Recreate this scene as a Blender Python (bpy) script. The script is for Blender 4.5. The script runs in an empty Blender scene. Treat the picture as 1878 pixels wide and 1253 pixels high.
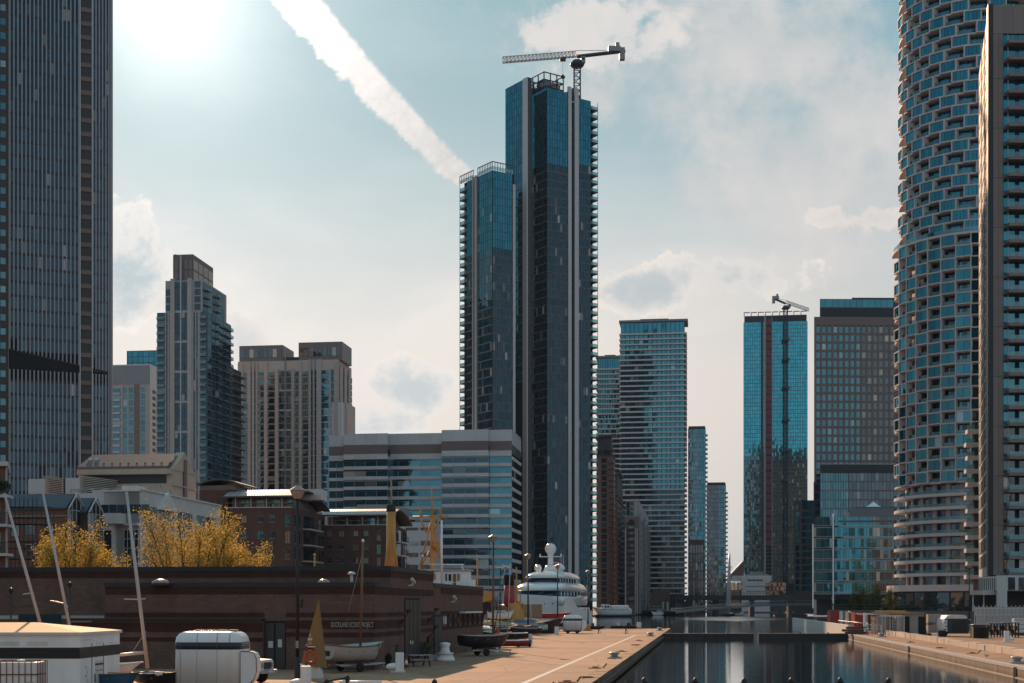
import bpy, bmesh, math, random
from mathutils import Vector, Matrix
random.seed(7)
SC = bpy.context.scene
COL = SC.collection
F = 2608.0          # focal length in photo pixels (50 mm on a 36 mm sensor, 1878 px wide)
EYE = 4.0           # eye height above the quay
HZ = 1111.0         # horizon row

# ------------------------------------------------------------------ camera
cam = bpy.data.cameras.new('camera')
cam.lens = 50; cam.sensor_width = 36; cam.shift_y = (HZ - 626.5) / 1878.0
cam.clip_start = 0.5; cam.clip_end = 20000
camo = bpy.data.objects.new('camera', cam); COL.objects.link(camo)
camo.location = (0, 0, EYE); camo.rotation_euler = (math.radians(90), 0, 0)
SC.camera = camo

# ------------------------------------------------------------------ sun, exposure
SUN = Vector((-629, 2608, 1126)).normalized()
SUN_EL = math.asin(SUN.z); SUN_AZ = math.atan2(SUN.x, SUN.y)
sl = bpy.data.lights.new('sun', 'SUN'); sl.energy = 5.0; sl.angle = math.radians(0.5); sl.color = (1.0, 0.63, 0.38)
so = bpy.data.objects.new('sun', sl); COL.objects.link(so)
so.rotation_euler = (-SUN).to_track_quat('-Z', 'Y').to_euler(); so.location = (-60, 240, 110)
SC.view_settings.view_transform = 'Standard'; SC.view_settings.look = 'None'
SC.view_settings.gamma = 1.0; SC.view_settings.exposure = 0.04
SC.view_settings.use_curve_mapping = False

# ------------------------------------------------------------------ node expression helper
class E:
    """wraps a socket so shader maths can be written as python expressions"""
    def __init__(s, nt, sock): s.nt, s.k = nt, sock
    def _m(s, op, a, b=None, c=None, clamp=False):
        n = s.nt.nodes.new('ShaderNodeMath'); n.operation = op; n.use_clamp = clamp
        for i, v in enumerate((a, b, c)):
            if v is None: continue
            if isinstance(v, E): s.nt.links.new(v.k, n.inputs[i])
            else: n.inputs[i].default_value = v
        return E(s.nt, n.outputs[0])
    def __add__(s, o): return s._m('ADD', s, o)
    __radd__ = __add__
    def __sub__(s, o): return s._m('SUBTRACT', s, o)
    def __rsub__(s, o): return s._m('SUBTRACT', o, s)
    def __mul__(s, o): return s._m('MULTIPLY', s, o)
    __rmul__ = __mul__
    def __truediv__(s, o): return s._m('DIVIDE', s, o)
    def __rtruediv__(s, o): return s._m('DIVIDE', o, s)
    def __pow__(s, o): return s._m('POWER', s, o)
    def abs(s): return s._m('ABSOLUTE', s)
    def max(s, o): return s._m('MAXIMUM', s, o)
    def min(s, o): return s._m('MINIMUM', s, o)
    def exp(s): return s._m('EXPONENT', s)
    def fract(s): return s._m('FRACT', s)
    def clamp(s): return s._m('ADD', s, 0.0, clamp=True)
    def gt(s, o): return s._m('GREATER_THAN', s, o)
    def step(s, a, b):       # smoothstep from a to b
        n = s.nt.nodes.new('ShaderNodeMapRange'); n.interpolation_type = 'SMOOTHSTEP'
        for i, v in ((0, s), (1, a), (2, b)):
            if isinstance(v, E): s.nt.links.new(v.k, n.inputs[i])
            else: n.inputs[i].default_value = v
        n.inputs[3].default_value = 0; n.inputs[4].default_value = 1
        return E(s.nt, n.outputs[0])
def noise(nt, vec, scale, detail=4, rough=0.55, dist=0.0, col=False):
    n = nt.nodes.new('ShaderNodeTexNoise'); n.inputs['Scale'].default_value = scale
    n.inputs['Detail'].default_value = detail; n.inputs['Roughness'].default_value = rough
    n.inputs['Distortion'].default_value = dist
    if vec is not None: nt.links.new(vec.k if isinstance(vec, E) else vec, n.inputs['Vector'])
    return E(nt, n.outputs['Color' if col else 'Fac'])
def combine(nt, x, y, z):
    n = nt.nodes.new('ShaderNodeCombineXYZ')
    for i, v in enumerate((x, y, z)):
        if isinstance(v, E): nt.links.new(v.k, n.inputs[i])
        else: n.inputs[i].default_value = v
    return E(nt, n.outputs[0])
def mixc(nt, fac, a, b):
    n = nt.nodes.new('ShaderNodeMix'); n.data_type = 'RGBA'
    for i, v in ((0, fac), (6, a), (7, b)):
        if isinstance(v, E): nt.links.new(v.k, n.inputs[i])
        elif i == 0: n.inputs[0].default_value = v
        else: n.inputs[i].default_value = (*v, 1)
    return E(nt, n.outputs[2])
def mulc(nt, a, b):
    n = nt.nodes.new('ShaderNodeMix'); n.data_type = 'RGBA'; n.blend_type = 'MULTIPLY'; n.inputs[0].default_value = 1
    for i, v in ((6, a), (7, b)):
        if isinstance(v, E): nt.links.new(v.k, n.inputs[i])
        else: n.inputs[i].default_value = (*v, 1)
    return E(nt, n.outputs[2])

# ------------------------------------------------------------------ world: Nishita sky + clouds + contrail
W = bpy.data.worlds.new('World'); SC.world = W; W.use_nodes = True
nt = W.node_tree; nt.nodes.clear()
SKY_S = 0.1
out = nt.nodes.new('ShaderNodeOutputWorld'); bg = nt.nodes.new('ShaderNodeBackground')
bg.inputs['Strength'].default_value = SKY_S
nt.links.new(bg.outputs[0], out.inputs[0])
sky = nt.nodes.new('ShaderNodeTexSky'); sky.sky_type = 'NISHITA'; sky.sun_disc = False
sky.sun_elevation = SUN_EL; sky.sun_rotation = SUN_AZ
sky.air_density = 1.0; sky.dust_density = 1.6; sky.ozone_density = 1.0; sky.altitude = 10
tc = nt.nodes.new('ShaderNodeTexCoord')
sep = nt.nodes.new('ShaderNodeSeparateXYZ'); nt.links.new(tc.outputs['Generated'], sep.inputs[0])
dx, dy, dz = (E(nt, sep.outputs[i]) for i in range(3))
dvec = E(nt, tc.outputs['Generated'])
# gnomonic coordinates about the +Y heading, in units of the focal length
yy = dy.max(0.08)
gx = dx / yy; gz = dz / yy
ahead = dy.step(0.15, 0.5)
def U(u): return (u - 939) / F
def Vv(v): return (HZ - v) / F
SKYK = 1.0 / SKY_S
skyc = E(nt, sky.outputs[0])
bw = nt.nodes.new('ShaderNodeRGBToBW'); nt.links.new(skyc.k, bw.inputs[0])
lum = (E(nt, bw.outputs[0]) * SKY_S).max(0.0)
kk = 0.50 / (lum + 0.035)       # thin haze levels the bright and the dark side of the sky
kl = kk * lum * SKYK
base = mixc(nt, 0.75, mulc(nt, skyc, combine(nt, kk * 0.575, kk * 0.885, kk * 0.985)), combine(nt, kl * 0.54, kl * 0.92, kl * 1.05))
# general high haze / cloud deck, everywhere on the dome
cp = combine(nt, dx / (dz.max(0.0) + 0.22), dy / (dz.max(0.0) + 0.22), 0.0)
n1 = noise(nt, cp, 1.3, 7, 0.55, 0.3)
n2 = noise(nt, cp, 4.0, 6, 0.6)
veil = n1.step(0.42, 0.72) * 0.55
low = (1.0 - dz.step(0.10, 0.43))
veil = (veil * 0.7 + low * 1.1).clamp()
# placed cumulus banks in front (gnomonic ellipses broken up by noise)
gp_ = combine(nt, gx, gz, 0.0)
nb = noise(nt, gp_, 16.0, 9, 0.62, 0.2); nl = noise(nt, gp_, 5.0, 6, 0.55)
nf = noise(nt, gp_, 42.0, 7, 0.62)
def ell(u, v, ru, rv):
    a = (gx - U(u)) * (F / ru); b = (gz - Vv(v)) * (F / rv)
    return (1.0 - (a * a + b * b)).max(-3.0)
def bank(e, amp, sh):       # hard-edged cloud from ellipse + noise
    f = e + (nb - 0.5) * amp + (nf - 0.5) * amp * 0.45
    return f.step(0.0, sh) * ahead
soft_up = bank(ell(1330, 80, 450, 190).max(ell(1560, 280, 420, 300)), 2.6, 1.1)
soft_top = bank(ell(1120, 60, 170, 75), 3.6, 0.55)
shade = noise(nt, combine(nt, gx, gz + 0.012, 0.0), 16.0, 6, 0.6)
# the brightness of cloud follows its angle from the sun
dot = dx * SUN.x + dy * SUN.y + dz * SUN.z
ang = (1.0 - dot.min(1.0)).max(0.0)
near = (ang * -4.0).exp(); away = (dot * -1.0).max(0.0)
halo = (ang * -700.0).exp()
halo2 = (ang * -120.0).exp()
cream = (0.86, 0.78, 0.72); grey = (0.47, 0.55, 0.59)
def scaled(col, k): return tuple(c * k * SKYK for c in col)
veilc = mixc(nt, low * (near * 1.5).min(1.0), scaled((0.60, 0.69, 0.74), 1.0), scaled((0.88, 0.80, 0.725), 1.0))
veil_bright = (near * 0.66 + 0.45 + away * 0.75)     # cloud facing the sun is lit full on
vb = combine(nt, veil_bright, veil_bright, veil_bright)
c = mixc(nt, veil, base, mulc(nt, veilc, vb))
def lay(c, mask, lo, hi, f):
    return mixc(nt, mask, c, mixc(nt, f, scaled(lo, 1), scaled(hi, 1)))
lit = (shade * 1.7 - 0.35).clamp()
edge = lambda m: (1.0 - m.step(0.55, 1.0))
c = lay(c, soft_up * 0.85, (0.50, 0.54, 0.56), (0.78, 0.72, 0.69), lit)
c = lay(c, soft_top * 0.9, (0.66, 0.66, 0.66), (0.84, 0.77, 0.72), lit)
def cumulus(c, e, lo, hi):
    f = e + (nl - 0.5) * 4.0 + (nb - 0.5) * 4.5 + (nf - 0.5) * 2.2 - 0.1
    m = f.step(0.0, 0.35) * ahead
    rim = (1.0 - f.step(0.15, 1.3)) + (nb - 0.5) * 1.6 + (nl - 0.5) * 0.8
    return mixc(nt, m * 0.86, c, mixc(nt, (rim * 0.9 + (nf - 0.5) * 0.5).clamp(), scaled(lo, 1), scaled(hi, 1)))
c = cumulus(c, ell(250, 470, 105, 125).max(ell(330, 430, 40, 35)), (0.38, 0.50, 0.56), (0.96, 0.88, 0.82))
c = cumulus(c, ell(440, 600, 60, 75).max(ell(370, 570, 90, 70)) * 0.8, (0.63, 0.66, 0.67), (0.86, 0.79, 0.74))
c = cumulus(c, ell(760, 715, 110, 70).max(ell(690, 770, 130, 45)), (0.50, 0.59, 0.63), (0.93, 0.85, 0.79))
c = cumulus(c, ell(1370, 505, 175, 62).max(ell(1190, 530, 120, 45)), (0.46, 0.53, 0.57), (0.88, 0.80, 0.74))
c = cumulus(c, ell(1600, 400, 120, 32), (0.60, 0.60, 0.60), (0.80, 0.73, 0.68))
# contrail: a long straight band of drifting ice cloud
ax, az = U(545), Vv(0); bx, bz = U(862), Vv(338)
L = math.hypot(bx - ax, bz - az); tx, tz = (bx - ax) / L, (bz - az) / L
tt = (gx - ax) * tx + (gz - az) * tz
ww = (gx - ax) * (-tz) + (gz - az) * tx          # + on the upper right side
tn = (tt / L)
ww = ww + (1.0 - (tn * 2.0 - 1.0) * (tn * 2.0 - 1.0)) * (9 / F)
hw = (1.0 - tn * 0.42) * (41 / F)
puff = noise(nt, combine(nt, tt * 70.0, ww * 42.0, 0.0), 1.0, 5, 0.62)
puf2 = noise(nt, combine(nt, tt * 190.0, ww * 150.0, 3.0), 1.0, 5, 0.65)
f = hw - ww.abs() + (puff - 0.5) * ((ww * -1.0 * F / 30).step(-1.4, 0.8) * (34 / F) + 4 / F) + (puf2 - 0.5) * (13 / F)
cm = f.step(-1 / F, 11 / F) * ahead * tn.step(-0.6, -0.2)
cbri = (1.0 - tn.step(-0.1, 1.0) * 0.30 + (puff - 0.5) * 0.3 + (puf2 - 0.5) * 0.25) * SKYK
c = mixc(nt, cm * (0.97 - tn.step(0.2, 1.1) * 0.12), c, mulc(nt, combine(nt, cbri, cbri, cbri), (1.06, 1.0, 0.96)))
# bright haze round the sun
hb = (halo * 0.52 + halo2 * 0.27) * SKYK
add = nt.nodes.new('ShaderNodeMix'); add.data_type = 'RGBA'; add.blend_type = 'ADD'; add.inputs[0].default_value = 1
nt.links.new(c.k, add.inputs[6]); nt.links.new(mulc(nt, combine(nt, hb, hb, hb), (1.0, 0.95, 0.90)).k, add.inputs[7])
nt.links.new(add.outputs[2], bg.inputs['Color'])

# ------------------------------------------------------------------ materials
MATS = {}
def newmat(name):
    m = bpy.data.materials.new(name); m.use_nodes = True; MATS[name] = m
    return m, m.node_tree, m.node_tree.nodes['Principled BSDF']
def wpos(nt):
    g = nt.nodes.new('ShaderNodeNewGeometry'); return E(nt, g.outputs['Position'])
def mapped(nt, v, sx, sy, sz):
    n = nt.nodes.new('ShaderNodeMapping'); n.inputs['Scale'].default_value = (sx, sy, sz)
    nt.links.new(v.k, n.inputs['Vector']); return E(nt, n.outputs[0])
def bump(nt, h, p, strength, dist):
    b = nt.nodes.new('ShaderNodeBump'); b.inputs['Strength'].default_value = strength; b.inputs['Distance'].default_value = dist
    nt.links.new(h.k, b.inputs['Height']); nt.links.new(b.outputs[0], p.inputs['Normal'])
def rnd_socket(nt):
    o = nt.nodes.new('ShaderNodeObjectInfo'); g = nt.nodes.new('ShaderNodeNewGeometry')
    return (E(nt, o.outputs['Random']) + E(nt, g.outputs['Random Per Island'])).fract()
def mat(name, col, rough=0.7, metal=0.0, var=0.18, scale=0.6, streak=0.0, bmp=0.0, bscale=8.0, piece=0.0, spec=0.4):
    m, nt, p = newmat(name)
    pos = wpos(nt)
    k = (noise(nt, pos, scale, 5, 0.6) - 0.5) * (2 * var) + 1.0
    k = k * ((noise(nt, pos, scale * 9, 4, 0.6) - 0.5) * var + 1.0)
    if streak:
        k = k * ((noise(nt, mapped(nt, pos, 1.6, 1.6, 0.06), 1.0, 5, 0.6) - 0.5) * (2 * streak) + 1.0)
    if piece: k = k * ((rnd_socket(nt) - 0.5) * (2 * piece) + 1.0)
    nt.links.new(mulc(nt, col, combine(nt, k, k, k)).k, p.inputs['Base Color'])
    p.inputs['Roughness'].default_value = rough; p.inputs['Metallic'].default_value = metal
    p.inputs['Specular IOR Level'].default_value = spec
    if bmp: bump(nt, noise(nt, pos, bscale, 4, 0.6), p, bmp, 0.05)
    return m
def glass(name, inner, tint, refl, blind=(0.35, 0.3, 0.26), blinds=0.15, rough=0.03, wob=0.02, fres=0.75):
    """coated facade glass: dark room behind, tinted reflection, every pane slightly different"""
    m, nt, p = newmat(name); nt.nodes.remove(p)
    r = rnd_socket(nt); r2 = (r * 17.31).fract(); r3 = (r * 41.77).fract()
    inn = mixc(nt, (r.step(1.0 - blinds - 0.02, 1.0 - blinds) * r2).clamp() if blinds > 0 else 0.0, inner, blind)
    kk = r2 * 0.9 + 0.55
    inn = mulc(nt, inn, combine(nt, kk, kk, kk))
    d = nt.nodes.new('ShaderNodeBsdfDiffuse'); nt.links.new(inn.k, d.inputs[0])
    g = nt.nodes.new('ShaderNodeBsdfGlossy'); g.inputs['Roughness'].default_value = rough
    kt = r3 * 0.35 + 0.82
    nt.links.new(mulc(nt, tint, combine(nt, kt, kt, kt)).k, g.inputs['Color'])
    geo = nt.nodes.new('ShaderNodeNewGeometry')
    wob_n = noise(nt, E(nt, geo.outputs['Position']), 0.55, 3, 0.5, col=True)
    va = nt.nodes.new('ShaderNodeVectorMath'); va.operation = 'SUBTRACT'; nt.links.new(wob_n.k, va.inputs[0]); va.inputs[1].default_value = (.5, .5, .5)
    vr = nt.nodes.new('ShaderNodeVectorMath'); vr.operation = 'SUBTRACT'; nt.links.new(combine(nt, r, r2, r3).k, vr.inputs[0]); vr.inputs[1].default_value = (.5, .5, .5)
    vs = nt.nodes.new('ShaderNodeVectorMath'); vs.operation = 'MULTIPLY_ADD'; nt.links.new(vr.outputs[0], vs.inputs[0]); vs.inputs[1].default_value = (wob, wob, wob * 1.6); nt.links.new(geo.outputs['Normal'], vs.inputs[2])
    v2 = nt.nodes.new('ShaderNodeVectorMath'); v2.operation = 'MULTIPLY_ADD'; nt.links.new(va.outputs[0], v2.inputs[0]); v2.inputs[1].default_value = (wob, wob, wob); nt.links.new(vs.outputs[0], v2.inputs[2])
    vn = nt.nodes.new('ShaderNodeVectorMath'); vn.operation = 'NORMALIZE'; nt.links.new(v2.outputs[0], vn.inputs[0])
    nt.links.new(vn.outputs[0], g.inputs['Normal'])
    fr = nt.nodes.new('ShaderNodeFresnel'); fr.inputs[0].default_value = 1.5
    fac = (E(nt, fr.outputs[0]) * fres + refl).min(0.95)
    mx = nt.nodes.new('ShaderNodeMixShader'); nt.links.new(fac.k, mx.inputs[0])
    nt.links.new(d.outputs[0], mx.inputs[1]); nt.links.new(g.outputs[0], mx.inputs[2])
    nt.links.new(mx.outputs[0], nt.nodes['Material Output'].inputs[0])
    return m
def clearglass(name, tint, keep=0.55):
    m, nt, p = newmat(name); nt.nodes.remove(p)
    t = nt.nodes.new('ShaderNodeBsdfTransparent'); t.inputs[0].default_value = (*tint, 1)
    g = nt.nodes.new('ShaderNodeBsdfGlossy'); g.inputs['Roughness'].default_value = 0.03; g.inputs[0].default_value = (0.38, 0.56, 0.60, 1)
    d = nt.nodes.new('ShaderNodeBsdfTranslucent'); d.inputs[0].default_value = (0.16, 0.24, 0.26, 1)
    m1 = nt.nodes.new('ShaderNodeMixShader'); m1.inputs[0].default_value = 0.4
    nt.links.new(g.outputs[0], m1.inputs[1]); nt.links.new(d.outputs[0], m1.inputs[2])
    m2 = nt.nodes.new('ShaderNodeMixShader'); m2.inputs[0].default_value = 1 - keep
    nt.links.new(t.outputs[0], m2.inputs[1]); nt.links.new(m1.outputs[0], m2.inputs[2])
    nt.links.new(m2.outputs[0], nt.nodes['Material Output'].inputs[0])
    return m
def brickmat(name, c1, c2, mortar, sc=1.0, bw=0.225, bh=0.075):
    """coursed masonry; courses run level in z, lengths along the wall whichever way it faces"""
    m, nt, p = newmat(name); pos = wpos(nt)
    s = nt.nodes.new('ShaderNodeSeparateXYZ'); nt.links.new(pos.k, s.inputs[0])
    x, y, z = (E(nt, s.outputs[i]) for i in range(3))
    g = nt.nodes.new('ShaderNodeNewGeometry'); sn = nt.nodes.new('ShaderNodeSeparateXYZ'); nt.links.new(g.outputs['Normal'], sn.inputs[0])
    nx, ny = E(nt, sn.outputs[0]), E(nt, sn.outputs[1])
    along = y * nx - x * ny
    b = nt.nodes.new('ShaderNodeTexBrick'); nt.links.new(combine(nt, along, z, 0.0).k, b.inputs['Vector'])
    b.inputs['Scale'].default_value = 1.0; b.inputs['Brick Width'].default_value = bw * sc; b.inputs['Row Height'].default_value = bh * sc
    b.inputs['Mortar Size'].default_value = 0.009 * sc; b.inputs['Bias'].default_value = -0.1
    b.inputs['Color1'].default_value = (*c1, 1); b.inputs['Color2'].default_value = (*c2, 1); b.inputs['Mortar'].default_value = (*mortar, 1)
    k = (noise(nt, pos, 0.7, 5, 0.6) - 0.5) * 0.5 + 1.0
    k = k * ((noise(nt, mapped(nt, pos, 1.4, 1.4, 0.08), 1.0, 4, 0.6) - 0.5) * 0.5 + 1.0)
    nt.links.new(mulc(nt, E(nt, b.outputs['Color']), combine(nt, k, k, k)).k, p.inputs['Base Color'])
    p.inputs['Roughness'].default_value = 0.9; p.inputs['Specular IOR Level'].default_value = 0.2
    bump(nt, E(nt, b.outputs['Fac']) * -1.0, p, 0.4, 0.01)
    return m
# ------------------------------------------------------------------ material library
mat('asphalt_far', (0.10, 0.085, 0.075), 0.9)
mat('roof_grey', (0.16, 0.15, 0.15), 0.9)
mat('black_paint', (0.018, 0.017, 0.019), 0.45, 0, 0.1)
mat('dark_metal', (0.045, 0.045, 0.05), 0.5, 0.3, 0.1)
mat('dark_clad', (0.05, 0.045, 0.047), 0.6, 0, 0.15)
mat('grey_metal', (0.24, 0.25, 0.26), 0.5, 0.2, 0.12)
mat('fin_alu', (0.50, 0.48, 0.48), 0.45, 0.1, 0.08)
mat('fin_grey', (0.27, 0.27, 0.285), 0.5, 0.1, 0.08)
mat('white_paint', (0.80, 0.79, 0.78), 0.4, 0, 0.10, 0.8, streak=0.2)
mat('white_gloss', (0.78, 0.77, 0.76), 0.2, 0, 0.05, 0.6, streak=0.10, spec=0.6)
mat('white_dirty', (0.62, 0.60, 0.57), 0.6, 0, 0.12, 0.8, streak=0.2)
mat('pale_render', (0.55, 0.52, 0.50), 0.85, 0, 0.12, 0.4, streak=0.16)
mat('warm_lit_render', (0.50, 0.37, 0.28), 0.85, 0, 0.15, 0.4, streak=0.2)  # cream tone holds warm bounced sunlight in the colour
mat('pale_stone', (0.43, 0.385, 0.365), 0.8, 0, 0.14, 0.3, piece=0.06)
mat('warm_lit_stone', (0.55, 0.43, 0.365), 0.8, 0, 0.16, 0.3, piece=0.06)  # stone made warmer and paler to stand for bounced sunlight
mat('pink_stone', (0.57, 0.50, 0.48), 0.7, 0, 0.12, 0.3, piece=0.08)
mat('brown_clad', (0.17, 0.12, 0.105), 0.6, 0, 0.14, 0.3, piece=0.08)
mat('bronze_clad', (0.20, 0.155, 0.14), 0.5, 0.1, 0.1, 0.3, piece=0.08)
mat('dark_room', (0.02, 0.018, 0.02), 0.9)
mat('slab_white', (0.50, 0.49, 0.49), 0.6, 0, 0.08, 0.2, piece=0.08)
mat('slab_grey', (0.20, 0.19, 0.20), 0.7, 0, 0.1)
mat('spandrel_grey', (0.50, 0.49, 0.50), 0.35, 0.1, 0.06, 0.2, piece=0.07)
mat('spandrel_brown', (0.12, 0.08, 0.075), 0.45, 0, 0.1, piece=0.08)
mat('concrete', (0.33, 0.29, 0.26), 0.9, 0, 0.2, 0.5, streak=0.2, bmp=0.3)
mat('kerb_stone', (0.56, 0.47, 0.38), 0.9, 0, 0.25, 1.2, bmp=0.5, bscale=5, piece=0.12)
mat('timber', (0.30, 0.19, 0.11), 0.8, 0, 0.2, 3)
mat('pale_timber', (0.46, 0.31, 0.15), 0.8, 0, 0.2, 3)
mat('dark_timber', (0.10, 0.055, 0.035), 0.7, 0, 0.2, 3)
mat('varnish', (0.22, 0.10, 0.045), 0.4, 0, 0.15, 3)
mat('ochre_paint', (0.56, 0.245, 0.055), 0.5, 0, 0.12, 0.8)
mat('sail_ochre', (0.25, 0.125, 0.026), 0.55, 0, 0.12, 0.8, streak=0.12)
mat('red_paint', (0.33, 0.035, 0.03), 0.45, 0, 0.15)
mat('red_hoist', (0.15, 0.03, 0.035), 0.6, 0, 0.15)
mat('orange_ring', (0.40, 0.07, 0.03), 0.5)
mat('blue_paint', (0.03, 0.11, 0.20), 0.45, 0, 0.15)
mat('teal_paint', (0.06, 0.24, 0.30), 0.5, 0, 0.15)
mat('navy_paint', (0.025, 0.035, 0.055), 0.4, 0, 0.12)
mat('hull_dark', (0.022, 0.02, 0.028), 0.35, 0, 0.15)
mat('hull_tan', (0.46, 0.40, 0.36), 0.45, 0, 0.1, 0.8, streak=0.08)
mat('mint_paint', (0.40, 0.62, 0.62), 0.5, 0, 0.1)
mat('rubber', (0.018, 0.018, 0.02), 0.8)
mat('rope', (0.26, 0.17, 0.09), 0.9)
mat('galv', (0.40, 0.40, 0.41), 0.45, 0.5, 0.12)
mat('mast_alu', (0.50, 0.44, 0.42), 0.4, 0.2, 0.06)
mat('tarp', (0.10, 0.12, 0.14), 0.8, 0, 0.2)
mat('canvas_tan', (0.40, 0.30, 0.19), 0.8, 0, 0.2)
mat('roof_tan', (0.40, 0.24, 0.105), 0.75, 0, 0.25, 0.9, streak=0.1)
mat('slate_blue', (0.075, 0.085, 0.10), 0.6, 0, 0.15, piece=0.1)
mat('zinc', (0.52, 0.47, 0.42), 0.42, 0.35, 0.1, 0.5, piece=0.06)
mat('dark_zinc', (0.07, 0.065, 0.07), 0.5, 0.2, 0.1)
mat('bark', (0.065, 0.045, 0.035), 0.9, 0, 0.25, 3)
mat('parapet_dark', (0.028, 0.027, 0.03), 0.6)
mat('yellow', (0.60, 0.27, 0.04), 0.6)
mat('plastic_white', (0.72, 0.72, 0.72), 0.4, 0, 0.05)
mat('membrane', (0.80, 0.78, 0.76), 0.6, 0, 0.03)
mat('rust', (0.15, 0.07, 0.04), 0.9, 0, 0.3, 3)
mat('sticker', (0.55, 0.55, 0.52), 0.5)
mat('lamp_glass', (0.34, 0.26, 0.21), 0.25, 0, 0.06, spec=0.6)  # brown tone puts the backlit look into the glass colour
mat('gull_white', (0.75, 0.75, 0.75), 0.6); mat('gull_grey', (0.24, 0.32, 0.36), 0.6)
mat('louvre', (0.45, 0.36, 0.31), 0.6, 0, 0.08)
mat('fence_pale', (0.40, 0.40, 0.41), 0.7, 0, 0.12, 0.5, streak=0.25)
mat('soil', (0.09, 0.065, 0.05), 0.95, 0, 0.3)
brickmat('dark_brick', (0.115, 0.058, 0.045), (0.078, 0.038, 0.032), (0.13, 0.10, 0.085))
brickmat('band_brick', (0.080, 0.028, 0.022), (0.052, 0.019, 0.016), (0.075, 0.043, 0.036))
brickmat('tan_block', (0.165, 0.100, 0.080), (0.130, 0.078, 0.062), (0.11, 0.072, 0.058), 1.0, 0.44, 0.215)
brickmat('flat_brick', (0.19, 0.10, 0.075), (0.14, 0.072, 0.055), (0.20, 0.155, 0.13))
brickmat('red_brick', (0.26, 0.10, 0.06), (0.20, 0.075, 0.05), (0.22, 0.17, 0.14))
brickmat('orange_brick', (0.30, 0.17, 0.125), (0.24, 0.13, 0.10), (0.25, 0.20, 0.17), 2.0)  # lighter orange brick in large courses
TEAL = (0.17, 0.52, 0.64)
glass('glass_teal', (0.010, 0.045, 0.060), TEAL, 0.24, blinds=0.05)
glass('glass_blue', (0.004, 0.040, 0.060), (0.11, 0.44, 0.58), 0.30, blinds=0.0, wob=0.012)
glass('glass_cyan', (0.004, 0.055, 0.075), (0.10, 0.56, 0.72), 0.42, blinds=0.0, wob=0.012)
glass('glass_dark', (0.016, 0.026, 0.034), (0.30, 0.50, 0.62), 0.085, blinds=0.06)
glass('glass_night', (0.012, 0.018, 0.024), (0.30, 0.46, 0.58), 0.06, blinds=0.05)
glass('glass_smoke', (0.022, 0.026, 0.030), (0.55, 0.68, 0.76), 0.10, blinds=0.10, blind=(0.22, 0.19, 0.17))
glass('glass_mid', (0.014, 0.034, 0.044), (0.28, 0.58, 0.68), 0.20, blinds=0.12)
glass('glass_room', (0.020, 0.020, 0.022), (0.6, 0.7, 0.75), 0.10, blinds=0.22, blind=(0.40, 0.30, 0.22))
glass('glass_mirror', (0.03, 0.04, 0.045), (0.70, 0.74, 0.74), 0.55, blinds=0.05, wob=0.03)
clearglass('balcony_glass', (0.50, 0.68, 0.72), 0.7)
clearglass('screen_glass', (0.75, 0.85, 0.88), 0.7)

# window panes of homes: a mixture of blinds, warm curtains and blue sky
# leaves: light passes through the spring foliage
def leafmat(name, a, b, trans):
    m, nt, p = newmat(name); nt.nodes.remove(p)
    r = rnd_socket(nt)
    col = mixc(nt, r, a, b)
    d = nt.nodes.new('ShaderNodeBsdfDiffuse'); nt.links.new(col.k, d.inputs[0])
    t = nt.nodes.new('ShaderNodeBsdfTranslucent'); nt.links.new(mulc(nt, col, (1.5, 1.35, 0.8)).k, t.inputs[0])
    mx = nt.nodes.new('ShaderNodeMixShader'); mx.inputs[0].default_value = trans
    nt.links.new(d.outputs[0], mx.inputs[1]); nt.links.new(t.outputs[0], mx.inputs[2])
    nt.links.new(mx.outputs[0], nt.nodes['Material Output'].inputs[0])
leafmat('leaf_spring', (0.20, 0.155, 0.06), (0.47, 0.36, 0.125), 0.62)
leafmat('leaf_willow', (0.10, 0.11, 0.045), (0.16, 0.14, 0.055), 0.5)
leafmat('leaf_dark', (0.035, 0.05, 0.028), (0.06, 0.07, 0.035), 0.35)

# quay paving: worn concrete bays with joints, patches and tyre stains
m, nt, p = newmat('quay_paving'); pos = wpos(nt)
k = (noise(nt, pos, 0.12, 6, 0.6) - 0.5) * 0.9 + 1.0
k = k * ((noise(nt, pos, 1.7, 5, 0.65) - 0.5) * 0.5 + 1.0)
k = k * ((noise(nt, pos, 18.0, 3, 0.6) - 0.5) * 0.3 + 1.0)
st = noise(nt, mapped(nt, pos, 0.05, 0.5, 1.0), 1.0, 5, 0.6).step(0.55, 0.72)
k = k * (1.0 - st * 0.34)
s = nt.nodes.new('ShaderNodeSeparateXYZ'); nt.links.new(pos.k, s.inputs[0])
X, Y = E(nt, s.outputs[0]), E(nt, s.outputs[1])
al = Y * 0.9911 + X * 0.1334; ac = X * 0.9911 - Y * 0.1334
j1 = ((al / 6.0).fract() - 0.5).abs().step(0.488, 0.497)
j2 = ((ac / 5.0 + 0.3).fract() - 0.5).abs().step(0.488, 0.497)
cv = nt.nodes.new('ShaderNodeTexVoronoi'); cv.feature = 'DISTANCE_TO_EDGE'; cv.inputs['Scale'].default_value = 0.16
nt.links.new((E(nt, mapped(nt, pos, 1.0, 0.7, 1.0).k)).k, cv.inputs['Vector'])
crack = (1.0 - E(nt, cv.outputs['Distance']).step(0.004, 0.016)) * noise(nt, pos, 0.3, 3).step(0.45, 0.6)
jt = j1.max(j2).max(crack)
pc = nt.nodes.new('ShaderNodeTexVoronoi'); pc.inputs['Scale'].default_value = 0.11; nt.links.new(pos.k, pc.inputs['Vector'])
sp = nt.nodes.new('ShaderNodeSeparateColor'); nt.links.new(pc.outputs['Color'], sp.inputs[0])
k = k * (E(nt, sp.outputs[0]) * 0.36 + 0.82) * (1.0 - jt * 0.55)
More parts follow.
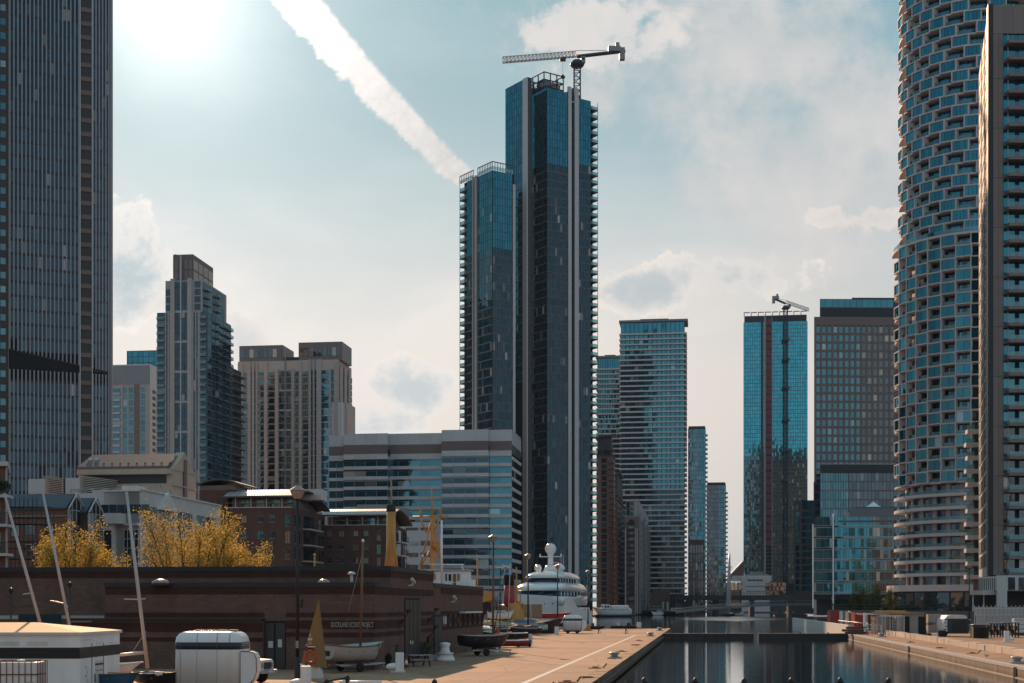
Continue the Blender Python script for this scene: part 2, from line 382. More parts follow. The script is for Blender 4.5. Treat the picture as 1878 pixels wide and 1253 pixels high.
nt.links.new(mulc(nt, (0.335, 0.182, 0.102), combine(nt, k, k, k)).k, p.inputs['Base Color'])
p.inputs['Roughness'].default_value = 0.85
bump(nt, noise(nt, pos, 7.0, 5, 0.7) - jt * 0.6, p, 0.5, 0.03)

# dock wall: rain streaks and a tide stain
m, nt, p = newmat('dock_wall'); pos = wpos(nt)
s = nt.nodes.new('ShaderNodeSeparateXYZ'); nt.links.new(pos.k, s.inputs[0]); Z = E(nt, s.outputs[2])
k = (noise(nt, mapped(nt, pos, 2.2, 0.9, 0.12), 1.0, 6, 0.65) - 0.5) * 2.1 + 1.0
k = k * ((noise(nt, pos, 5.0, 5, 0.6) - 0.5) * 0.5 + 1.0)
wet = (1.0 - (Z + (noise(nt, pos, 0.8, 4) - 0.5) * 0.35).step(-0.72, -0.30))
k = k * (1.0 - wet * 0.5)
nt.links.new(mulc(nt, (0.235, 0.175, 0.135), combine(nt, k, k, k)).k, p.inputs['Base Color'])
p.inputs['Roughness'].default_value = 0.9
bump(nt, noise(nt, pos, 4.0, 5, 0.7), p, 0.6, 0.05)

# dock water: dark, nearly still, with bands of wind ripple
m, nt, p = newmat('dock_water'); pos = wpos(nt)
s = nt.nodes.new('ShaderNodeSeparateXYZ'); nt.links.new(pos.k, s.inputs[0]); X, Y = E(nt, s.outputs[0]), E(nt, s.outputs[1])
p.inputs['Base Color'].default_value = (0.012, 0.016, 0.020, 1)
p.inputs['IOR'].default_value = 1.45; p.inputs['Specular IOR Level'].default_value = 0.9
gust = noise(nt, mapped(nt, pos, 0.010, 0.0045, 1.0), 1.0, 3, 0.5)
gx_ = (X - Y * 0.15) * (1 / 24.0); gy_ = (Y - 530.0) * (1 / 110.0)
streak = noise(nt, mapped(nt, pos, 0.02, 0.06, 1.0), 1.0, 5, 0.6)
patch = (1.0 - (gx_ * gx_ + gy_ * gy_) + (gust - 0.5) * 1.2 + (streak - 0.5) * 3.2).step(0.0, 1.5)
near_calm = Y.step(190.0, 420.0)
amp = 0.06 + patch * 0.95 + near_calm * 0.03
h = noise(nt, mapped(nt, pos, 1.0, 1.4, 1.0), 1.3, 4, 0.55) + noise(nt, mapped(nt, pos, 1.0, 1.2, 1.0), 0.35, 3, 0.5) * 1.2
b = nt.nodes.new('ShaderNodeBump'); b.inputs['Distance'].default_value = 0.12
nt.links.new(h.k, b.inputs['Height']); nt.links.new(amp.k, b.inputs['Strength']); nt.links.new(b.outputs[0], p.inputs['Normal'])
rr = patch * 0.45 + 0.03
nt.links.new(rr.k, p.inputs['Roughness'])

# ------------------------------------------------------------------ mesh builder
class MB:
    def __init__(s): s.v, s.f, s.sm = [], [], []
    def add(s, vs, fs, smooth=False):
        o = len(s.v); s.v += [tuple(v) for v in vs]
        s.f += [tuple(i + o for i in f) for f in fs]; s.sm += [smooth] * len(fs); return s
    def hexa(s, b, t):       # 4 bottom + 4 top corners, anticlockwise from above
        return s.add(list(b) + list(t), [(3, 2, 1, 0), (4, 5, 6, 7), (0, 1, 5, 4), (1, 2, 6, 5), (2, 3, 7, 6), (3, 0, 4, 7)])
    def box(s, c, d, rz=0.0):
        x, y, z = c; a, b, h = d[0] / 2, d[1] / 2, d[2] / 2; co, si = math.cos(rz), math.sin(rz)
        q = [(x + px * co - py * si, y + px * si + py * co) for px, py in ((-a, -b), (a, -b), (a, b), (-a, b))]
        return s.hexa([(i, j, z - h) for i, j in q], [(i, j, z + h) for i, j in q])
    def prism(s, pts, z0, z1):   # pts anticlockwise in plan
        n = len(pts); zz0 = z0 if isinstance(z0, (list, tuple)) else [z0] * n; zz1 = z1 if isinstance(z1, (list, tuple)) else [z1] * n
        vs = [(p[0], p[1], zz0[i]) for i, p in enumerate(pts)] + [(p[0], p[1], zz1[i]) for i, p in enumerate(pts)]
        return s.add(vs, [tuple(range(n - 1, -1, -1)), tuple(range(n, 2 * n))] + [(i, (i + 1) % n, n + (i + 1) % n, n + i) for i in range(n)])
    def tube(s, pts, r, n=8, smooth=True, caps=True):
        pts = [Vector(p) for p in pts]; rs = r if isinstance(r, (list, tuple)) else [r] * len(pts)
        vs = []; up = None
        for i, p in enumerate(pts):
            d = (pts[min(i + 1, len(pts) - 1)] - pts[max(i - 1, 0)]).normalized()
            a = Vector((0, 0, 1)) if abs(d.z) < 0.95 else Vector((1, 0, 0))
            x = d.cross(a).normalized(); y = x.cross(d).normalized()
            for k in range(n):
                t = 2 * math.pi * k / n; vs.append(p + (x * math.cos(t) - y * math.sin(t)) * rs[i])
        fs = [(i * n + k, i * n + (k + 1) % n, (i + 1) * n + (k + 1) % n, (i + 1) * n + k) for i in range(len(pts) - 1) for k in range(n)]
        s.add(vs, fs, smooth)
        if caps:
            o = len(s.v) - len(vs); m = len(pts) - 1
            s.f += [tuple(o + k for k in range(n - 1, -1, -1)), tuple(o + m * n + k for k in range(n))]; s.sm += [False] * 2
        return s
    def bar(s, a, b, w, h=None):     # square section between two points
        return s.tube([a, b], [w * 0.7071] * 2, 4, False)
    def lathe(s, c, prof, n=16, smooth=True, ax=None):     # prof: (r, z) from bottom to top
        vs = []
        for r, z in prof:
            for k in range(n):
                t = 2 * math.pi * k / n; vs.append((c[0] + r * math.cos(t), c[1] + r * math.sin(t), c[2] + z))
        m = len(prof)
        fs = [(i * n + k, i * n + (k + 1) % n, (i + 1) * n + (k + 1) % n, (i + 1) * n + k) for i in range(m - 1) for k in range(n)]
        fs += [tuple(range(n - 1, -1, -1)), tuple((m - 1) * n + k for k in range(n))]
        return s.add(vs, fs, smooth)
    def ball(s, c, r, n=16, sq=(1, 1, 1)):
        prof = [(max(0.001, math.cos(t)) * r, math.sin(t) * r) for t in [(-0.5 + i / 10) * math.pi for i in range(11)]]
        o = len(s.v); s.lathe((0, 0, 0), prof, n)
        for i in range(o, len(s.v)):
            v = s.v[i]; s.v[i] = (c[0] + v[0] * sq[0], c[1] + v[1] * sq[1], c[2] + v[2] * sq[2])
        return s
    def loft(s, rings, closed=True, smooth=True, caps=True):   # rings of equal length
        n = len(rings[0]); vs = [p for r in rings for p in r]
        fs = [(i * n + k, i * n + (k + 1) % n, (i + 1) * n + (k + 1) % n, (i + 1) * n + k) for i in range(len(rings) - 1) for k in range(n if closed else n - 1)]
        o = len(s.v); s.add(vs, fs, smooth)
        if caps and closed:
            m = len(rings) - 1
            s.f += [tuple(o + k for k in range(n - 1, -1, -1)), tuple(o + m * n + k for k in range(n))]; s.sm += [False] * 2
        return s
    def mesh(s, name, mats):
        me = bpy.data.meshes.new(name); me.from_pydata(s.v, [], s.f); me.update()
        me.polygons.foreach_set('use_smooth', s.sm)
        me.materials.append(MATS[mats]); return me
def tag(o, label=None, cat=None, group=None, kind=None):
    if label: o['label'] = label
    if cat: o['category'] = cat
    if group: o['group'] = group
    if kind: o['kind'] = kind
    return o
def empty(name, loc, label, cat, group=None, rz=0.0):
    o = bpy.data.objects.new(name, None); o.location = loc; o.rotation_euler = (0, 0, rz); o.empty_display_size = 1
    COL.objects.link(o); return tag(o, label, cat, group)
def obj(name, mb, m, parent=None, kind=None, fix=True):
    me = mb.mesh(name, m)
    if fix:
        bm = bmesh.new(); bm.from_mesh(me); bmesh.ops.recalc_face_normals(bm, faces=bm.faces); bm.to_mesh(me); bm.free()
    o = bpy.data.objects.new(name, me); COL.objects.link(o)
    if parent: o.parent = parent
    if kind: o['kind'] = kind
    return o
def struct(name, mb, m): return obj(name, mb, m, None, 'structure')
def copy_tree(o, parent=None):
    c = o.copy(); COL.objects.link(c); c.parent = parent
    for ch in [x for x in bpy.data.objects if x.parent == o]: copy_tree(ch, c)
    return c
UNIT = {}
def unit(m):
    if m not in UNIT: UNIT[m] = MB().box((0, 0, 0), (1, 1, 1)).mesh('piece', m)
    return UNIT[m]

# ------------------------------------------------------------------ photograph geometry -> place
def kx(u): return (u - 939) / F
def gpt(u, v, z=0.0): y = (EYE - z) * F / (v - HZ); return Vector((kx(u) * y, y, z))
def pt(u, v, y): return Vector((kx(u) * y, y, EYE - (v - HZ) / F * y))
RD = Vector((0.9911, -0.1334)); DD = Vector((0.1334, 0.9911))   # across and along the dock
class Fr:
    """a vertical wall plane: runs left to right as seen from the quay, n points outward"""
    def __init__(s, P, d, back=None): s.back = Vector(back).normalized() if back else None; s.P = Vector(P[:2]); s.d = Vector(d[:2]).normalized(); s.n = Vector((s.d.y, -s.d.x)); s.rz = math.atan2(s.d.y, s.d.x)
    def s(s, u): k = kx(u); return (k * s.P.y - s.P.x) / (s.d.x - k * s.d.y)
    def z(s, v, at=0.0): return EYE - (v - HZ) / F * (s.P.y + at * s.d.y)
    def at(s, a, n=0.0): return s.P + s.d * a + (s.back * -n if s.back and n < -.4 else s.n * n)
    def corners(s, s0, s1, n0, n1): return [s.at(s0, n1), s.at(s1, n1), s.at(s1, n0), s.at(s0, n0)]
def front(u, y, d=RD, back=None): return Fr((kx(u) * y, y), d, back)
class Bld:
    """one building: an empty at its foot, joined parts, and loose pieces (panes, bands, slabs)"""
    def __init__(s, name, loc, label, cat='building', group=None, lim=300):
        s.loc = Vector((loc[0], loc[1], 0.0)); s.e = empty(name, s.loc, label, cat, group); s.acc = {}; s.pc = {}; s.lim = lim; s.lims = {}
    def mb(s, part, m):
        return s.acc.setdefault((part, m), MB())
    def box(s, part, m, fr, s0, s1, z0, z1, n0, n1, za=None, zb=None):
        q = fr.corners(s0, s1, n0, n1); l = s.loc
        ts = [z1 if zb is None else z1, z1 if zb is None else zb, z1 if zb is None else zb, z1]
        bs = [z0, z0 if za is None else za, z0 if za is None else za, z0]
        s.mb(part, m).hexa([(p.x - l.x, p.y - l.y, bs[i]) for i, p in enumerate(q)], [(p.x - l.x, p.y - l.y, ts[i]) for i, p in enumerate(q)])
    def core(s, fr, s0, s1, depth, z0, z1, m, part='wall', n0=0.0):
        s.box(part, m, fr, s0, s1, z0, z1, -depth, n0)
    def piece(s, name, m, fr, s0, s1, z0, z1, n0, n1):
        c = fr.at((s0 + s1) / 2, (n0 + n1) / 2) - s.loc.xy
        s.pc.setdefault((name, m), []).append((c.x, c.y, (z0 + z1) / 2, s1 - s0, n1 - n0, z1 - z0, fr.rz))
    def done(s):
        for (part, m), mb in s.acc.items(): obj(part, mb, m, s.e)
        for (name, m), L in s.pc.items():
            lim = s.lims.get(name, s.lim); L = [q for q in L if q[3] > 0 and q[5] > 0]
            used = s.lims.get('_' + name, 0); lim = max(0, lim - used)
            L.sort(key=lambda q: -q[3] * q[5])
            s.lims['_' + name] = used + min(lim, len(L))
            for q in L[:lim]:
                o = bpy.data.objects.new(name, unit(m)); o.parent = s.e; o.location = q[:3]; o.scale = q[3:6]; o.rotation_euler = (0, 0, q[6]); COL.objects.link(o)
            if len(L) > lim:
                mb = MB()
                for q in L[lim:]: mb.box(q[:3], q[3:6], q[6])
                obj(name + ('s' if lim == 0 else '_rows'), mb, m, s.e, 'stuff', fix=False)
        return s
def panes(b, fr, s0, s1, z0, z1, nc, fh, gm, name='window', mull=0.12, sill=0.35, bandm=None, n=0.06, band='floor_band', mullm='dark_metal', bn=0.12, skip=None):
    """curtain wall: nc panes across, floors fh high; sill = solid band at each floor"""
    w = (s1 - s0) / nc; nf = max(1, int(round((z1 - z0) / fh))); fh = (z1 - z0) / nf
    for i in range(nf):
        zb = z0 + i * fh
        for j in range(nc):
            if skip and skip(i, j): continue
            b.piece(name, gm, fr, s0 + j * w + mull / 2, s0 + (j + 1) * w - mull / 2, zb + sill, zb + fh - 0.03, -0.05, n)
        if bandm: b.piece(band, bandm, fr, s0, s1, zb, zb + sill, -0.05, bn)
    if mullm:
        for j in range(nc + 1):
            if 0.04 < mull: b.box('mullion_frame', mullm, fr, s0 + j * w - mull / 2, s0 + j * w + mull / 2, z0, z1, -0.04, n + 0.05)
    return nf, fh
# ================================================================== THE SETTING
def edge_l(y, off=0.0): return 4.14 + 0.1346 * (y - 73.5) + off        # left quay edge (x at depth y)
def edge_r(y): return 46.2 + 0.1346 * (y - 190.0)                      # right quay edge, near part
def edge_r2(y): return 53.6 + 0.1346 * (y - 238.0)                     # right wall beyond the dam
WZ = -0.75
struct('dock_bed', MB().box((0, 1000, -5.2), (9000, 9000, 0.4)), 'soil')
struct('water', MB().add([(-400, -160, WZ), (600, -160, WZ), (600, 1060, WZ), (-400, 1060, WZ)], [(0, 1, 2, 3)]), 'dock_water')
# land masses: tops are paving, sides are the dock walls
left = [(-900, -160), (edge_l(-160), -160), (edge_l(248), 248), (edge_l(248) - 18, 248), (edge_l(142) - 18, 142), (-34, 142), (-34, 212), (-15, 212), (-15, 330), (8, 332), (45, 720), (62, 800), (75, 1010), (-900, 1010)]
right = [(edge_r(-160), -160), (900, -160), (900, 1010), (190, 1010), (165, 640), (118, 520), (92, 380), (edge_r2(344), 344), (edge_r2(212), 212), (edge_r2(212) - 0.2, 206), (edge_r(206), 206)]
farb = [(-4500, 1010), (4500, 1010), (4500, 6500), (-4500, 6500)]
def land(name, pts, top):
    struct(name + '_wall', MB().prism(pts, -4.8, -0.012), 'dock_wall')
    n = len(pts); struct(name, MB().add([(p[0], p[1], 0.0) for p in pts], [tuple(range(n))]), top)
land('quay_left', left, 'quay_paving'); land('quay_right', right, 'quay_paving'); land('far_bank', farb, 'asphalt_far')
# coping stones along the left quay edge, each block its own stone
cope = empty('quay_coping', (edge_l(73.5), 73.5, 0), 'dark timber fender strip and coping along the left quay edge', 'coping'); cope['kind'] = 'structure'
for k in range(60):
    y0 = 40 + k * 3.5; a = Vector((edge_l(y0 + 0.03), y0 + 0.03)); b = Vector((edge_l(y0 + 3.47), y0 + 3.47))
    mb = MB(); z = random.uniform(0.02, 0.05)
    q = [a + Vector((-0.75, 0)), a, b, b + Vector((-0.75, 0))]
    mb.prism([(p.x - cope.location.x, p.y - cope.location.y) for p in q], -0.42, z)
    obj('coping_stone', mb, 'quay_paving', cope)
wale = MB().prism([(edge_l(30, 0.02) , 30), (edge_l(30, 0.18), 30), (edge_l(248, 0.18), 248), (edge_l(248, 0.02), 248)], -0.62, -0.30)
struct('fender_rail', wale, 'dark_timber')
# painted line on the left quay
def lane(y0, y1, u0, v0, u1, v1, w=0.16):
    a, b = gpt(u0, v0), gpt(u1, v1); d = (b - a).normalized(); n = Vector((d.y, -d.x, 0)) * w
    return MB().add([(*(a - n).xy, 0.006), (*(a + n).xy, 0.006), (*(b + n).xy, 0.006), (*(b - n).xy, 0.006)], [(0, 1, 2, 3)])
mat('road_paint', (0.62, 0.56, 0.50), 0.8, 0, 0.25, 2.0)
struct('painted_line', lane(0, 0, 940, 1262, 1166, 1165), 'road_paint')
struct('painted_cross_line', lane(0, 0, 1098, 1162.5, 1146, 1163.5, 0.22), 'road_paint')
# right quay: pale edge of the coping and the row of kerb stones
a0, a1 = 150, 206
struct('right_coping_edge', MB().prism([(edge_r(30) - 0.03, 30), (edge_r(30) + 0.5, 30), (edge_r(206) + 0.5, 206), (edge_r(206) - 0.03, 206)], -0.16, 0.035), 'pale_stone')
struct('waterline_glint_strip', MB().prism([(edge_r(30) - 0.10, 30), (edge_r(30), 30), (edge_r(206), 206), (edge_r(206) - 0.10, 206)], -0.80, -0.70), 'kerb_stone')  # pale strip at the waterline, its bright reflected line put into colour
kerb = empty('kerb_row', (55, 170, 0), 'row of weathered pale stone kerb blocks along the right quay', 'kerb'); kerb['kind'] = 'structure'
P0 = gpt(1623, 1163); P1 = gpt(1878, 1204)
d = (P1 - P0); Lk = d.length; d.normalize(); nrm = Vector((d.y, -d.x, 0))
s_ = -8.0
while s_ < Lk + 12:
    w = random.uniform(2.6, 4.6); a = P0 + d * s_; b = P0 + d * (s_ + w - random.choice((0.06, 0.08, 0.3)))
    h = random.uniform(0.50, 0.62); jit = random.uniform(-0.06, 0.06)
    mb = MB().prism([((p.x - 55), (p.y - 170)) for p in (a + nrm * (0.25 + jit), b + nrm * (0.25 + jit), b - nrm * (0.4 - jit), a - nrm * (0.4 - jit))], 0.0, [h, h, h * .96, h * .98])
    obj('kerb_stone', mb, 'kerb_stone', kerb); s_ += w
# wall slots with ladders in the right dock wall
for y in (94, 142.5):
    struct('wall_ladder_recess', MB().prism([(edge_r(y) - 0.14, y), (edge_r(y) - 0.14 + .02, y - .5), (edge_r(y) + .05, y - .5), (edge_r(y) + .05, y)], -1.9, -0.05), 'black_paint')
# the dam across the dock, with its narrow gap
dam = empty('dock_barrier', (40, 205, 0), 'dark concrete barrier across the dock with a narrow water gap', 'barrier')
for (u0, u1, ya, yb) in ((1207, 1382, 203.5, 203.5), (1391, 1577, 203.5, 203.0)):
    q = [Vector((kx(u0) * ya, ya)), Vector((kx(u1) * yb, yb)), Vector((kx(u1) * yb + 0.2, yb + 1.7)), Vector((kx(u0) * ya + 0.2, ya + 1.7))]
    mb = MB().prism([(p.x - 40, p.y - 205) for p in q], -3.2, -0.08)
    obj('barrier_wall', mb, 'dark_barrier' if 'dark_barrier' in MATS else mat('dark_barrier', (0.055, 0.045, 0.042), 0.9, 0, 0.3, 0.8, streak=0.4, bmp=0.5).name, dam)
    q2 = [Vector((p.x - 40, p.y - 205)) for p in q]
    cap = MB().prism([(q2[0].x, q2[0].y - .06), (q2[1].x, q2[1].y - .06), (q2[2].x, q2[2].y + .06), (q2[3].x, q2[3].y + .06)], -0.075, 0.03)
    obj('barrier_cap', cap, 'rust', dam)
    L = (q[1] - q[0]).length; mb = MB()
    for k in range(int(L / 4)):
        p = q2[0] + (q2[1] - q2[0]) * ((k + .5) * 4 / L); mb.box((p.x, p.y + .5, 0.13), (.16, .16, .2))
    obj('cap_bolts', mb, 'rust', dam, 'stuff')
# white parapet wall of the far right basin
pw = MB().prism([(edge_r2(212) - .04, 212), (edge_r2(212) + .5, 212), (edge_r2(344) + .5, 344), (edge_r2(344) - .04, 344)], -2.4, 1.10)
o = obj('parapet_wall', pw, 'white_dirty'); tag(o, 'long pale concrete wall rising from the water beyond the barrier', 'wall')

# ================================================================== THE FAR SIDE OF THE DOCK
def tower_shell(b, fr, s1, depth, z1, m='dark_room', z0=0.0, s0=0.0): b.core(fr, s0, s1, depth, z0, z1, m)

# --- striped tower pair ------------------------------------------------------
def striped(uL, uR, vtop, y, name_label, fh, lim, vis=None):
    fr = front(uL, y); s1 = fr.s(uR); zt = fr.z(vtop); b = Bld('apartment_tower', fr.at(s1 / 2, -10), name_label, 'tower', lim=lim)
    dep = 18; b.core(fr, 0, s1, dep, 0, zt - 1.2, 'dark_room')
    nf = int((zt - 9) / fh); z0 = zt - 9 - nf * fh
    sd = Fr(fr.at(s1), DD)
    for i in range(nf + 1):
        z = z0 + i * fh
        if z < 8: continue
        b.piece('balcony_slab', 'slab_white', fr, -0.9, s1 + 1.5, z, z + 0.85, -dep - 1, 1.5)
    nc = 14; w = s1 / nc
    for i in range(nf):
        z = z0 + i * fh
        if z < 8: continue
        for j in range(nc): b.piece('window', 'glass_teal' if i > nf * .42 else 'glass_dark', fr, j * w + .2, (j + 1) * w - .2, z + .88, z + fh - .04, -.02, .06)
        for j in range(5): b.piece('side_window', 'glass_dark', sd, j * 3.5 + .2, j * 3.5 + 3.3, z + .88, z + fh - .04, -.02, .06)
    for j in range(nc):
        b.piece('crown_pane', 'glass_blue', fr, j * w + .15, (j + 1) * w - .15, zt - 8.0, zt - 1.3, 0, .08)
    b.box('roof', 'slab_grey', fr, -1.0, s1 + 2.2, zt - 1.2, zt, -dep - 1, 2.0)
    b.box('plant_box', 'dark_metal', fr, s1 * .3, s1 * .75, zt, zt + 1.4, -12, -3)
    return b.done()
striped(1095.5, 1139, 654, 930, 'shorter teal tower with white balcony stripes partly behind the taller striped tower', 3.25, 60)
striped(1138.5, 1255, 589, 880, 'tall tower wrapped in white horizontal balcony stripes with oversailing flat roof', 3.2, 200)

# --- the two slim far towers beside the sky gap ------------------------------------
def slim(uL, uR, vtop, y, label, nc, fh, g1, g2, ledge):
    fr = front(uL, y); s1 = fr.s(uR); zt = fr.z(vtop); b = Bld('apartment_tower', fr.at(s1 / 2, -8), label, 'tower', lim=0)
    b.core(fr, 0, s1, 22, 0, zt, 'dark_clad'); h = s1 * .62
    panes(b, fr, 0, h, 4, zt - 1, nc, fh, g1, 'window_pane', .25, .5, 'slab_grey', mullm='grey_metal')
    panes(b, fr, h, s1, 4, zt - 1, max(2, nc // 2), fh, g2, 'window_pane', .25, .5, 'slab_grey', mullm='dark_metal')
    nf = int((zt - 8) / fh)
    for i in range(nf): b.piece('balcony', ledge, fr, s1 - .2, s1 + 1.5, 6 + i * fh, 6 + i * fh + .9, -8, -.5)
    b.box('roof_rail', 'dark_metal', fr, .3, s1 - .3, zt, zt + 1.2, -6, -.4)
    return b.done()
slim(1262, 1294, 785, 1010, 'slim glass tower standing right behind the striped tower', 6, 3.3, 'glass_mid', 'glass_teal', 'slab_white')
slim(1296, 1331, 888, 1040, 'shorter dark tower at the left edge of the bright sky gap', 6, 3.2, 'glass_smoke', 'glass_mid', 'slab_grey')
fr = front(1264, 960); s1 = fr.s(1291); b = Bld('office_block', fr.at(s1 / 2, -8), 'low dark brick block with brown ledges below the slim glass tower', lim=0)
b.core(fr, 0, s1, 15, 0, fr.z(990), 'dark_brick'); panes(b, fr, .4, s1 - .4, 3, fr.z(1000), 5, 5.6, 'glass_smoke', 'window_pane', .5, .9, 'spandrel_brown', mullm=None); b.done()

# --- crane tower on the right of the gap ----------------------------------------------
fr = front(1363.5, 1050, RD, (0.19, 1)); s1 = fr.s(1481); zt = fr.z(580); zg = fr.z(592)
b = Bld('glass_tower', fr.at(s1 / 2, -18), 'sheer teal glass tower with red hoist track and roof crane', 'tower', lim=120)
b.core(fr, 0, s1, 40, 0, zg, 'dark_room'); b.box('concrete_top', 'dark_barrier', fr, 0.6, s1 - .6, zg, zt, -39, -.4)
hA, hB, mA, mB_ = fr.s(1405), fr.s(1415), fr.s(1437), fr.s(1443)
fh = 2.83; nf = int((zg - 20) / fh)
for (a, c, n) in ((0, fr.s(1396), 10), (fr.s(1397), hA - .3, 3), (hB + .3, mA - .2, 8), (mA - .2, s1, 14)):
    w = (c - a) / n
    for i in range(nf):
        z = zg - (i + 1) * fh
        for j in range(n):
            b.piece('window', 'glass_cyan' if z > 112 else 'glass_mid', fr, a + j * w + .12, a + (j + 1) * w - .12, z + .35, z + fh, -.02, .06)  # duller glass low down paints in the reflection of other buildings
for i in range(nf): b.piece('floor_band', 'brown_clad', fr, 0, s1, zg - (i + 1) * fh, zg - (i + 1) * fh + .33, -.02, .10)
b.box('hoist_shaft', 'grey_metal', fr, hA - 1.6, hA - .2, 20, zt, 0, .5); b.box('hoist_shaft', 'grey_metal', fr, hB + .1, hB + .6, 20, zt, 0, .5)
for i in range(int((zg - 40) / 5.6)):
    z = zg + 2 - i * 5.6
    b.piece('hoist_frame', 'red_hoist', fr, hA, hB, z - 4.6, z, .2, .9)
b.box('dark_strip', 'dark_clad', fr, fr.s(1396) - .4, fr.s(1397) + 1.2, 20, zg, 0, .3)
for k in range(9):      # guard rails of the building site on the roof
    b.box('roof_rail', 'dark_metal', fr, k * s1 / 9 + .2, (k + 1) * s1 / 9 - .6, zt + 2.4, zt + 3.0, -1.4, -1); b.box('roof_rail', 'dark_metal', fr, k * s1 / 9 + .2, k * s1 / 9 + .7, zt, zt + 2.4, -1.4, -1)
b.done()
def truss(mb, a, b, w, h, n, r, tri=True):
    """lattice girder: two or three chords and zigzag lacing, square section if tri is False"""
    a, b = Vector(a), Vector(b); d = (b - a).normalized(); up = Vector((0, 0, 1)) if abs(d.z) < .9 else Vector((0, 1, 0))
    x = d.cross(up).normalized(); u = x.cross(d).normalized()
    ch = [x * (w / 2), x * (-w / 2), u * h] if tri else [x * (w / 2), x * (-w / 2), x * (-w / 2) + u * h, x * (w / 2) + u * h]
    for c in ch: mb.bar(a + c, b + c, r)
    m = len(ch)
    for i in range(n):
        p, q = a + (b - a) * (i / n), a + (b - a) * ((i + 1) / n)
        for k in range(m):
            k2 = (k + 1) % m
            mb.bar(p + ch[k], q + ch[k2], r * .6); mb.bar(q + ch[k], q + ch[k2], r * .6)
    return mb
def crane(pm, base_z, top_z, jib_end, tail_end, w, label, mastm, jibm, hook=True, name='tower_crane'):
    """flat-top tower crane; pm = mast plan position, ends are world points"""
    c = empty(name, (pm[0], pm[1], base_z), label, 'crane'); o_ = Vector((pm[0], pm[1], base_z))
    L = lambda p: Vector(p) - o_
    mb = MB(); truss(mb, (0, 0 - w / 2, 0), (0, 0 - w / 2, top_z - base_z - 3.5), w, w, max(4, int((top_z - base_z) / w / 1.1)), .32, False); obj('mast', mb, mastm, c)
    t = L((pm[0], pm[1], top_z))
    je, te = L(jib_end), L(tail_end)
    jd = (je - t).normalized()
    mb = MB().lathe((0, 0, t.z - 4.2), [(w * .95, 0), (w * 1.15, .6), (w * 1.15, 1.2), (w * .7, 2.6)], 12); obj('slewing_ring', mb, 'dark_metal', c)
    mb = MB().box((w * .9, -w * .8, t.z - 2.2), (1.7, 2.0, 2.4), 0.1); cab = obj('cab', mb, 'grey_metal', c)
    obj('cab_window', MB().box((w * .9, -w * .8 - 1.02, t.z - 1.9), (1.3, .05, 1.2), 0.1), 'glass_dark', cab)
    mb = MB(); truss(mb, t, je, 1.7, 2.2, 20, .26); obj('jib', mb, jibm, c)
    mb = MB(); mb.bar(t + Vector((0, 0, 0)), te, 1.1); mb.bar(t + Vector((0, 0, 2.4)) + jd * 1, t * .4 + te * .6 + Vector((0, 0, 1.2)), .16); obj('counter_jib', mb, 'dark_metal', c)
    mb = MB(); q = t * .06 + te * .94; mb.box((q.x, q.y, q.z - 1.1), (2.2, 2.4, 4.8)); obj('counterweight', mb, 'grey_metal', c)
    mb = MB(); q = t * .22 + te * .78; mb.box((q.x, q.y, q.z + 1.3), (5.0, 2.0, 2.0)).box((q.x + 1.2, q.y, q.z + 3), (1.6, 1.6, 1.6)); obj('winch_house', mb, 'grey_metal', c)
    if hook:
        q = t + (je - t) * .20
        mb = MB().box((q.x, q.y, q.z - .6), (2.4, 2, 1.2)); tr = obj('trolley', mb, 'dark_metal', c)
        mb = MB(); mb.bar(q, q + Vector((0, 0, -7)), .07); mb.lathe((q.x, q.y, q.z - 8.6), [(.2, 0), (.95, .5), (.95, 1.0), (.4, 1.7)], 8); obj('hook_block', mb, 'black_paint', tr)
    return c
pm = fr.at(fr.s(1440), 4.5); y_ = pm.y
c = crane(pm, 18.0, pt(1440, 557, y_).z, pt(1482, 571, y_ - 14), pt(1417, 547, y_ + 6), 2.6, 'small dark tower crane climbing the face of the teal glass tower', 'dark_metal', 'grey_metal', False)
for v in (624, 660, 712, 771, 827, 882): z = pt(0, v, y_).z - 18; obj('tie_collar', MB().box((0, -.4, z), (4.6, 5.5, 1.6)), 'black_paint', c)
# --- brown gridded office tower --------------------------------------------------------
fr = front(1493, 690, (1, 0.02), (0.26, 1)); s1 = fr.s(1660); zt = fr.z(583)
b = Bld('office_tower', fr.at(s1 / 2, -15), 'brown stone office tower with a grid of square blue windows', 'tower', lim=300)
b.core(fr, 0, s1, 34, 0, zt, 'spandrel_brown')
nc, nr = 14, 22; w = (fr.s(1634) - .8) / (nc - 1) * .985; rh = 15.55 * 690 / F
for i in range(nr):
    z = zt - 4.6 - (i + 1) * rh + rh * .36
    for j in range(nc):
        b.piece('window', 'glass_mid' if j < 8 else 'glass_room', fr, 1.1 + j * w, 1.1 + j * w + w * .66, z, z + rh * .70, -.1, .05)
    b.piece('stone_band', 'brown_clad', fr, 0.02, s1 - .02, z - rh * .30, z - .02, 0, .22)
for j in range(nc + 1): b.piece('stone_pier', 'brown_clad', fr, 1.1 + j * w - w * .34 + .02, 1.1 + j * w - .02, 8, zt - 2, 0, .34)
b.box('roof_cap', 'brown_clad', fr, -.1, s1, zt - 3.6, zt + .4, -30, .4)
pz0, pz1 = zt + .4, fr.z(546)
b.core(fr, fr.s(1503), s1, 22, pz0, pz1, 'dark_clad', 'penthouse', -3)
for k in range(14): b.piece('penthouse_louvre', 'dark_metal', fr, fr.s(1505), s1, pz0 + .4 + k * .36, pz0 + .4 + k * .36 + .18, -3, -2.8)
for k in range(12): b.piece('penthouse_glazing', 'glass_teal', fr, fr.s(1503) + k * 3.0 + .05, fr.s(1503) + k * 3.0 + 2.9, pz1 - 4.2, pz1 - .3, -3, -2.9)
b.box('penthouse', 'dark_clad', fr, fr.s(1562), s1, pz1, pz1 + .9, -20, -4)
b.done()
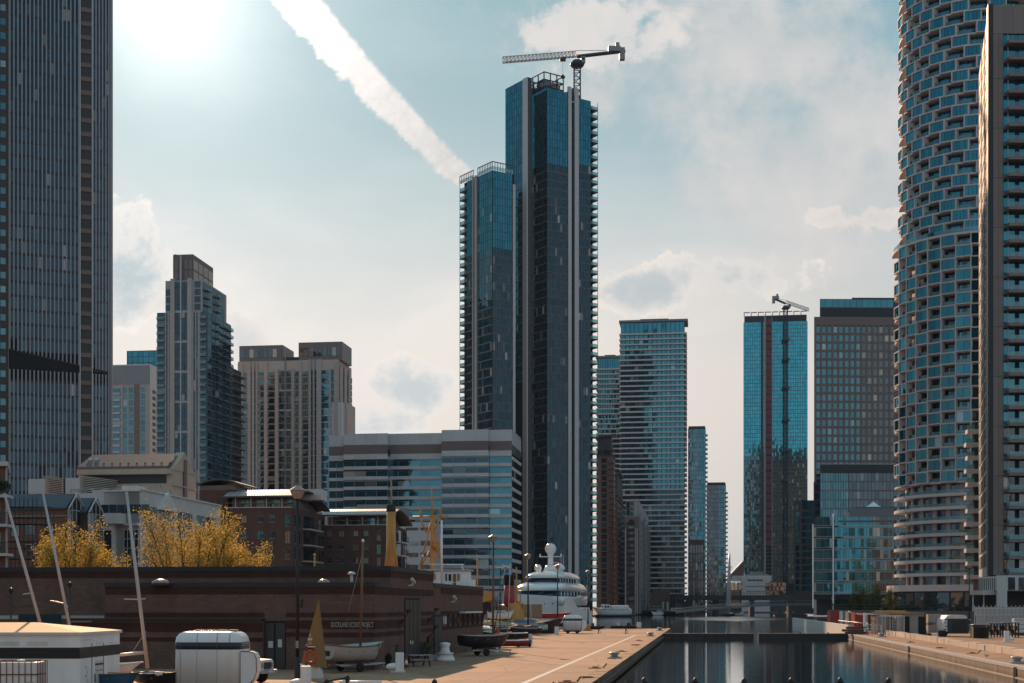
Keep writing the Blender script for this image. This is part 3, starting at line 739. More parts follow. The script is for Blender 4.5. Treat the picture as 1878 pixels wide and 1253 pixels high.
# --- dark curtain wall wing in front of it
fr = front(1504, 655, (1, 0.02), (0.26, 1)); s1 = fr.s(1660); zt = fr.z(851)
b = Bld('office_wing', fr.at(s1 / 2, -6), 'dark glazed wing with black louvred top storey below the brown tower', 'building', lim=220)
b.core(fr, 0, s1, 14, 0, zt, 'dark_clad')
panes(b, fr, .1, fr.s(1556), 40, fr.z(868), 11, 4.1, 'glass_mid', mull=.18, sill=.7, bandm='slab_grey'); panes(b, fr, fr.s(1556) + .2, s1, 40, fr.z(868), 15, 4.1, 'glass_smoke', mull=.18, sill=.7, bandm='brown_clad')
for k in range(34):
    for q in range(3): b.piece('louvre_panel', 'black_paint', fr, .2 + k * 1.15, .2 + k * 1.15 + .95, fr.z(867) + q * 1.4 + .1, fr.z(867) + q * 1.4 + 1.25, 0, .12)
b.box('roof_edge', 'grey_metal', fr, -.1, s1, zt - .3, zt + .2, -12, .3); b.done()
fr = front(1492, 668, (1, 0.02), (0.26, 1)); s1 = fr.s(1505); b = Bld('stair_tower', fr.at(s1 / 2, -5), 'narrow brown strip of windows left of the dark glazed wing', 'building', lim=60)
b.core(fr, 0, s1, 10, 0, fr.z(884), 'spandrel_brown')
for i in range(8): b.piece('window', 'glass_mid', fr, .7, s1 - .5, fr.z(900) - i * 3.9, fr.z(900) - i * 3.9 + 2.6, -.05, .06)
b.done()
# --- narrow red and blue banded block
fr = front(1456, 720, RD, (0.25, 1)); s1 = fr.s(1493); zt = fr.z(918); b = Bld('office_block', fr.at(s1 / 2, -8), 'narrow red brick block with bands of bright blue glass', lim=120)
b.core(fr, 0, s1, 18, 0, zt, 'spandrel_brown')
fh = (fr.z(930) - fr.z(1085)) / 12.5
for i in range(13):
    z = fr.z(1086) + i * fh
    b.piece('window', 'glass_blue', fr, fr.s(1459), fr.s(1466), z + .7, z + fh - .5, -.05, .06)
    for j in range(4):
        a = fr.s(1470.5) + j * (s1 - fr.s(1470.5)) / 4; b.piece('window', 'glass_blue', fr, a, a + (s1 - fr.s(1470.5)) / 4 - .08, z + .55, z + fh - .35 + (2.2 if i == 12 else 0), -.05, .06)
    b.piece('brick_band', 'red_brick', fr, fr.s(1470), s1 + .02, z - .32, z + .52, -.02, .15)
b.done()
# --- glazed office with the white mast and roof tent
fr = front(1491, 575, (1, -0.06), (0.26, 1)); s1 = fr.s(1668); zt = fr.z(948)
b = Bld('glass_office', fr.at(s1 / 2, -10), 'low blue glass office with a tall white corner column', 'building', lim=220)
b.core(fr, 0, s1, 24, 6.5, zt, 'dark_room')
fh = (zt - fr.z(1090)) / 7.0; z0 = fr.z(1090)
for i in range(7):
    z = z0 + i * fh
    for (a, c, n, g) in ((fr.s(1492), fr.s(1526), 7, 'glass_teal'), (fr.s(1530), fr.s(1600), 13, 'glass_teal'), (fr.s(1600), s1, 10, 'glass_room')):
        w = (c - a) / n
        for j in range(n): b.piece('window', g, fr, a + j * w + .05, a + (j + 1) * w - .05, z + .95, z + fh - .06, -.05, .08)
        b.piece('spandrel', 'glass_mid', fr, a, c, z + .28, z + .9, -.05, .06)
    b.piece('floor_band', 'spandrel_grey', fr, 0, s1, z, z + .16, -.02, .22); b.piece('floor_band', 'spandrel_grey', fr, 0, s1, z + .9, z + 1.0, -.02, .2)
b.box('column', 'white_paint', fr, fr.s(1526.2), fr.s(1528.8), 0, zt + 1.2, .1, .75); b.box('column', 'white_paint', fr, -.3, .15, 3, zt - 3, .1, .7)
b.box('roof_beam', 'brown_clad', fr, fr.s(1538), s1, fr.z(958), fr.z(955) , .1, .9)
b.box('undercroft_pier', 'pale_stone', fr, fr.s(1492), fr.s(1497), 0, 6.5, -4, 0); b.box('undercroft_wall', 'pale_stone', fr, fr.s(1600), fr.s(1668), 0, 6.5, -6, -1); b.box('undercroft_back', 'dark_clad', fr, 0, s1, 0, 6.4, -14, -9); b.done()
fr2 = front(1558, 592, (1, -0.06), (0.28, 1)); b = Bld('roof_pavilion', fr2.at(10, -6), 'grey roof pavilion carrying a white tensile tent', 'pavilion')
b.loc.z = 0; e1 = fr2.s(1655); b.core(fr2, 0, e1, 10, zt, fr2.z(930), 'slab_grey', 'pavilion_wall')
b.box('plinth', 'pale_stone', fr2, -2.4, 0, zt, fr2.z(939), -9, -.5); b.done()
tent = MB(); rings = []
us = [1569 + i * 4.2 for i in range(19)]
def tz(u):
    q = (u - 1601) / 32.0; return 936 - 17 * max(0, 1 - abs(q)) ** 1.7 - (5 if abs(u - 1575) < 4 or abs(u - 1634) < 5 else 0)
for u in us:
    s = fr2.s(u); z = fr2.z(tz(u)); base = fr2.z(932)
    rings.append([Vector((*fr2.at(s, n), base + (z - base) * (1 - abs(n + 5) / 5.6) ** .8 * .98 + .1 + .35 * math.cos(n))) for n in [0.5 - i * 1.1 for i in range(11)]])
tent.loft(rings, False, True, False); o = obj('tensile_canopy', tent, 'membrane'); tag(o, 'white peaked tent canopy on the roof of the glass office', 'canopy')
# --- white quayside building behind the bridges and the orange sloped roof
fr = front(1338, 955); s1 = fr.s(1442); b = Bld('quayside_building', fr.at(s1 / 2, -10), 'pale stepped building with mirror glass wings seen over the bridges', lim=80)
b.core(fr, fr.s(1360), fr.s(1412), 20, 0, fr.z(1058), 'pale_render'); b.core(fr, fr.s(1342), fr.s(1415), 18, fr.z(1066), fr.z(1056), 'pale_render', 'wall', -1.5)
b.box('roof', 'grey_metal', fr, fr.s(1366), fr.s(1410), fr.z(1058), fr.z(1053), -18, -2); b.box('roof', 'grey_metal', fr, fr.s(1378), fr.s(1400), fr.z(1053), fr.z(1048.5), -16, -4)
for k in range(9): b.piece('window', 'glass_dark', fr, fr.s(1371 + k * 3.2), fr.s(1373.4 + k * 3.2), fr.z(1066), fr.z(1063), -1, .1)
for r_ in range(2):
    for k in range(11): b.piece('porthole_window', 'glass_dark', fr, fr.s(1369 + k * 3.9), fr.s(1370.8 + k * 3.9), fr.z(1077 + r_ * 9), fr.z(1074.6 + r_ * 9), -.2, .1)
for k in range(7): b.piece('mirror_pane', 'glass_mirror', fr, fr.s(1339 + k * 3.2), fr.s(1342 + k * 3.2), fr.z(1082), fr.z(1068), -6, .3)
b.box('brick_base', 'orange_brick', fr, fr.s(1338), fr.s(1356), 2, fr.z(1082), -10, .25)
for r_ in range(3):
    for k in range(11): b.piece('mirror_pane', 'glass_mirror', fr, fr.s(1404 + k * 3.4), fr.s(1407.2 + k * 3.4), fr.z(1091 - r_ * 7.6), fr.z(1084 - r_ * 7.6), -6, .3)
b.core(fr, fr.s(1404), fr.s(1441.5), 16, 0, fr.z(1068.5), 'dark_clad', 'wall', -.2); b.core(fr, fr.s(1338), fr.s(1361), 14, 0, fr.z(1068.5), 'dark_clad', 'wall', -.2); b.done()
y_ = 1110; mb = MB(); A, B_, C_ = pt(1332, 1064, y_), pt(1364, 1030, y_), pt(1364, 1064, y_)
mb.add([A, C_, B_, A + Vector((3, 24, 0)), C_ + Vector((3, 24, 0)), B_ + Vector((3, 24, 0))], [(0, 1, 2), (5, 4, 3), (0, 3, 4, 1), (1, 4, 5, 2), (2, 5, 3, 0)])
mb.box((A.x + 6, y_ + 12, A.z / 2 - 1), (18, 22, A.z - 2.2))
sl_ = empty('sloped_building', (A.x, y_, 0), 'orange brick building with steep sloped roof at the foot of the sky gap', 'building')
for i in range(len(mb.v)): mb.v[i] = (mb.v[i][0] - A.x, mb.v[i][1] - y_, mb.v[i][2])
obj('wall', mb, 'orange_brick', sl_)
mb = MB(); n = Vector((-.3, 0, .3)); mb.hexa([Vector((0, -.6, A.z)) , Vector((B_.x - A.x, -.6, B_.z)), Vector((B_.x - A.x + 3, 24, B_.z)), Vector((3, 24, A.z))], [Vector((-.7, -.6, A.z + .8)), Vector((B_.x - A.x - .7, -.6, B_.z + .8)), Vector((B_.x - A.x + 2.3, 24, B_.z + .8)), Vector((2.3, 24, A.z + .8))]); obj('roof', mb, 'white_paint', sl_)

# --- bridges -----------------------------------------------------------------------------
y_ = 830
br = empty('railway_bridge', (pt(1360, 0, y_).x, y_, 0), 'dark flat railway bridge crossing the dock behind the footbridge', 'bridge'); bx_ = br.location.x
def uz(v, y): return EYE - (v - HZ) / F * y
xa, xb = pt(1236, 0, y_).x - bx_, pt(1494, 0, y_).x - bx_
mb = MB().box(((xa + xb) / 2, 0, (uz(1092, y_) + uz(1101, y_)) / 2), (xb - xa, 9, uz(1092, y_) - uz(1101, y_))); obj('deck', mb, 'dark_clad', br)
mb = MB()
for k in range(44): mb.box((xa + (k + .5) * (xb - xa) / 44, -4.6, uz(1089.6, y_)), (.25, .2, 1.5))
mb.box(((xa + xb) / 2, -4.6, uz(1088, y_)), (xb - xa, .2, .25)); obj('railing', mb, 'dark_metal', br)
for u in (1262, 1312, 1378, 1448): obj('pier', MB().box((pt(u, 0, y_).x - bx_, 0, (uz(1101, y_) - 3.4) / 2), (2.6, 6, uz(1101, y_) + 3.4)), 'dark_clad', br)
for u0, u1 in ((1238, 1252), (1254, 1262), (1310, 1330)): obj('abutment', MB().box((pt((u0 + u1) / 2, 0, y_).x - bx_, 2, 3), ((u1 - u0) * y_ / F, 5, 7.4)), 'slab_grey', br)
y_ = 690
fb = empty('footbridge', (pt(1360, 0, y_).x, y_, 0), 'curved white footbridge with a leaning mast rising from the water', 'footbridge'); bx_ = fb.location.x
path = [(1240, 1121), (1270, 1117.6), (1300, 1114.6), (1330, 1112), (1360, 1110), (1390, 1108.4), (1420, 1107.4), (1450, 1106.6), (1480, 1106.6), (1500, 1106.8)]
P = [Vector((pt(u, v, y_).x - bx_, 0, pt(u, v, y_).z)) for u, v in path]
obj('deck', MB().loft([[p + Vector((0, -2, 0)), p + Vector((0, 2, 0)), p + Vector((0, 1.4, -1.1)), p + Vector((0, -1.4, -1.1))] for p in P], True, False), 'fin_alu', fb)
for sy in (-2, 2):
    mb = MB(); mb.tube([p + Vector((0, sy, 1.15)) for p in P], .07, 6)
    for a, c in zip(P, P[1:]):
        for t in (0, .25, .5, .75): q = a.lerp(c, t); mb.bar(q + Vector((0, sy, 0)), q + Vector((0, sy, 1.15)), .06)
    obj('railing', mb, 'fin_alu', fb)
    obj('glass_screen', MB().add([v for p in P for v in (p + Vector((0, sy, .1)), p + Vector((0, sy, 1.05)))], [(2 * i, 2 * i + 2, 2 * i + 3, 2 * i + 1) for i in range(len(P) - 1)]), 'screen_glass', fb, fix=False)
m0, m1 = pt(1335.5, 1128, y_), pt(1338, 1015, y_); o_ = fb.location
mb = MB().tube([m0 - o_, (m0.lerp(m1, .5)) - o_, m1 - o_], [1.15, .95, .38], 12); ms = obj('mast', mb, 'spandrel_grey', fb)
mb = MB(); top = m0.lerp(m1, .78) - o_
for i in (1, 3, 5, 7): mb.tube([top, P[i]], .05, 4)
obj('stay_cable', mb, 'grey_metal', fb)
mb = MB()
for t in (.62, .78): q = m0.lerp(m1, t) - o_; mb.box(q, (2.8, .5, .35))
obj('mast_bracket', mb, 'dark_metal', fb); obj('mast_base', MB().lathe((P[3].x - .3, 0, -5), [(3.2, 0), (3.0, 3.9), (2.2, 5)], 16), 'dark_metal', fb)
# ================================================================== MIDDLE DISTANCE, LEFT TO RIGHT
# --- dark finned tower on the left ---------------------------------------------------------
fd = Vector((0.933, 0.36)); P = Vector((kx(200) * 345, 345)); fr = Fr(P - fd * 60, fd); R_ = 60.0
sL, sR = fr.s(18), 60.0
b = Bld('finned_tower', fr.at(45, -12), 'very tall dark tower with close vertical fins and a slanting recess', 'tower', lim=300)
H = 176.0; b.core(fr, sL - 40, sR - .35, 30, 0, H, 'dark_room')
nf = 52; fh = 3.33
fins = [18 + i * 7.45 for i in range(18)] + [170.5, 176, 182, 188, 194, 199.5]
zU = lambda s: fr.z(640, sL) + (fr.z(683, sR) - fr.z(640, sL)) * (s - sL) / (sR - sL)
zD = lambda s: fr.z(677, sL) + (fr.z(688, sR) - fr.z(677, sL)) * (s - sL) / (sR - sL)
for j, u in enumerate(fins):
    s = fr.s(u)
    b.piece('fin', 'fin_grey', fr, s - .16, s + .16, zU(s), H - .01 * j, .02, .42)
    b.piece('fin', 'fin_grey', fr, s - .16, s + .16, 8, zD(s), .02, .42)
for i in range(nf):
    z = 4 + i * fh
    for j in range(len(fins) - 1):
        a, c = fr.s(fins[j]), fr.s(fins[j + 1])
        zz0, zz1 = z + .55, z + fh - .08
        if zz1 > zD((a + c) / 2) and zz0 < zU((a + c) / 2): continue
        if fins[j] < 148 and fins[j + 1] > 150 or fins[j] > 144 and fins[j] < 166: continue
        b.piece('window', 'glass_night' if (j * 7 + i * 3) % 5 else 'glass_dark', fr, a + .18, c - .18, zz0, zz1, -.05, .05)
    if not (zD(30) - 2 < z < zU(30) + 1): b.piece('spandrel', 'dark_clad', fr, sL, fr.s(146), z - .04, z + .5, -.05, .09)
    # open loggias down the right-hand bay
    a, c = fr.s(147.5), fr.s(168.5)
    b.piece('loggia_back', 'dark_clad', fr, a + .1, c - .1, z + 1.0, z + fh - .1, -.05, .02)
    b.piece('loggia_parapet', 'brown_clad', fr, a + .1, c - .1, z - .06, z + 1.0, -.02, .22)
    b.piece('spandrel', 'dark_clad', fr, c + .1, sR, z - .04, z + .5, -.05, .09)
for u in (147, 169): b.piece('fin', 'fin_alu', fr, fr.s(u) - .1, fr.s(u) + .1, 8, H, .02, .45)
# rounded right-hand edge
mb = b.mb('corner_glazing', 'dark_clad'); ce = fr.at(sR - .35, -1.1) - b.loc.xy
mb.lathe((ce.x, ce.y, 0), [(1.15, 0), (1.15, H)], 20)
for q in range(4):
    t = math.atan2(fr.n.y, fr.n.x) + .25 + q * .38; mb2 = b.mb('corner_fin', 'fin_alu'); mb2.box((ce.x + 1.22 * math.cos(t), ce.y + 1.22 * math.sin(t), H / 2), (.3, .12, H - 4), t)
# darker bay at the frame edge with separate small windows
for i in range(nf):
    z = 4 + i * fh
    b.piece('small_window', 'glass_mid', fr, fr.s(1), fr.s(10.5), z + .8, z + 2.3, .06, .14)
    for k in range(4): b.piece('small_window', 'glass_mid', fr, fr.s(1) - 3.5 * (k + 1), fr.s(1) - 3.5 * (k + 1) + 1.5, z + .8, z + 2.3, .06, .14)
b.box('side_cladding', 'dark_clad', fr, sL - 30, fr.s(14.5), 0, H, .0, .08); b.box('corner_strip', 'bronze_clad', fr, fr.s(15), fr.s(16.2), 0, H, .1, .3)
b.box('recess_soffit', 'black_paint', fr, sL, sR - .3, zU(sL) - .3, zU(sL) , -.3, .1, za=zU(sR) - .3, zb=zU(sR)); b.done()

# --- small blue-topped block and slab block behind --------------------------------------
fr = front(234, 760); s1 = fr.s(292); b = Bld('glass_block', fr.at(s1 / 2, -8), 'blue glass top of a far block with a thin red frame', lim=40)
b.core(fr, 0, s1, 16, 0, fr.z(645), 'dark_room')
for k in range(6):
    for q in range(3): b.piece('window', 'glass_blue', fr, k * s1 / 6 + .1, (k + 1) * s1 / 6 - .1, fr.z(676) + q * 3.1, fr.z(676) + q * 3.1 + 2.9, -.02, .08)
b.box('frame', 'red_hoist', fr, -.3, s1, fr.z(645), fr.z(644), -14, .3); b.box('frame', 'red_hoist', fr, -.3, .1, 60, fr.z(645), -1, .3); b.done()
fr = front(203, 690); s1 = fr.s(275); sd = Fr(fr.at(s1), DD); b = Bld('slab_block', fr.at(s1 / 2, -8), 'pale grey slab block between the finned tower and the stepped tower', lim=120)
zt = fr.z(672); b.core(fr, 0, s1, 14, 0, zt, 'pale_stone')
b.box('roof_storey', 'spandrel_grey', fr, 0, s1, zt, zt + .6, -14, .3); b.core(fr, .05, s1 - .05, 13, zt - 9, zt, 'grey_metal', 'roof_storey', .15)
for i in range(17):
    z = zt - 13 - i * 3.15
    for (u0, u1) in ((226, 233), (236, 244), (258, 266)): b.piece('window', 'glass_mid', fr, fr.s(u0), fr.s(u1), z, z + 2.6, -.05, .06)
    b.piece('balcony', 'spandrel_grey', fr, .1, fr.s(221), z - .9, z, 0, 1.1); b.piece('window', 'glass_mid', fr, .2, fr.s(221), z, z + 2.1, -.05, .06)
    for k in range(2): b.piece('side_balcony', 'dark_metal', sd, 3 + k * 5.5, 6.5 + k * 5.5, z, z + 1.6, 0, .3)
b.box('pier', 'pale_stone', fr, fr.s(222), fr.s(225.5), 20, zt - 9, 0, .4); b.box('pier', 'bronze_clad', fr, fr.s(246), fr.s(256), 20, zt - 9, 0, .25); b.box('side_wall', 'white_dirty', sd, 0, 13.5, 10, zt + .2, .02, .12); b.done()

# --- stepped residential towers ------------------------------------------------------------
def balcony(b, fr, s0, s1, z, slabm='slab_grey', out=1.3, gl='balcony_glass', h=1.05):
    b.piece('balcony_slab', slabm, fr, s0, s1, z - .18, z, 0, out)
    b.piece('balustrade', gl, fr, s0 + .05, s1 - .05, z + .05, z + h, out - .06, out)
fr = front(288, 588); s = fr.s; z = lambda v: fr.z(v)
b = Bld('stepped_tower', fr.at(10, -14), 'tall stepped stone tower with dark penthouse left of the pale twin block', 'tower', lim=300)
b.lims.update(balustrade=220, balcony_slab=220, side_window=120)
b.core(fr, 0, s(380), 30, 0, z(574), 'slab_grey'); b.core(fr, s(303.5), s(371), 30, 0, z(516), 'pale_stone', 'wall', .02)
b.core(fr, s(315), s(351.5), 26, z(516), z(467), 'brown_clad', 'penthouse', -1.5)
f4 = 13.75 * 588 / F
for (u0, u1) in ((313.5, 321), (344.5, 352.5)): b.piece('stone_pier', 'pale_stone', fr, s(u0), s(u1), 0, z(513), 0, .7)
for (u0, u1) in ((303.2, 305.4), (308.2, 310.6), (313.4 - 1.6, 313.5), (352.6, 355.6), (358.8, 361), (363.6, 367.5)): b.piece('stone_pier', 'pale_stone', fr, s(u0), s(u1), 0, z(575), 0, .5)
for (u0, u1) in ((305.4, 308.2), (310.6, 311.9), (355.6, 358.8), (361, 363.6)):
    for i in range(24): b.piece('window', 'glass_dark', fr, s(u0) + .03, s(u1) - .03, z(575) - (i + 1) * f4 * 1.5 + .25, z(575) - i * f4 * 1.5 - .1, -.02, .25)
for i in range(42):
    zz = z(518) - (i + 1) * f4
    if zz < 4: break
    for (u0, u1) in ((321.3, 325.8), (326.2, 330.4), (333.6, 338.8), (339.2, 344.2)):
        b.piece('window', 'glass_dark', fr, s(u0), s(u1), zz + .5, zz + f4 - .12, -.02, .2)
    b.piece('spandrel', 'pale_stone' if i % 4 == 3 else 'spandrel_brown', fr, s(321.1), s(344.4), zz - (.5 if i % 4 == 3 else .05), zz + .42, -.02, .28)
    if i < 4:
        for (u0, u1) in ((304.5, 313), (357, 361.8), (362.2, 367.8)): b.piece('window', 'glass_dark', fr, s(u0), s(u1), zz + .5, zz + f4 - .1, -.02, .2)
    else:
        for (u0, u1) in ((288.6, 303), (368.2, 379.6)):
            b.piece('window', 'glass_dark', fr, s(u0) + .1, s(u1) - .1, zz + .1, zz + f4 - .25, -.02, .12); balcony(b, fr, s(u0), s(u1), zz, 'slab_grey', 1.2)
b.piece('stone_pier', 'fin_alu', fr, s(331), s(333), 0, z(470), 0, .45)
for u0 in (318, 326, 336, 344):
    for q in range(2): b.piece('penthouse_panel', 'bronze_clad', fr, s(u0), s(u0 + 6.5), z(514 - q * 19), z(497 - q * 19), -1.5, -1.3)
sd = Fr(fr.at(s(351.5), -1.5), DD)
for k in range(4):
    for q in range(2): b.piece('penthouse_panel', 'warm_lit_stone', sd, .6 + k * 6, 5.6 + k * 6, z(514 - q * 20), z(497 - q * 20), -.02, .15)
sd = Fr(fr.at(s(371)), DD); sd2 = Fr(fr.at(s(380)), DD)
for i in range(42):
    zz = z(518) - (i + 1) * f4
    if zz < 4: break
    if i < 4:
        for k in range(2): balcony(b, sd, 2.5 + k * 13, 7.5 + k * 13, zz, 'fin_grey', 1.4)
        for k in range(5): b.piece('side_window', 'glass_dark', sd, .5 + k * 5.6, 5 + k * 5.6, zz + .2, zz + f4 - .2, -.02, .1)
    else:
        for k in range(6): b.piece('side_window', 'glass_dark', sd2, .3 + k * 4.8, 4.6 + k * 4.8, zz + .2, zz + f4 - .2, -.02, .1)
        for a_ in (9.5, 18.5, 24.5): balcony(b, sd2, a_, a_ + 4.5, zz, 'fin_grey', 1.5)
        b.piece('spandrel', 'slab_grey', sd2, 0, 29, zz - .2, zz + .1, -.02, .16)
b.box('roof_rail', 'dark_metal', fr, s(316), s(320), z(467), z(465.6), -8, -2); b.box('roof_plant', 'dark_metal', fr, s(331), s(338), z(467), z(464.6), -10, -4); b.done()
fr3 = front(405, 640); b = Bld('balcony_tower', fr3.at(3, -8), 'dark wing with see-through corner balconies behind the stepped tower', lim=160)
w = fr3.s(429); b.core(fr3, 0, w - 3.2, 20, 0, fr3.z(670), 'dark_clad')
for i in range(36):
    zz = fr3.z(672) - (i + 1) * 3.3; b.piece('floor_slab', 'slab_grey', fr3, 0, w, zz, zz + .35, -18, .8); b.piece('window', 'glass_mid', fr3, .2, w - 3.4, zz + .5, zz + 3.2, 0, .1)
    b.piece('corner_post', 'dark_metal', fr3, w - .4, w - .15, zz + .36, zz + 3.28, .3, .55); b.piece('balustrade', 'balcony_glass', fr3, w - 3.2, w - .05, zz + .4, zz + 1.4, .6, .66)
    if i % 3: b.piece('room_block', 'dark_clad', fr3, w - 3.15, w - 2.2 + (i % 4) * .4, zz + .36, zz + 3.28, -14, -.4)
b.done()

# --- the pale twin-topped block
fr = front(429, 680); s = fr.s; z = lambda v: fr.z(v)
b = Bld('twin_block', fr.at(24, -14), 'broad pale stone apartment block with two dark rooftop boxes', 'building', lim=300)
b.lims.update(balustrade=160, balcony_slab=160)
b.core(fr, s(429), s(456), 24, 0, z(742), 'warm_lit_stone'); b.core(fr, s(436.5), s(620), 26, 0, z(664), 'warm_lit_stone', 'wall', .02); b.core(fr, s(595), s(628), 22, 0, z(742), 'spandrel_grey', 'wall', .5)
b.core(fr, s(437), s(517), 20, z(664), z(634), 'bronze_clad', 'rooftop_box', -1.5); b.core(fr, s(546), s(626), 20, z(664), z(630.5), 'bronze_clad', 'rooftop_box', -1.5); b.core(fr, s(517), s(546), 14, z(664), z(655), 'dark_clad', 'link', -4)
f3 = 12.05 * 680 / F
piers = [(437, 446, 668), (454, 460.5, 665), (463, 467, 665), (470, 473, 665), (485, 491, 665), (505, 511, 679), (535, 540.5, 679), (549, 554, 665), (566.5, 571, 663), (574.5, 577.5, 663), (581, 590, 663), (604, 608, 680), (613, 620, 668)]
for (u0, u1, v) in piers: b.piece('stone_pier', 'warm_lit_stone' if u0 < 520 else 'pale_stone', fr, s(u0), s(u1), 0, z(v), 0, .8)
for q in range(2):
    for k in range(9): b.piece('rooftop_panel', 'glass_room', fr, s(439 + q * 109 + k * 8.5), s(446.6 + q * 109 + k * 8.5), z(656), z(641), -1.5, -1.3)
for i in range(22):
    zz = z(682) - (i + 1) * f3
    if zz < 3: break
    for (u0, u1) in ((460.5, 463), (467, 470), (571, 574.5), (577.5, 581)): b.piece('window', 'glass_dark', fr, s(u0) + .04, s(u1) - .04, zz + .35, zz + f3 - .05, -.02, .3)
    for (u0, u1) in ((512, 521.6), (525.4, 534.4)): b.piece('window', 'glass_smoke', fr, s(u0), s((u0 + u1) / 2) - .05, zz + .3, zz + f3 - .1, -.02, .3); b.piece('window', 'glass_mid', fr, s((u0 + u1) / 2) + .05, s(u1), zz + .3, zz + f3 - .1, -.02, .3)
    if i % 3 == 2: b.piece('stone_band', 'warm_lit_stone', fr, s(511.2), s(534.8), zz - .45, zz + .28, -.02, .4)
    for (u0, u1, g) in ((446.5, 453.6, 'glass_room'), (473.4, 484.6, 'glass_room'), (492, 504.6, 'glass_room'), (541, 548.6, 'glass_mid'), (554.4, 566, 'glass_mid')):
        b.piece('window', g, fr, s(u0) + .25, s(u1) - .25, zz + .05, zz + f3 - .6, -.02, .1); balcony(b, fr, s(u0), s(u1), zz, 'warm_lit_stone', .75)
    if i < 5:
        b.piece('window', 'glass_mid', fr, s(590.4), s(603.6), zz + .05, zz + f3 - .3, -.02, .2); balcony(b, fr, s(590.2), s(604), zz, 'slab_white', .9); b.piece('window', 'glass_dark', fr, s(608.2), s(612.8), zz + .4, zz + f3 - .2, -.02, .3)
    else:
        for k in range(5): b.piece('window', 'glass_mid', fr, s(584 + k * 5.1), s(588.8 + k * 5.1), zz + .6, zz + f3 - .1, .5, .62)
        for k in range(3): b.piece('window', 'glass_room', fr, s(430 + k * 8.4), s(438 + k * 8.4), zz + .6, zz + f3 - .1, 0, .9)
b.piece('downpipe', 'grey_metal', fr, s(522.4), s(524.6), 0, z(640), 0, .5)
sd = Fr(fr.at(s(621), 0), DD)
for k in range(3): b.piece('stone_pier', 'warm_lit_stone', sd, 2 + k * 8, 5.5 + k * 8, 0, z(672), 0, .5)
for i in range(20):
    zz = z(682) - (i + 1) * f3
    for k in range(3): b.piece('window', 'glass_dark', sd, 5.6 + k * 8, 9.8 + k * 8, zz + .3, zz + f3 - .2, -.02, .12)
sd = Fr(fr.at(s(628), .5), DD); b.box('side_wall', 'warm_lit_stone', sd, 6, 22, 0, z(740), .02, .9); b.done()

# --- striped office block --------------------------------------------------------------------
fr = front(603, 518); s = fr.s
b = Bld('banded_office', fr.at(30, -15), 'broad office block of alternating pale metal and blue glass bands', 'building', lim=300)
segs = [(603.5, 630, -1.5, 799), (630, 711, 1.6, 796.5), (711, 810, -3.0, 797.5), (810, 896, 2.6, 792.5), (896, 938.5, 1.0, 793.5)]
fh = 18.45 * 518 / F
for k, (u0, u1, n, v) in enumerate(segs):
    f2 = Fr(fr.at(0, n), RD); a, c = f2.s(u0), f2.s(u1); zt = f2.z(v)
    b.core(f2, a, c, 26, 0, zt, 'spandrel_grey')
    top = zt - 4.1; b.box('plant_band', 'brown_clad', f2, a - .02, c + .02, top - 3.3, top, -24, .05)
    nc = max(2, int(round((c - a) / 4.2))); w = (c - a) / nc
    for j in range(nc):
        b.piece('parapet_panel', 'spandrel_grey', f2, a + j * w + .05, a + (j + 1) * w - .05, top + .06, zt - .02, 0, .12)
    zz = top - 5.3
    for i in range(14):
        z0 = zz - i * fh
        if z0 < 1: break
        for j in range(nc):
            if i > 0:
                b.piece('window', ('glass_teal', 'glass_teal', 'glass_teal', 'glass_dark', 'glass_teal')[k], f2, a + j * w + .06, a + (j + 1) * w - .06, z0 + 1.25, z0 + fh - .62, -.02, .07)
            b.piece('spandrel_panel', 'spandrel_grey', f2, a + j * w + .04, a + (j + 1) * w - .04, z0 + .04, z0 + 1.2, 0, .16)
        b.piece('lower_band', 'glass_smoke', f2, a, c, z0 - .58, z0 + .02, -.02, .06)
    if k in (1, 3):
        sd = Fr(f2.at(c), DD)
        for i in range(14):
            z0 = zz - i * fh
            if z0 < 1: break
            b.piece('return_window', 'glass_dark', sd, .1, 4, z0 + 1.25, z0 + fh - .1, -.02, .06)
sd = Fr(Fr(fr.at(0, 1.0), RD).at(Fr(fr.at(0, 1.0), RD).s(938.5)), DD); zt = fr.z(795, s(938)); top = zt - 4.1
for k in range(5): b.piece('parapet_panel', 'spandrel_grey', sd, k * 5.2, k * 5.2 + 5.1, top + .06, zt, 0, .1)
for k in range(3): b.piece('plant_louvre', 'dark_metal', sd, 1.2 + k * 8, 8.4 + k * 8, top - 3.2, top - .1, 0, .1)
for i in range(13):
    z0 = top - 5.3 - i * fh
    for k in range(5): b.piece('spandrel_panel', 'pink_stone', sd, k * 5.2 + .03, k * 5.2 + 5.17, z0, z0 + 1.2, 0, .14); b.piece('return_window', 'glass_dark', sd, k * 5.2 + .05, k * 5.2 + 5.15, z0 + 1.25, z0 + fh - .1, -.02, .06)
b.done()
# lower grey office in front of it
fr = front(742, 470); b = Bld('grey_office', fr.at(3, -8), 'plain grey office end wall with dark window strips between ship masts', lim=60)
w = fr.s(796); b.core(fr, -22, w, 16, 0, fr.z(958), 'spandrel_grey')
for v0, v1 in ((968, 973), (992, 1001), (1014, 1022), (1036, 1044)):
    for k in range(2): b.piece('window', 'glass_smoke', fr, .4 + k * w * .5, w * .47 + k * w * .5, fr.z(v1), fr.z(v0), -.02, .08)
b.core(fr, fr.s(590), -1, 12, 0, fr.z(930), 'grey_metal', 'rear_wall', -6); b.done()
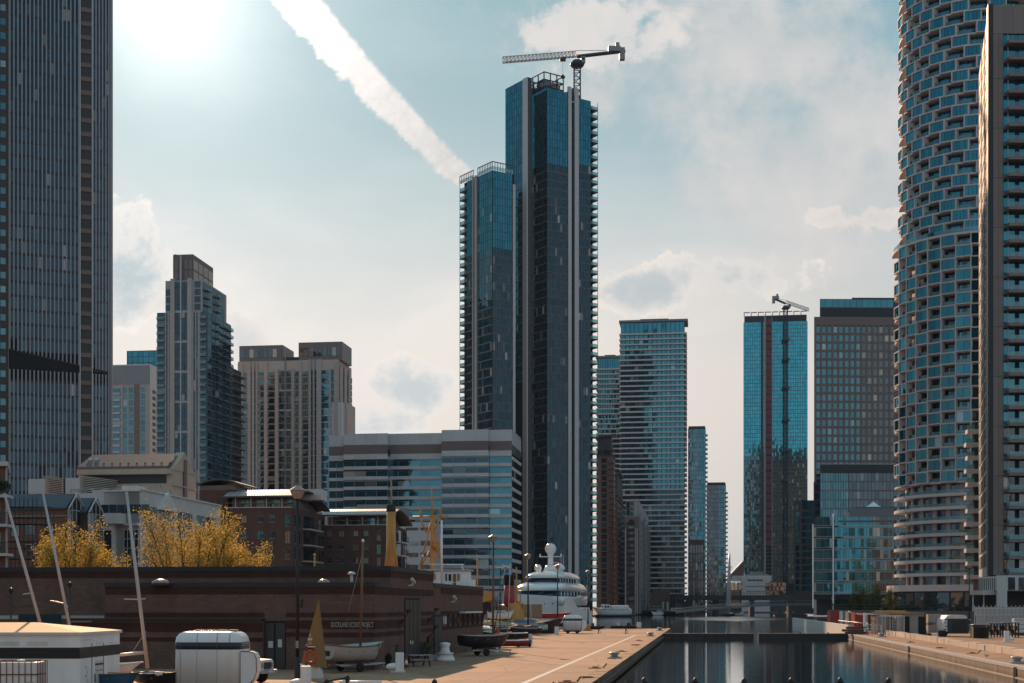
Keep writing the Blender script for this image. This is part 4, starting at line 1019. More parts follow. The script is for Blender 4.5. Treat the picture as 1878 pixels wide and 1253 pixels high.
# ================================================================== THE TWO LINKED GLASS TOWERS IN THE CENTRE
d1 = Vector((0.825, 0.565)).normalized(); d2 = Vector((-d1.y, d1.x))      # right-facing and left-facing walls run along these
def rface(P): return Fr(P, d1)
def lface(P, length): return Fr(Vector(P) + d2 * length, -d2)           # runs from its far end back to the corner P
def skin(b, fr, s0, s1, z0, z1, nc, fh, gm, z_split=None, gm2=None, band='spandrel_brown', proud=.14, sill=.32):
    w = (s1 - s0) / nc; nf = int((z1 - z0) / fh)
    for i in range(nf):
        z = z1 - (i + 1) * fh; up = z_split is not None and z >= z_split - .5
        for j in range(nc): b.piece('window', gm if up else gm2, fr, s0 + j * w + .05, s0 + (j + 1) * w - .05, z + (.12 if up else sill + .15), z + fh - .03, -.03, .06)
        if i == 0:
            for j in range(nc + 1): b.piece('mullion', 'dark_metal', fr, s0 + j * w - .05, s0 + j * w + .05, z0, z1, -.03, .13)
        b.piece('floor_band', 'dark_metal' if up else band, fr, s0, s1, z - .02, z + (.1 if up else sill + .12), -.03, .1 if up else proud)
fh = 3.3
# tall tower --------------------------------------------------------
T = Vector((kx(1003) * 560, 560)); tR = rface(T); zt = 208.0; b = Bld('glass_tower', (T.x + 4, T.y + 14), 'tallest dark teal glass tower with open steel crown and tower crane', 'tower', lim=300)
sE = tR.s(1096.5); sa, sb, sc_, sd_ = tR.s(1041), tR.s(1047), tR.s(1053), tR.s(1060); open_ = tR.s(1083)
lLen = 10.5; tL = lface(T, lLen)
split = tR.z(297)
b.core(tR, .3, open_, 26, 0, zt - 3, 'dark_room', 'wall', -.25); b.core(tR, open_ - .1, sE, 24, 0, zt - 3, 'dark_room', 'wall', -3.4)
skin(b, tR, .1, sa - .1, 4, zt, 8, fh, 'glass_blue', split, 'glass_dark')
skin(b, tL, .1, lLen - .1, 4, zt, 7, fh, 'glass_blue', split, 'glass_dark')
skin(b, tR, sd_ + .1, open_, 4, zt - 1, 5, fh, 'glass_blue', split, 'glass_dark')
for (a, c) in ((sa, sb), (sc_, sd_)): b.piece('corner_fin', 'fin_alu', tR, a, c, 0, zt + 2.5, -.2, .55)
b.box('slot', 'black_paint', tR, sb + .02, sc_ - .02, 0, zt + 1, -3, -1.2)
nf = int((zt - 5) / fh)
rS = Fr(tR.at(sE), d2)
for i in range(nf):      # winter-garden corner: slabs, posts and clear glass with sky behind
    z = zt - 1 - (i + 1) * fh
    b.piece('corner_slab', 'dark_metal', tR, open_ - .2, sE, z - .05, z + .32, -3.4, .1)
    b.piece('corner_post', 'dark_metal', tR, sE - .14, sE, z + .33, z + fh - .06, -.1, .06); b.piece('corner_pane', 'balcony_glass', tR, open_ + .1, sE - .2, z + .35, z + 1.5, .02, .06)
    b.piece('side_window', 'glass_mid', rS, 3.6, 9, z + .35, z + fh - .06, -.05, .06)
b.piece('corner_fin', 'fin_alu', tL, -.7, .05, 0, zt + .5, -.3, .5)
# left shoulder of the tall tower
C1 = Vector((kx(968) * 557, 557)); zt2 = 211.0; lL2 = lface(C1, 15.4); rr2 = rface(C1)
b.core(lL2, .2, 15.2, 1.9, 0, zt2 - .2, 'dark_room', 'wall', -.3)
skin(b, lL2, 0, 15.4 - 3.1, 90, zt2, 8, fh, 'glass_blue', split + 1, 'glass_blue', proud=.06)
b.piece('corner_fin', 'fin_alu', lL2, 15.4 - 3.0, 15.4, 0, zt2, -.1, .45)
b.piece('shaded_shaft_side', 'dark_clad', rr2, 0, 1.9, 0, zt2, -.2, .05)  # dark side face, its shade put into the panel colour
# lower tower -------------------------------------------------------------
K = Vector((kx(903) * 545, 545)); kR = rface(K); kL = lface(K, 23.4); zk = kR.z(312); sp = kR.z(455)
b.done()
b2 = Bld('glass_tower', (K.x - 2, K.y + 14), 'lower dark glass tower with railed roof, joined to the left of the tallest one', 'tower', lim=300)
kE = kR.s(944)
b2.core(kR, .2, kE, 20, 0, zk - .1, 'dark_room', 'wall', -.25); b2.core(kL, 3.0, 23.2, 8, 0, zk - .1, 'dark_room', 'wall', -.25)
g0, g1, g2, g3 = kL.s(868.6), kL.s(870.3), kL.s(873.2), kL.s(876)
opn = kL.s(857)
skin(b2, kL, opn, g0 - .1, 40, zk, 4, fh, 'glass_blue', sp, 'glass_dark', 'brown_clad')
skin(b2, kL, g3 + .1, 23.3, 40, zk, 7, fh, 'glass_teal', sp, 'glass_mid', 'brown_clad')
for i in range(int((zk - 40) / fh)):
    z = zk - (i + 1) * fh
    b2.piece('corner_slab', 'dark_metal', kL, 0, opn + .1, z - .05, z + .3, -3.2, .1); b2.piece('corner_post', 'dark_metal', kL, 0, .14, z + .32, z + fh - .06, -.1, .06)
    b2.piece('corner_pane', 'balcony_glass', kL, .2, opn - .05, z + .35, z + 1.6, .02, .06)
b2.core(kL, opn, 6, 3, 0, zk - .1, 'dark_room', 'wall', -3.3)
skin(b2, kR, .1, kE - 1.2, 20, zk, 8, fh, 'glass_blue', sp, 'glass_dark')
b2.piece('corner_fin', 'fin_alu', kR, kE - 1.1, kE, 0, zk - 4, -.1, .5); b2.piece('corner_fin', 'pale_stone', kL, g0, g1, 0, zk + .5, -.1, .7); b2.piece('corner_fin', 'pale_stone', kL, g2, g3, 0, zk + .5, -.1, .7); b2.box('slot', 'black_paint', kL, g1 + .02, g2 - .02, 0, zk - .2, -1.5, -.2)
zr = kR.z(297)
for (f, a, c) in ((kL, 0, g0), (kL, g3, 23.4), (kR, 0, kE - .6)):
    n = int((c - a) / 1.15)
    for j in range(n + 1): b2.piece('rail_post', 'dark_metal', f, a + j * (c - a) / n - .08, a + j * (c - a) / n + .08, zk + .1, zr, -.1, .08)
    b2.piece('top_rail', 'dark_metal', f, a, c, zr - .02, zr + .28, -.12, .1); b2.piece('rail_pane', 'screen_glass', f, a, c, zk + .2, zk + 1.6, -.05, -.02)
b2.done()
# steel crown on the roof of the tall tower, and its crane
cr = empty('roof_steelwork', (T.x + 2, T.y + 8, zt), 'open steel frame with water tanks on top of the tallest tower', 'steel frame')
o_ = Vector((T.x + 2, T.y + 8, zt))
def loc3(f, s, n, z): p = f.at(s, n); return Vector((p.x, p.y, z)) - o_
zc = tR.z(128); mb = MB()
c4 = [(tR, .4, -2.5), (tR, sa - .3, -2.5), (tR, sa - .3, -14), (tR, .4, -14)]
for h in (zt + 1.5, zt + 4.2, zc):
    for k in range(4): mb.bar(loc3(*c4[k], h), loc3(*c4[(k + 1) % 4], h), .36)
for k in range(4):
    a, c = c4[k], c4[(k + 1) % 4]
    for t in (0, .33, .66): s_ = a[1] + (c[1] - a[1]) * t; n_ = a[2] + (c[2] - a[2]) * t; mb.bar(loc3(tR, s_, n_, zt - 1), loc3(tR, s_, n_, zc), .34)
    mb.bar(loc3(*a, zt + 1.5), loc3(*c, zt + 4.2), .25)
obj('steel_frame', mb, 'dark_metal', cr)
for k, (s_, n_, h) in enumerate(((2.6, -6, zc - 1.8), (6.8, -5.5, zc - 2.6))):
    p = loc3(tR, s_, n_, 0); mb = MB().box((p.x, p.y, h - zt - 2.2), (3.4, 4.4, 3.6), tR.rz); obj('water_tank', mb, 'grey_metal', cr)
mb = MB()
for k in range(26):
    p = loc3(tR, random.uniform(.8, sa - 1), random.uniform(-13, -3.5), zt + random.uniform(.4, 3.2)); mb.box(p, (random.uniform(.8, 2.5), random.uniform(.5, 2), random.uniform(.4, 1.6)), tR.rz)
obj('roof_plant', mb, 'dark_clad', cr)
mb = MB(); p = loc3(tR, sb + 3, -5, zt); mb.hexa([p + Vector((-4, -2, 0)), p + Vector((4.5, -2, 0)), p + Vector((4.5, 3, 0)), p + Vector((-4, 3, 0))], [p + Vector((-4, -2, .4)), p + Vector((1.5, -2, 3.8)), p + Vector((1.5, 3, 3.8)), p + Vector((-4, 3, .4))]); obj('sloped_hood', mb, 'dark_metal', cr)
pm = tR.at(tR.s(1075), -6)
crane((pm.x, pm.y), zt - 3.2, pt(1075, 104, pm.y).z, pt(924, 115, pm.y - 16), pt(1146, 94, pm.y + 8), 2.5, 'grey flat top tower crane spanning above the tallest tower', 'dark_metal', 'mast_alu')

# ================================================================== BROWN MID-RISE BLOCKS BY THE WATER
def slope_roof(b, fr, a, c, z, dep, up):
    q = fr.corners(a - .8, c + 1.6, -dep, 1.4); l = b.loc
    b.mb('roof', 'dark_zinc').hexa([(p.x - l.x, p.y - l.y, z + (up if i in (1, 2) else 0)) for i, p in enumerate(q)], [(p.x - l.x, p.y - l.y, z + .7 + (up if i in (1, 2) else 0)) for i, p in enumerate(q)])
def midrise(uF0, uF1, uS1, vtop, vbody, y, label, wall, kind):
    fr = front(uF0, y); s1 = fr.s(uF1); sd = Fr(fr.at(s1), DD); q = sd.s(uS1); zt, zb = fr.z(vtop), fr.z(vbody)
    b = Bld('apartment_block', fr.at(s1 / 2, -10), label, 'building', lim=110); b.core(fr, 0, s1, q, 0, zb, wall)
    fh = 3.02; nf = int((zb - 5) / fh)
    for i in range(nf):
        z = zb - 1.0 - (i + 1) * fh
        b.piece('window', 'glass_smoke', fr, s1 * .30, s1 * .62, z + .2, z + fh - .4, -.1, .06)
        if kind == 1:
            b.piece('balcony', 'dark_metal', fr, s1 * .70, s1 + .9, z, z + .2, -2.4, 1.4); b.piece('balcony_panel', 'screen_panel', sd, -1.2, 1.5, z + .25, z + 1.25, .75, .85)
            for k in range(int((q - 3) / 2.6)): b.piece('side_window', 'glass_room' if k % 3 == 0 else 'glass_smoke', sd, 3 + k * 2.6, 4.5 + k * 2.6, z + .5, z + 2.2, -.1, .04)
        else:
            b.piece('balcony', 'black_paint', fr, s1 * .16, s1 * .68, z, z + 1.1, 0, 1.3)
            for k in range(3): b.piece('side_balcony', 'black_paint', sd, 2.2 + k * q * .3, 5.4 + k * q * .3, z, z + 1.1, 0, 1.2); b.piece('side_window', 'glass_smoke', sd, 2.4 + k * q * .3, 5.2 + k * q * .3, z + 1.1, z + 2.6, -.1, .04)
    if kind == 1:
        b.core(fr, .4, s1 * .9, q * .7, zb, zt - 1, 'dark_clad', 'roof_storey', -.8); b.box('roof_ledge', 'dark_zinc', fr, -.1, s1 + .8, zb, zb + .35, -q * .8, .8); b.box('roof_ledge', 'dark_zinc', fr, .1, s1 + .4, zb + 2.9, zb + 3.2, -q * .8, .4)
        for k in range(4): b.piece('window', 'glass_smoke', fr, .6 + k * s1 * .2, .6 + k * s1 * .2 + s1 * .16, zb + .5, zb + 2.7, -.85, -.72)
        slope_roof(b, fr, 0, s1, zt - 1.4, q * .5, 1.4)
    else:
        for u in (.02, .72, .84): b.piece('pier', 'pale_stone', fr, s1 * u, s1 * (u + .07), 0, zb - 6, 0, 1.5)
        b.core(fr, s1 * .05, s1 * .96, q * .8, zb, zt, 'grey_metal', 'roof_storey', -.5)
        for k in range(3): b.piece('window', 'glass_room', fr, s1 * .1 + k * s1 * .28, s1 * .34 + k * s1 * .28, zb + .6, zt - .6, -.6, -.42)
        for k in range(3): b.piece('side_pier', 'grey_metal', sd, .6 + k * q * .3, 1.6 + k * q * .3, 0, zb + 2, 0, 1.0)
    return b.done()
mat('screen_panel', (0.60, 0.58, 0.55), 0.35, 0, .05)
midrise(1094, 1124, 1128, 799, 836, 735, 'tall narrow brown brick block with one column of bright balconies', 'flat_brick', 1)
midrise(1127, 1133, 1146, 868, 918, 790, 'brown brick block with tilted roof behind the narrow brown one', 'flat_brick', 1)
midrise(1146, 1172, 1194, 918, 948, 720, 'dark block with pale vertical piers and black balconies by the water', 'brown_clad', 0)
fr = front(1193, 745); b = Bld('gabled_warehouse', fr.at(5, -5), 'small brown gabled warehouse beside the moored boats', 'warehouse', lim=20)
w = fr.s(1228); l = b.loc; z0, z1 = fr.z(1088), fr.z(1079)
q = [fr.at(0) - l.xy, fr.at(w) - l.xy, fr.at(w, -14) - l.xy, fr.at(0, -14) - l.xy]; mm = (q[0] + q[1]) / 2, (q[3] + q[2]) / 2
b.mb('wall', 'flat_brick').prism([tuple(p) for p in q], 0, z0).add([(*q[0], z0), (*q[1], z0), (*mm[0], z1), (*q[3], z0), (*q[2], z0), (*mm[1], z1)], [(0, 1, 2), (4, 3, 5), (0, 2, 5, 3), (1, 4, 5, 2)])
b.mb('roof', 'dark_zinc').add([(*q[0], z0 + .1), (*mm[0], z1 + .3), (*mm[1], z1 + .3), (*q[3], z0 + .1), (*q[1], z0 + .1), (*q[2], z0 + .1)], [(0, 1, 2, 3), (1, 4, 5, 2)])
for k in range(2): b.piece('door', 'white_dirty', fr, w * (.62 + k * .2), w * (.74 + k * .2), .2, 6, 0, .15)
b.done()

# ================================================================== ROUND TOWER ON THE RIGHT
cx, cy, RB = kx(1790) * 398, 398.0, 22.6
b = Bld('round_tower', (cx, cy), 'round tower of stepped stone window bays and ringed lower balconies', 'tower', lim=300)
b.lims.update(balustrade=200, recess_window=200)
def ring(part, m, r0, r1, z0, z1, t0, t1, n=24):
    """curved slab between two radii and two bearings; bearing 0 faces the camera, minus is left"""
    mb = b.mb(part, m) if isinstance(part, str) else part
    vs = []
    for k in range(n + 1):
        t = math.radians(t0 + (t1 - t0) * k / n); sx, sy = math.sin(t), -math.cos(t)
        for r in (r0, r1):
            for z in (z0, z1): vs.append((r * sx, r * sy, z))
    fs = []
    for k in range(n):
        a = k * 4; c = a + 4
        fs += [(a + 2, c + 2, c + 3, a + 3), (a, a + 1, c + 1, c), (a + 1, a + 3, c + 3, c + 1), (a, c, c + 2, a + 2)]
    fs += [(0, 2, 3, 1), (n * 4, n * 4 + 1, n * 4 + 3, n * 4 + 2)]
    mb.add(vs, fs); return mb
def ringobj(name, m, *a, **k):
    return obj(name, ring(MB(), m, *a, **k), m, b.e)
def tframe(deg, r):     # flat frame tangent to the drum at a bearing
    t = math.radians(deg); return Fr((cx + r * math.sin(t), cy - r * math.cos(t)), (math.cos(t), math.sin(t)))
def bay(deg0, deg1, z0, z1, r, npane, gm, m, proud=1.1, base=None, fw=.32):
    """one projecting stone frame with its panes"""
    mid = (deg0 + deg1) / 2; f = tframe(mid, r * math.cos(math.radians((deg1 - deg0) / 2))); w = 2 * r * math.sin(math.radians((deg1 - deg0) / 2))
    mb = MB(); l = b.loc
    def bx(s0, s1, a, c, n0, n1):
        q = f.corners(s0, s1, n0, n1); mb.hexa([(p.x - l.x, p.y - l.y, a) for p in q], [(p.x - l.x, p.y - l.y, c) for p in q])
    h = w / 2; n0 = -proud - .6
    bx(-h, h, z0, z0 + fw, n0, .12); bx(-h, h, z1 - fw, z1, n0, .12); bx(-h, -h + fw, z0 + fw, z1 - fw, n0, .12); bx(h - fw, h, z0 + fw, z1 - fw, n0, .12)
    obj('window_bay', mb, m, b.e)
    pw = (w - 2 * fw) / npane
    for k in range(npane): b.piece('window', gm, f, -h + fw + k * pw + .04, -h + fw + (k + 1) * pw - .04, z0 + fw + .03, z1 - fw - .03, -.25, -.12)
zb0, zb1, zm1 = 8.5, 37.0, 103.0
mbz = MB()
for (r, z0, z1) in ((RB - 4.2, 0, zb1), (RB - 3.0, zb1, zm1), (RB - 3.8, zm1, 190)): mbz.lathe((0, 0, z0), [(r, 0), (r, z1 - z0)], 64)
obj('drum', mbz, 'slab_grey', b.e, fix=False)
# podium
ringobj('podium', 'dark_clad', 2, RB + .6, 0, zb0 - .6, -110, 60); ringobj('podium_rim', 'pink_stone', RB - 3, RB + 1.6, zb0 - .6, zb0 + 1.1, -110, 60)
for k in range(14): b.piece('podium_window', 'glass_smoke', tframe(-84 + k * 9, RB + .62), -1.6, 1.6, 2.6, zb0 - 1, -.1, .08)
# loft storeys: continuous stone balcony rings
nl = 8; fh = (zb1 - zb0) / nl
for i in range(nl):
    z = zb0 + i * fh
    if i: ringobj('balcony_ring', 'pink_stone', RB - 4.2, RB - .4, z - .1, z + .75, -105, 60); ringobj('balustrade', 'balcony_glass', RB - .52, RB - .46, z + .75, z + 1.55, -105, 60)
    for k, t in enumerate((-92, -80, -66, -52, -40, -28.5, -14.5, -4, 10)):
        f = tframe(t, RB - 3.6); b.piece('stone_pier', 'pink_stone', f, -.62, .62 + (.9 if k == 7 else 0), z, z + fh - .1, -.8, .25)
    for k in range(17): b.piece('recess_window', 'glass_smoke', tframe(-94 + k * 6.3, RB - 3.9), -1.15, 1.15, z + .8, z + fh - .15, -.1, .05)
# middle storeys: chequered bays
nm = 21; fh = (zm1 - zb1) / nm; pitch = 20.0
for i in range(nm):
    z = zb1 + i * fh; off = -91.5 if i % 2 else -81.8
    ringobj('floor_ring', 'pink_stone', RB - 3.2, RB - .55, z - .22, z + .26, -108, 45, n=30)
    for k in range(6):
        t0 = off + k * pitch
        if t0 > 12: continue
        bay(t0, t0 + 10.8, z - .05, z + fh + .05, RB + .15, 2, 'glass_blue' if i > 8 else 'glass_teal', 'pink_stone')
        t1 = t0 + 10.8; f = tframe(t1 + 4.6, RB - 2.9)
        for q in range(3): b.piece('recess_window', 'glass_mid' if q != 1 else 'glass_dark', f, -1.7 + q * 1.15, -.62 + q * 1.15, z + .3, z + fh - .3, -.1, .08)
        f = tframe(t1 + 4.6, RB - .75); b.piece('balustrade', 'balcony_glass', f, -1.78, 1.78, z + .26, z + 1.2, -.05, 0)
ringobj('roof_terrace', 'pink_stone', RB - 5, RB + .1, zm1 - .25, zm1 + .35, -108, 45, n=30); ringobj('terrace_glass', 'screen_glass', RB - .3, RB - .24, zm1 + .35, zm1 + 1.6, -108, 45, n=30)
# upper storeys: three-floor spiral of wide bays
RU = RB - 1.4; nu = 26; fh = 3.1; z0u = zm1 + .6
for i in range(nu):
    z = z0u + i * fh
    ringobj('floor_ring', 'pink_stone', RU - 2.6, RU - .4, z - .2, z + .28, -108, 45, n=30)
    ph = i % 3
    for k in range(5):
        t0 = -96 + k * 26 + (2 - ph) * 8.7
        if t0 > 14: continue
        wide = 12.4
        bay(t0, t0 + wide, z - .1, z + fh + .02, RU + .15, 4 if t0 > -45 else 3, 'glass_blue', 'pink_stone', 1.3)
        f = tframe(t0 + wide + 6, RU - 2.4)
        for q in range(4): b.piece('recess_window', 'glass_blue' if q % 3 else 'glass_dark', f, -2.3 + q * 1.2, -1.2 + q * 1.2, z + .3, z + fh - .3, -.1, .08)
        f = tframe(t0 + wide + 5.2, RU - .55); b.piece('balustrade', 'balcony_glass', f, -2.0, 2.0, z + .3, z + 1.25, -.05, 0)
    if ph == 1: b.piece('stone_panel', 'bronze_clad', tframe(1.5, RU - 1.2), -2.0, 1.0, z + .3, z + fh - .2, -.4, 0)
b.done()
# stacked balconies standing out between the two right-hand towers
for i in range(10):
    pass
fr = front(1772, 335, RD, (.33, 1)); b = Bld('balcony_stack', fr.at(3, -4), 'stack of pale cantilevered balconies between the round tower and the bronze tower', 'balconies', lim=60)
w = fr.s(1797); b.core(fr, 1.6, w + 2, 6, 0, fr.z(772), 'brown_clad', 'wall', -2.2)
for i in range(12):
    z = fr.z(1062) + i * 3.12
    if z > fr.z(780): break
    b.piece('balcony_slab', 'pink_stone', fr, 0 if i % 2 else -.3, w + .4, z, z + .95, -3, 0); b.piece('balustrade', 'balcony_glass', fr, .1, 1.9, z + .97, z + 1.9, -.1, -.04); b.piece('window', 'glass_teal', fr, 1.8, w, z + 1.0, z + 2.9, -2.3, -2.1)
b.done()

# ================================================================== BRONZE TOWER AT THE RIGHT EDGE
fr = front(1820, 278, (1, 0.03), (0.276, 1)); s = fr.s; zt = fr.z(10); zb = fr.z(1055)
b = Bld('bronze_tower', fr.at(15, -16), 'dark bronze tower with stacked balconies cut off by the right edge', 'tower', lim=300)
b.core(fr, 0, 34, 38, zb, zt, 'dark_room', 'wall', -.33)
wy = Fr(fr.at(-.72, -.6) + Vector((.276, 1)).normalized() * 38, -Vector((.276, 1)))   # lit left-hand wall, seen edge-on
b.core(wy, 0, 38, .55, zb, zt - .2, 'pale_stone', 'side_wall', 0)
b.box('blade_wall', 'black_paint', fr, -1.05, -.02, zb, zt + .1, -2, .5)
for k in range(3):
    for i in range(34): b.piece('side_window', 'dark_clad', wy, 3 + k * 12.2, 12.6 + k * 12.2, zb + 2 + i * 3.22, zb + 2 + i * 3.22 + 2.5, -.02, .12)
fh = 3.235; nf = 34
for i in range(0, nf, 3):
    for k in range(2): b.piece('cladding_panel', 'bronze_clad', fr, .03 + k * 1.02, 1.0 + k * 1.02, zb + i * fh, min(zb + (i + 3) * fh - .06, zt - .2), -.02, .3)
for k in range(9): b.piece('cladding_panel', 'bronze_clad', fr, .03 + k * 2.0, 2.0 + k * 2.0, zt - 5.6, zt - .05, .3 if k == 0 else -.02, .36 if k == 0 else .3)
u2 = s(1839)
for i in range(nf - 1):
    z = zb + i * fh
    b.piece('floor_band', 'bronze_clad', fr, u2, 16, z - .1, z + .55, -.3, -.04)
    for k in range(3):
        a = u2 + .2 + k * 5.4; g = 'glass_blue' if i > 18 else ('glass_teal' if i > 8 else 'glass_room')
        b.piece('window', g, fr, a, a + .75, z + .6, z + fh - .15, -.3, -.12); b.piece('window', g, fr, a + .95, a + 2.2, z + .6, z + fh - .15, -.3, -.12); b.piece('window', g, fr, a + 3.1, a + 4.2, z + .6, z + fh - .15, -.3, -.12)
        b.piece('edge_post', 'fin_alu', fr, a + .78, a + .93, z + .6, z + fh - .15, -.28, -.05)
    b.piece('balcony_slab', 'bronze_clad', fr, u2 + .5, 16.5, z - .12, z + .48, .0, 1.9)
    b.piece('balustrade', 'balcony_glass', fr, u2 + .6, 16.4, z + .5, z + 1.35, 1.82, 1.88)
b.done()
# pale podium of the bronze tower
fr = front(1828, 272, (1, 0.03), (0.3, 1)); s = fr.s; zt = fr.z(1054); zz = fr.z(1083)
b = Bld('podium_building', fr.at(6, -8), 'white podium with tall windows below the bronze tower', 'building', lim=60)
b.core(fr, 0, 26, 20, zz, zt - .15, 'pale_render'); b.box('corner_pier', 'pale_render', fr, 0, s(1847), 0, zz, -5, 0)
for k in range(4):
    a = s(1848.5) + k * 2.05; b.piece('window', 'glass_dark', fr, a, a + 1.35, fr.z(1082), fr.z(1059), -.1, .05); b.piece('window_frame', 'black_paint', fr, a + .62, a + .72, fr.z(1082), fr.z(1059), 0, .1)
sd = Fr(fr.at(0) + Vector((-.5, 9)), (.055, -1))
b.core(sd, 0, 9, 4, zz, zt - .3, 'pale_render')
for k in range(8): b.piece('slot_window', 'brown_clad', sd, .5 + k * 1.05, .95 + k * 1.05, fr.z(1082), fr.z(1060), -.05, .06)
b.box('canopy', 'warm_lit_render', fr, s(1780), s(1802), fr.z(1091), fr.z(1083), -7, -2); b.box('canopy', 'pale_render', fr, s(1802), -.05, fr.z(1091), fr.z(1083), -8, -2)
for u in (1784, 1804): b.box('column', 'white_dirty', fr, s(u), s(u) + .25, 0, fr.z(1091), -4, -3.6)
b.box('undercroft_back', 'dark_clad', fr, s(1780), 26, 0, zz - .1, -14, -9); b.done()
# ================================================================== LEFT BANK, BEHIND THE CLUBHOUSE
def gable_roof(b, part, m, fr, s0, s1, dep, ze, zr, over=.4, th=.3):
    """pitched roof with its ridge along the wall, gables at both ends"""
    l = b.loc
    for (n0, n1, za, zb_) in ((over, -dep / 2, ze, zr), (-dep - over, -dep / 2, ze, zr)):
        q = [fr.at(s0 - over, n0) - l.xy, fr.at(s1 + over, n0) - l.xy, fr.at(s1 + over, n1) - l.xy, fr.at(s0 - over, n1) - l.xy]
        zs = [za, za, zb_, zb_]; b.mb(part, m).hexa([(p.x, p.y, zs[i]) for i, p in enumerate(q)], [(p.x, p.y, zs[i] + th) for i, p in enumerate(q)])
def gable_end(b, part, m, fr, s, dep, ze, zr, th=.15):
    l = b.loc; A, B_, C_ = fr.at(s, 0) - l.xy, fr.at(s, -dep) - l.xy, fr.at(s, -dep / 2) - l.xy; t = Vector((fr.d.x, fr.d.y)) * th
    b.mb(part, m).add([(*A, ze), (*B_, ze), (*C_, zr), (*(A - t), ze), (*(B_ - t), ze), (*(C_ - t), zr)], [(0, 1, 2), (5, 4, 3), (0, 3, 4, 1), (1, 4, 5, 2), (2, 5, 3, 0)])
# --- gabled tower, bounced light painted into its cream walls ---------------------------------------------------------------------
fr = front(146, 190); s1 = fr.s(316); b = Bld('gabled_hall', fr.at(s1 / 2, -4), 'stone hall toned cream by bounced sunlight with a long brown pitched roof and tall pointed gable', 'building', lim=90)
dep = 8.6; ze, zr = fr.z(862), fr.z(833); b.core(fr, 0, s1, dep, 0, ze, 'warm_lit_render')
gable_roof(b, 'roof', 'brown_clad', fr, .4, s1 - 1.0, dep, ze, zr, .5, .35); sd = Fr(fr.at(s1), DD); gable_end(b, 'gable', 'warm_lit_render', fr, s1 + .1, dep, ze - .1, zr + .5, 1.2)
b.box('fascia', 'warm_lit_render', fr, 0, s1, ze - .75, ze - .05, .02, .9); b.box('eave_shade_strip', 'dark_clad', fr, .4, s1 - .8, ze - 1.9, ze - .8, .0, .05)  # dark strip paints the shade below the fascia onto the wall
for k in range(9): b.piece('stone_panel', 'warm_lit_render', fr, .5 + k * 1.36, 1.8 + k * 1.36, ze - 3.9, ze - 2.0, .02, .12)
for k in range(11): b.piece('roof_truss', 'rust', fr, .8 + k * 1.15, .95 + k * 1.15, ze + .6, ze + .9, -1.0, -.4)
b.box('ledge', 'warm_lit_render', fr, 0, s1, ze - 4.5, ze - 4.1, .02, .35)
b.piece('gable_slot', 'brown_clad', sd, 3.9, 4.9, ze - 8, ze + 1.6, .12, .25)
for k in range(4): b.piece('ledge_band', 'warm_lit_render', sd, 0, dep, ze - 2.2 - k * 2, ze - 2.05 - k * 2, .1, .28)
for k in (0, 1): b.box('roof_vent', 'white_dirty', fr, .3 + k * .9, .8 + k * .9, zr - 1.2, zr - .3, -2.6, -2.1)
b.done()
# --- white stepped building -----------------------------------------------------------------
fr = front(190, 172); s = fr.s; sc = s(256); sd = Fr(fr.at(sc), DD); z = fr.z
b = Bld('white_building', fr.at(4, -10), 'white stepped modern building with tall gridded windows behind the bare-branched trees', 'building', lim=200)
zt = z(902); e = sd.s(405)
b.core(fr, 0, sc, 24, 0, zt, 'pale_render'); b.core(sd, 0, e, 6, 0, zt + .2, 'pale_render', 'wall', .01)
b.core(fr, s(60), 0.2, 16, 0, z(893), 'pale_render', 'wall', -9)
for (u0, u1, v, m) in ((52, 82, 864, 0), (120, 146, 863, 0)):
    f2 = Fr(fr.at(0, -9), RD); b.core(f2, f2.s(u0), f2.s(u1), 3.2, z(893) , z(v) , 'pale_render', 'plant_room', 0)
    f3 = Fr(f2.at(f2.s(u1)), Vector((.36, .93))); L = f3.s(116 if u0 == 52 else 236)
    b.core(f3, .03, L, 1.6, z(893), z(v) + .05, 'dark_clad', 'plant_room', -.3)
    for k in range(10): b.piece('louvre', 'louvre', f3, .05, L, z(893) + .1 + k * .23, z(893) + .1 + k * .23 + .11, -.25, .05)
b.core(fr, s(211), s(238), 5, zt, z(889), 'pale_render', 'plant_room', -2)
for k in range(14): b.piece('rail_post', 'galv', fr, s(70) + k * 1.0, s(70) + k * 1.0 + .06, z(893), z(885), -8.9, -8.8)
b.piece('top_rail', 'galv', fr, s(70), s(186), z(885.6), z(884.6), -8.9, -8.8)
# band of windows, balcony, tall glazing
for k in range(6): b.piece('window', 'glass_dark', fr, s(186) + k * 1.02, s(186) + k * 1.02 + .92, z(942), z(926), -.1, .06)
b.core(fr, s(191), s(231), 1, z(962), z(943), 'pale_render', 'balcony', 1.6); b.core(fr, s(191), s(213), 1, 0, z(962), 'pale_render', 'balcony', 1.2)
b.piece('window', 'glass_smoke', fr, s(197), s(212), z(1040), z(974), 1.2, 1.3)
def gridwin(f, a, c, z0, z1, nx, nz, g='glass_dark', fm='fin_alu', n=0.0):
    w, h = (c - a) / nx, (z1 - z0) / nz
    for i in range(nx):
        for j in range(nz): b.piece('window', g, f, a + i * w + .03, a + (i + 1) * w - .03, z0 + j * h + .03, z0 + (j + 1) * h - .03, n - .1, n + .05)
    for i in range(nx + 1): b.piece('window_bar', fm, f, a + i * w - .035, a + i * w + .035, z0, z1, n, n + .1)
    for j in range(nz + 1): b.piece('window_bar', fm, f, a, c, z0 + j * h - .035, z0 + j * h + .035, n, n + .085)
gridwin(fr, s(228), s(254), z(1040), z(972), 4, 4)
gridwin(sd, sd.s(261), sd.s(287), 3, sd.z(931, 5), 3, 5); gridwin(sd, sd.s(292), sd.s(318), 3, sd.z(934, 10), 3, 5); gridwin(sd, sd.s(324), sd.s(352), 3, sd.z(940, 15), 3, 4); gridwin(sd, sd.s(360), sd.s(395), 3, sd.z(945, 20), 4, 4)
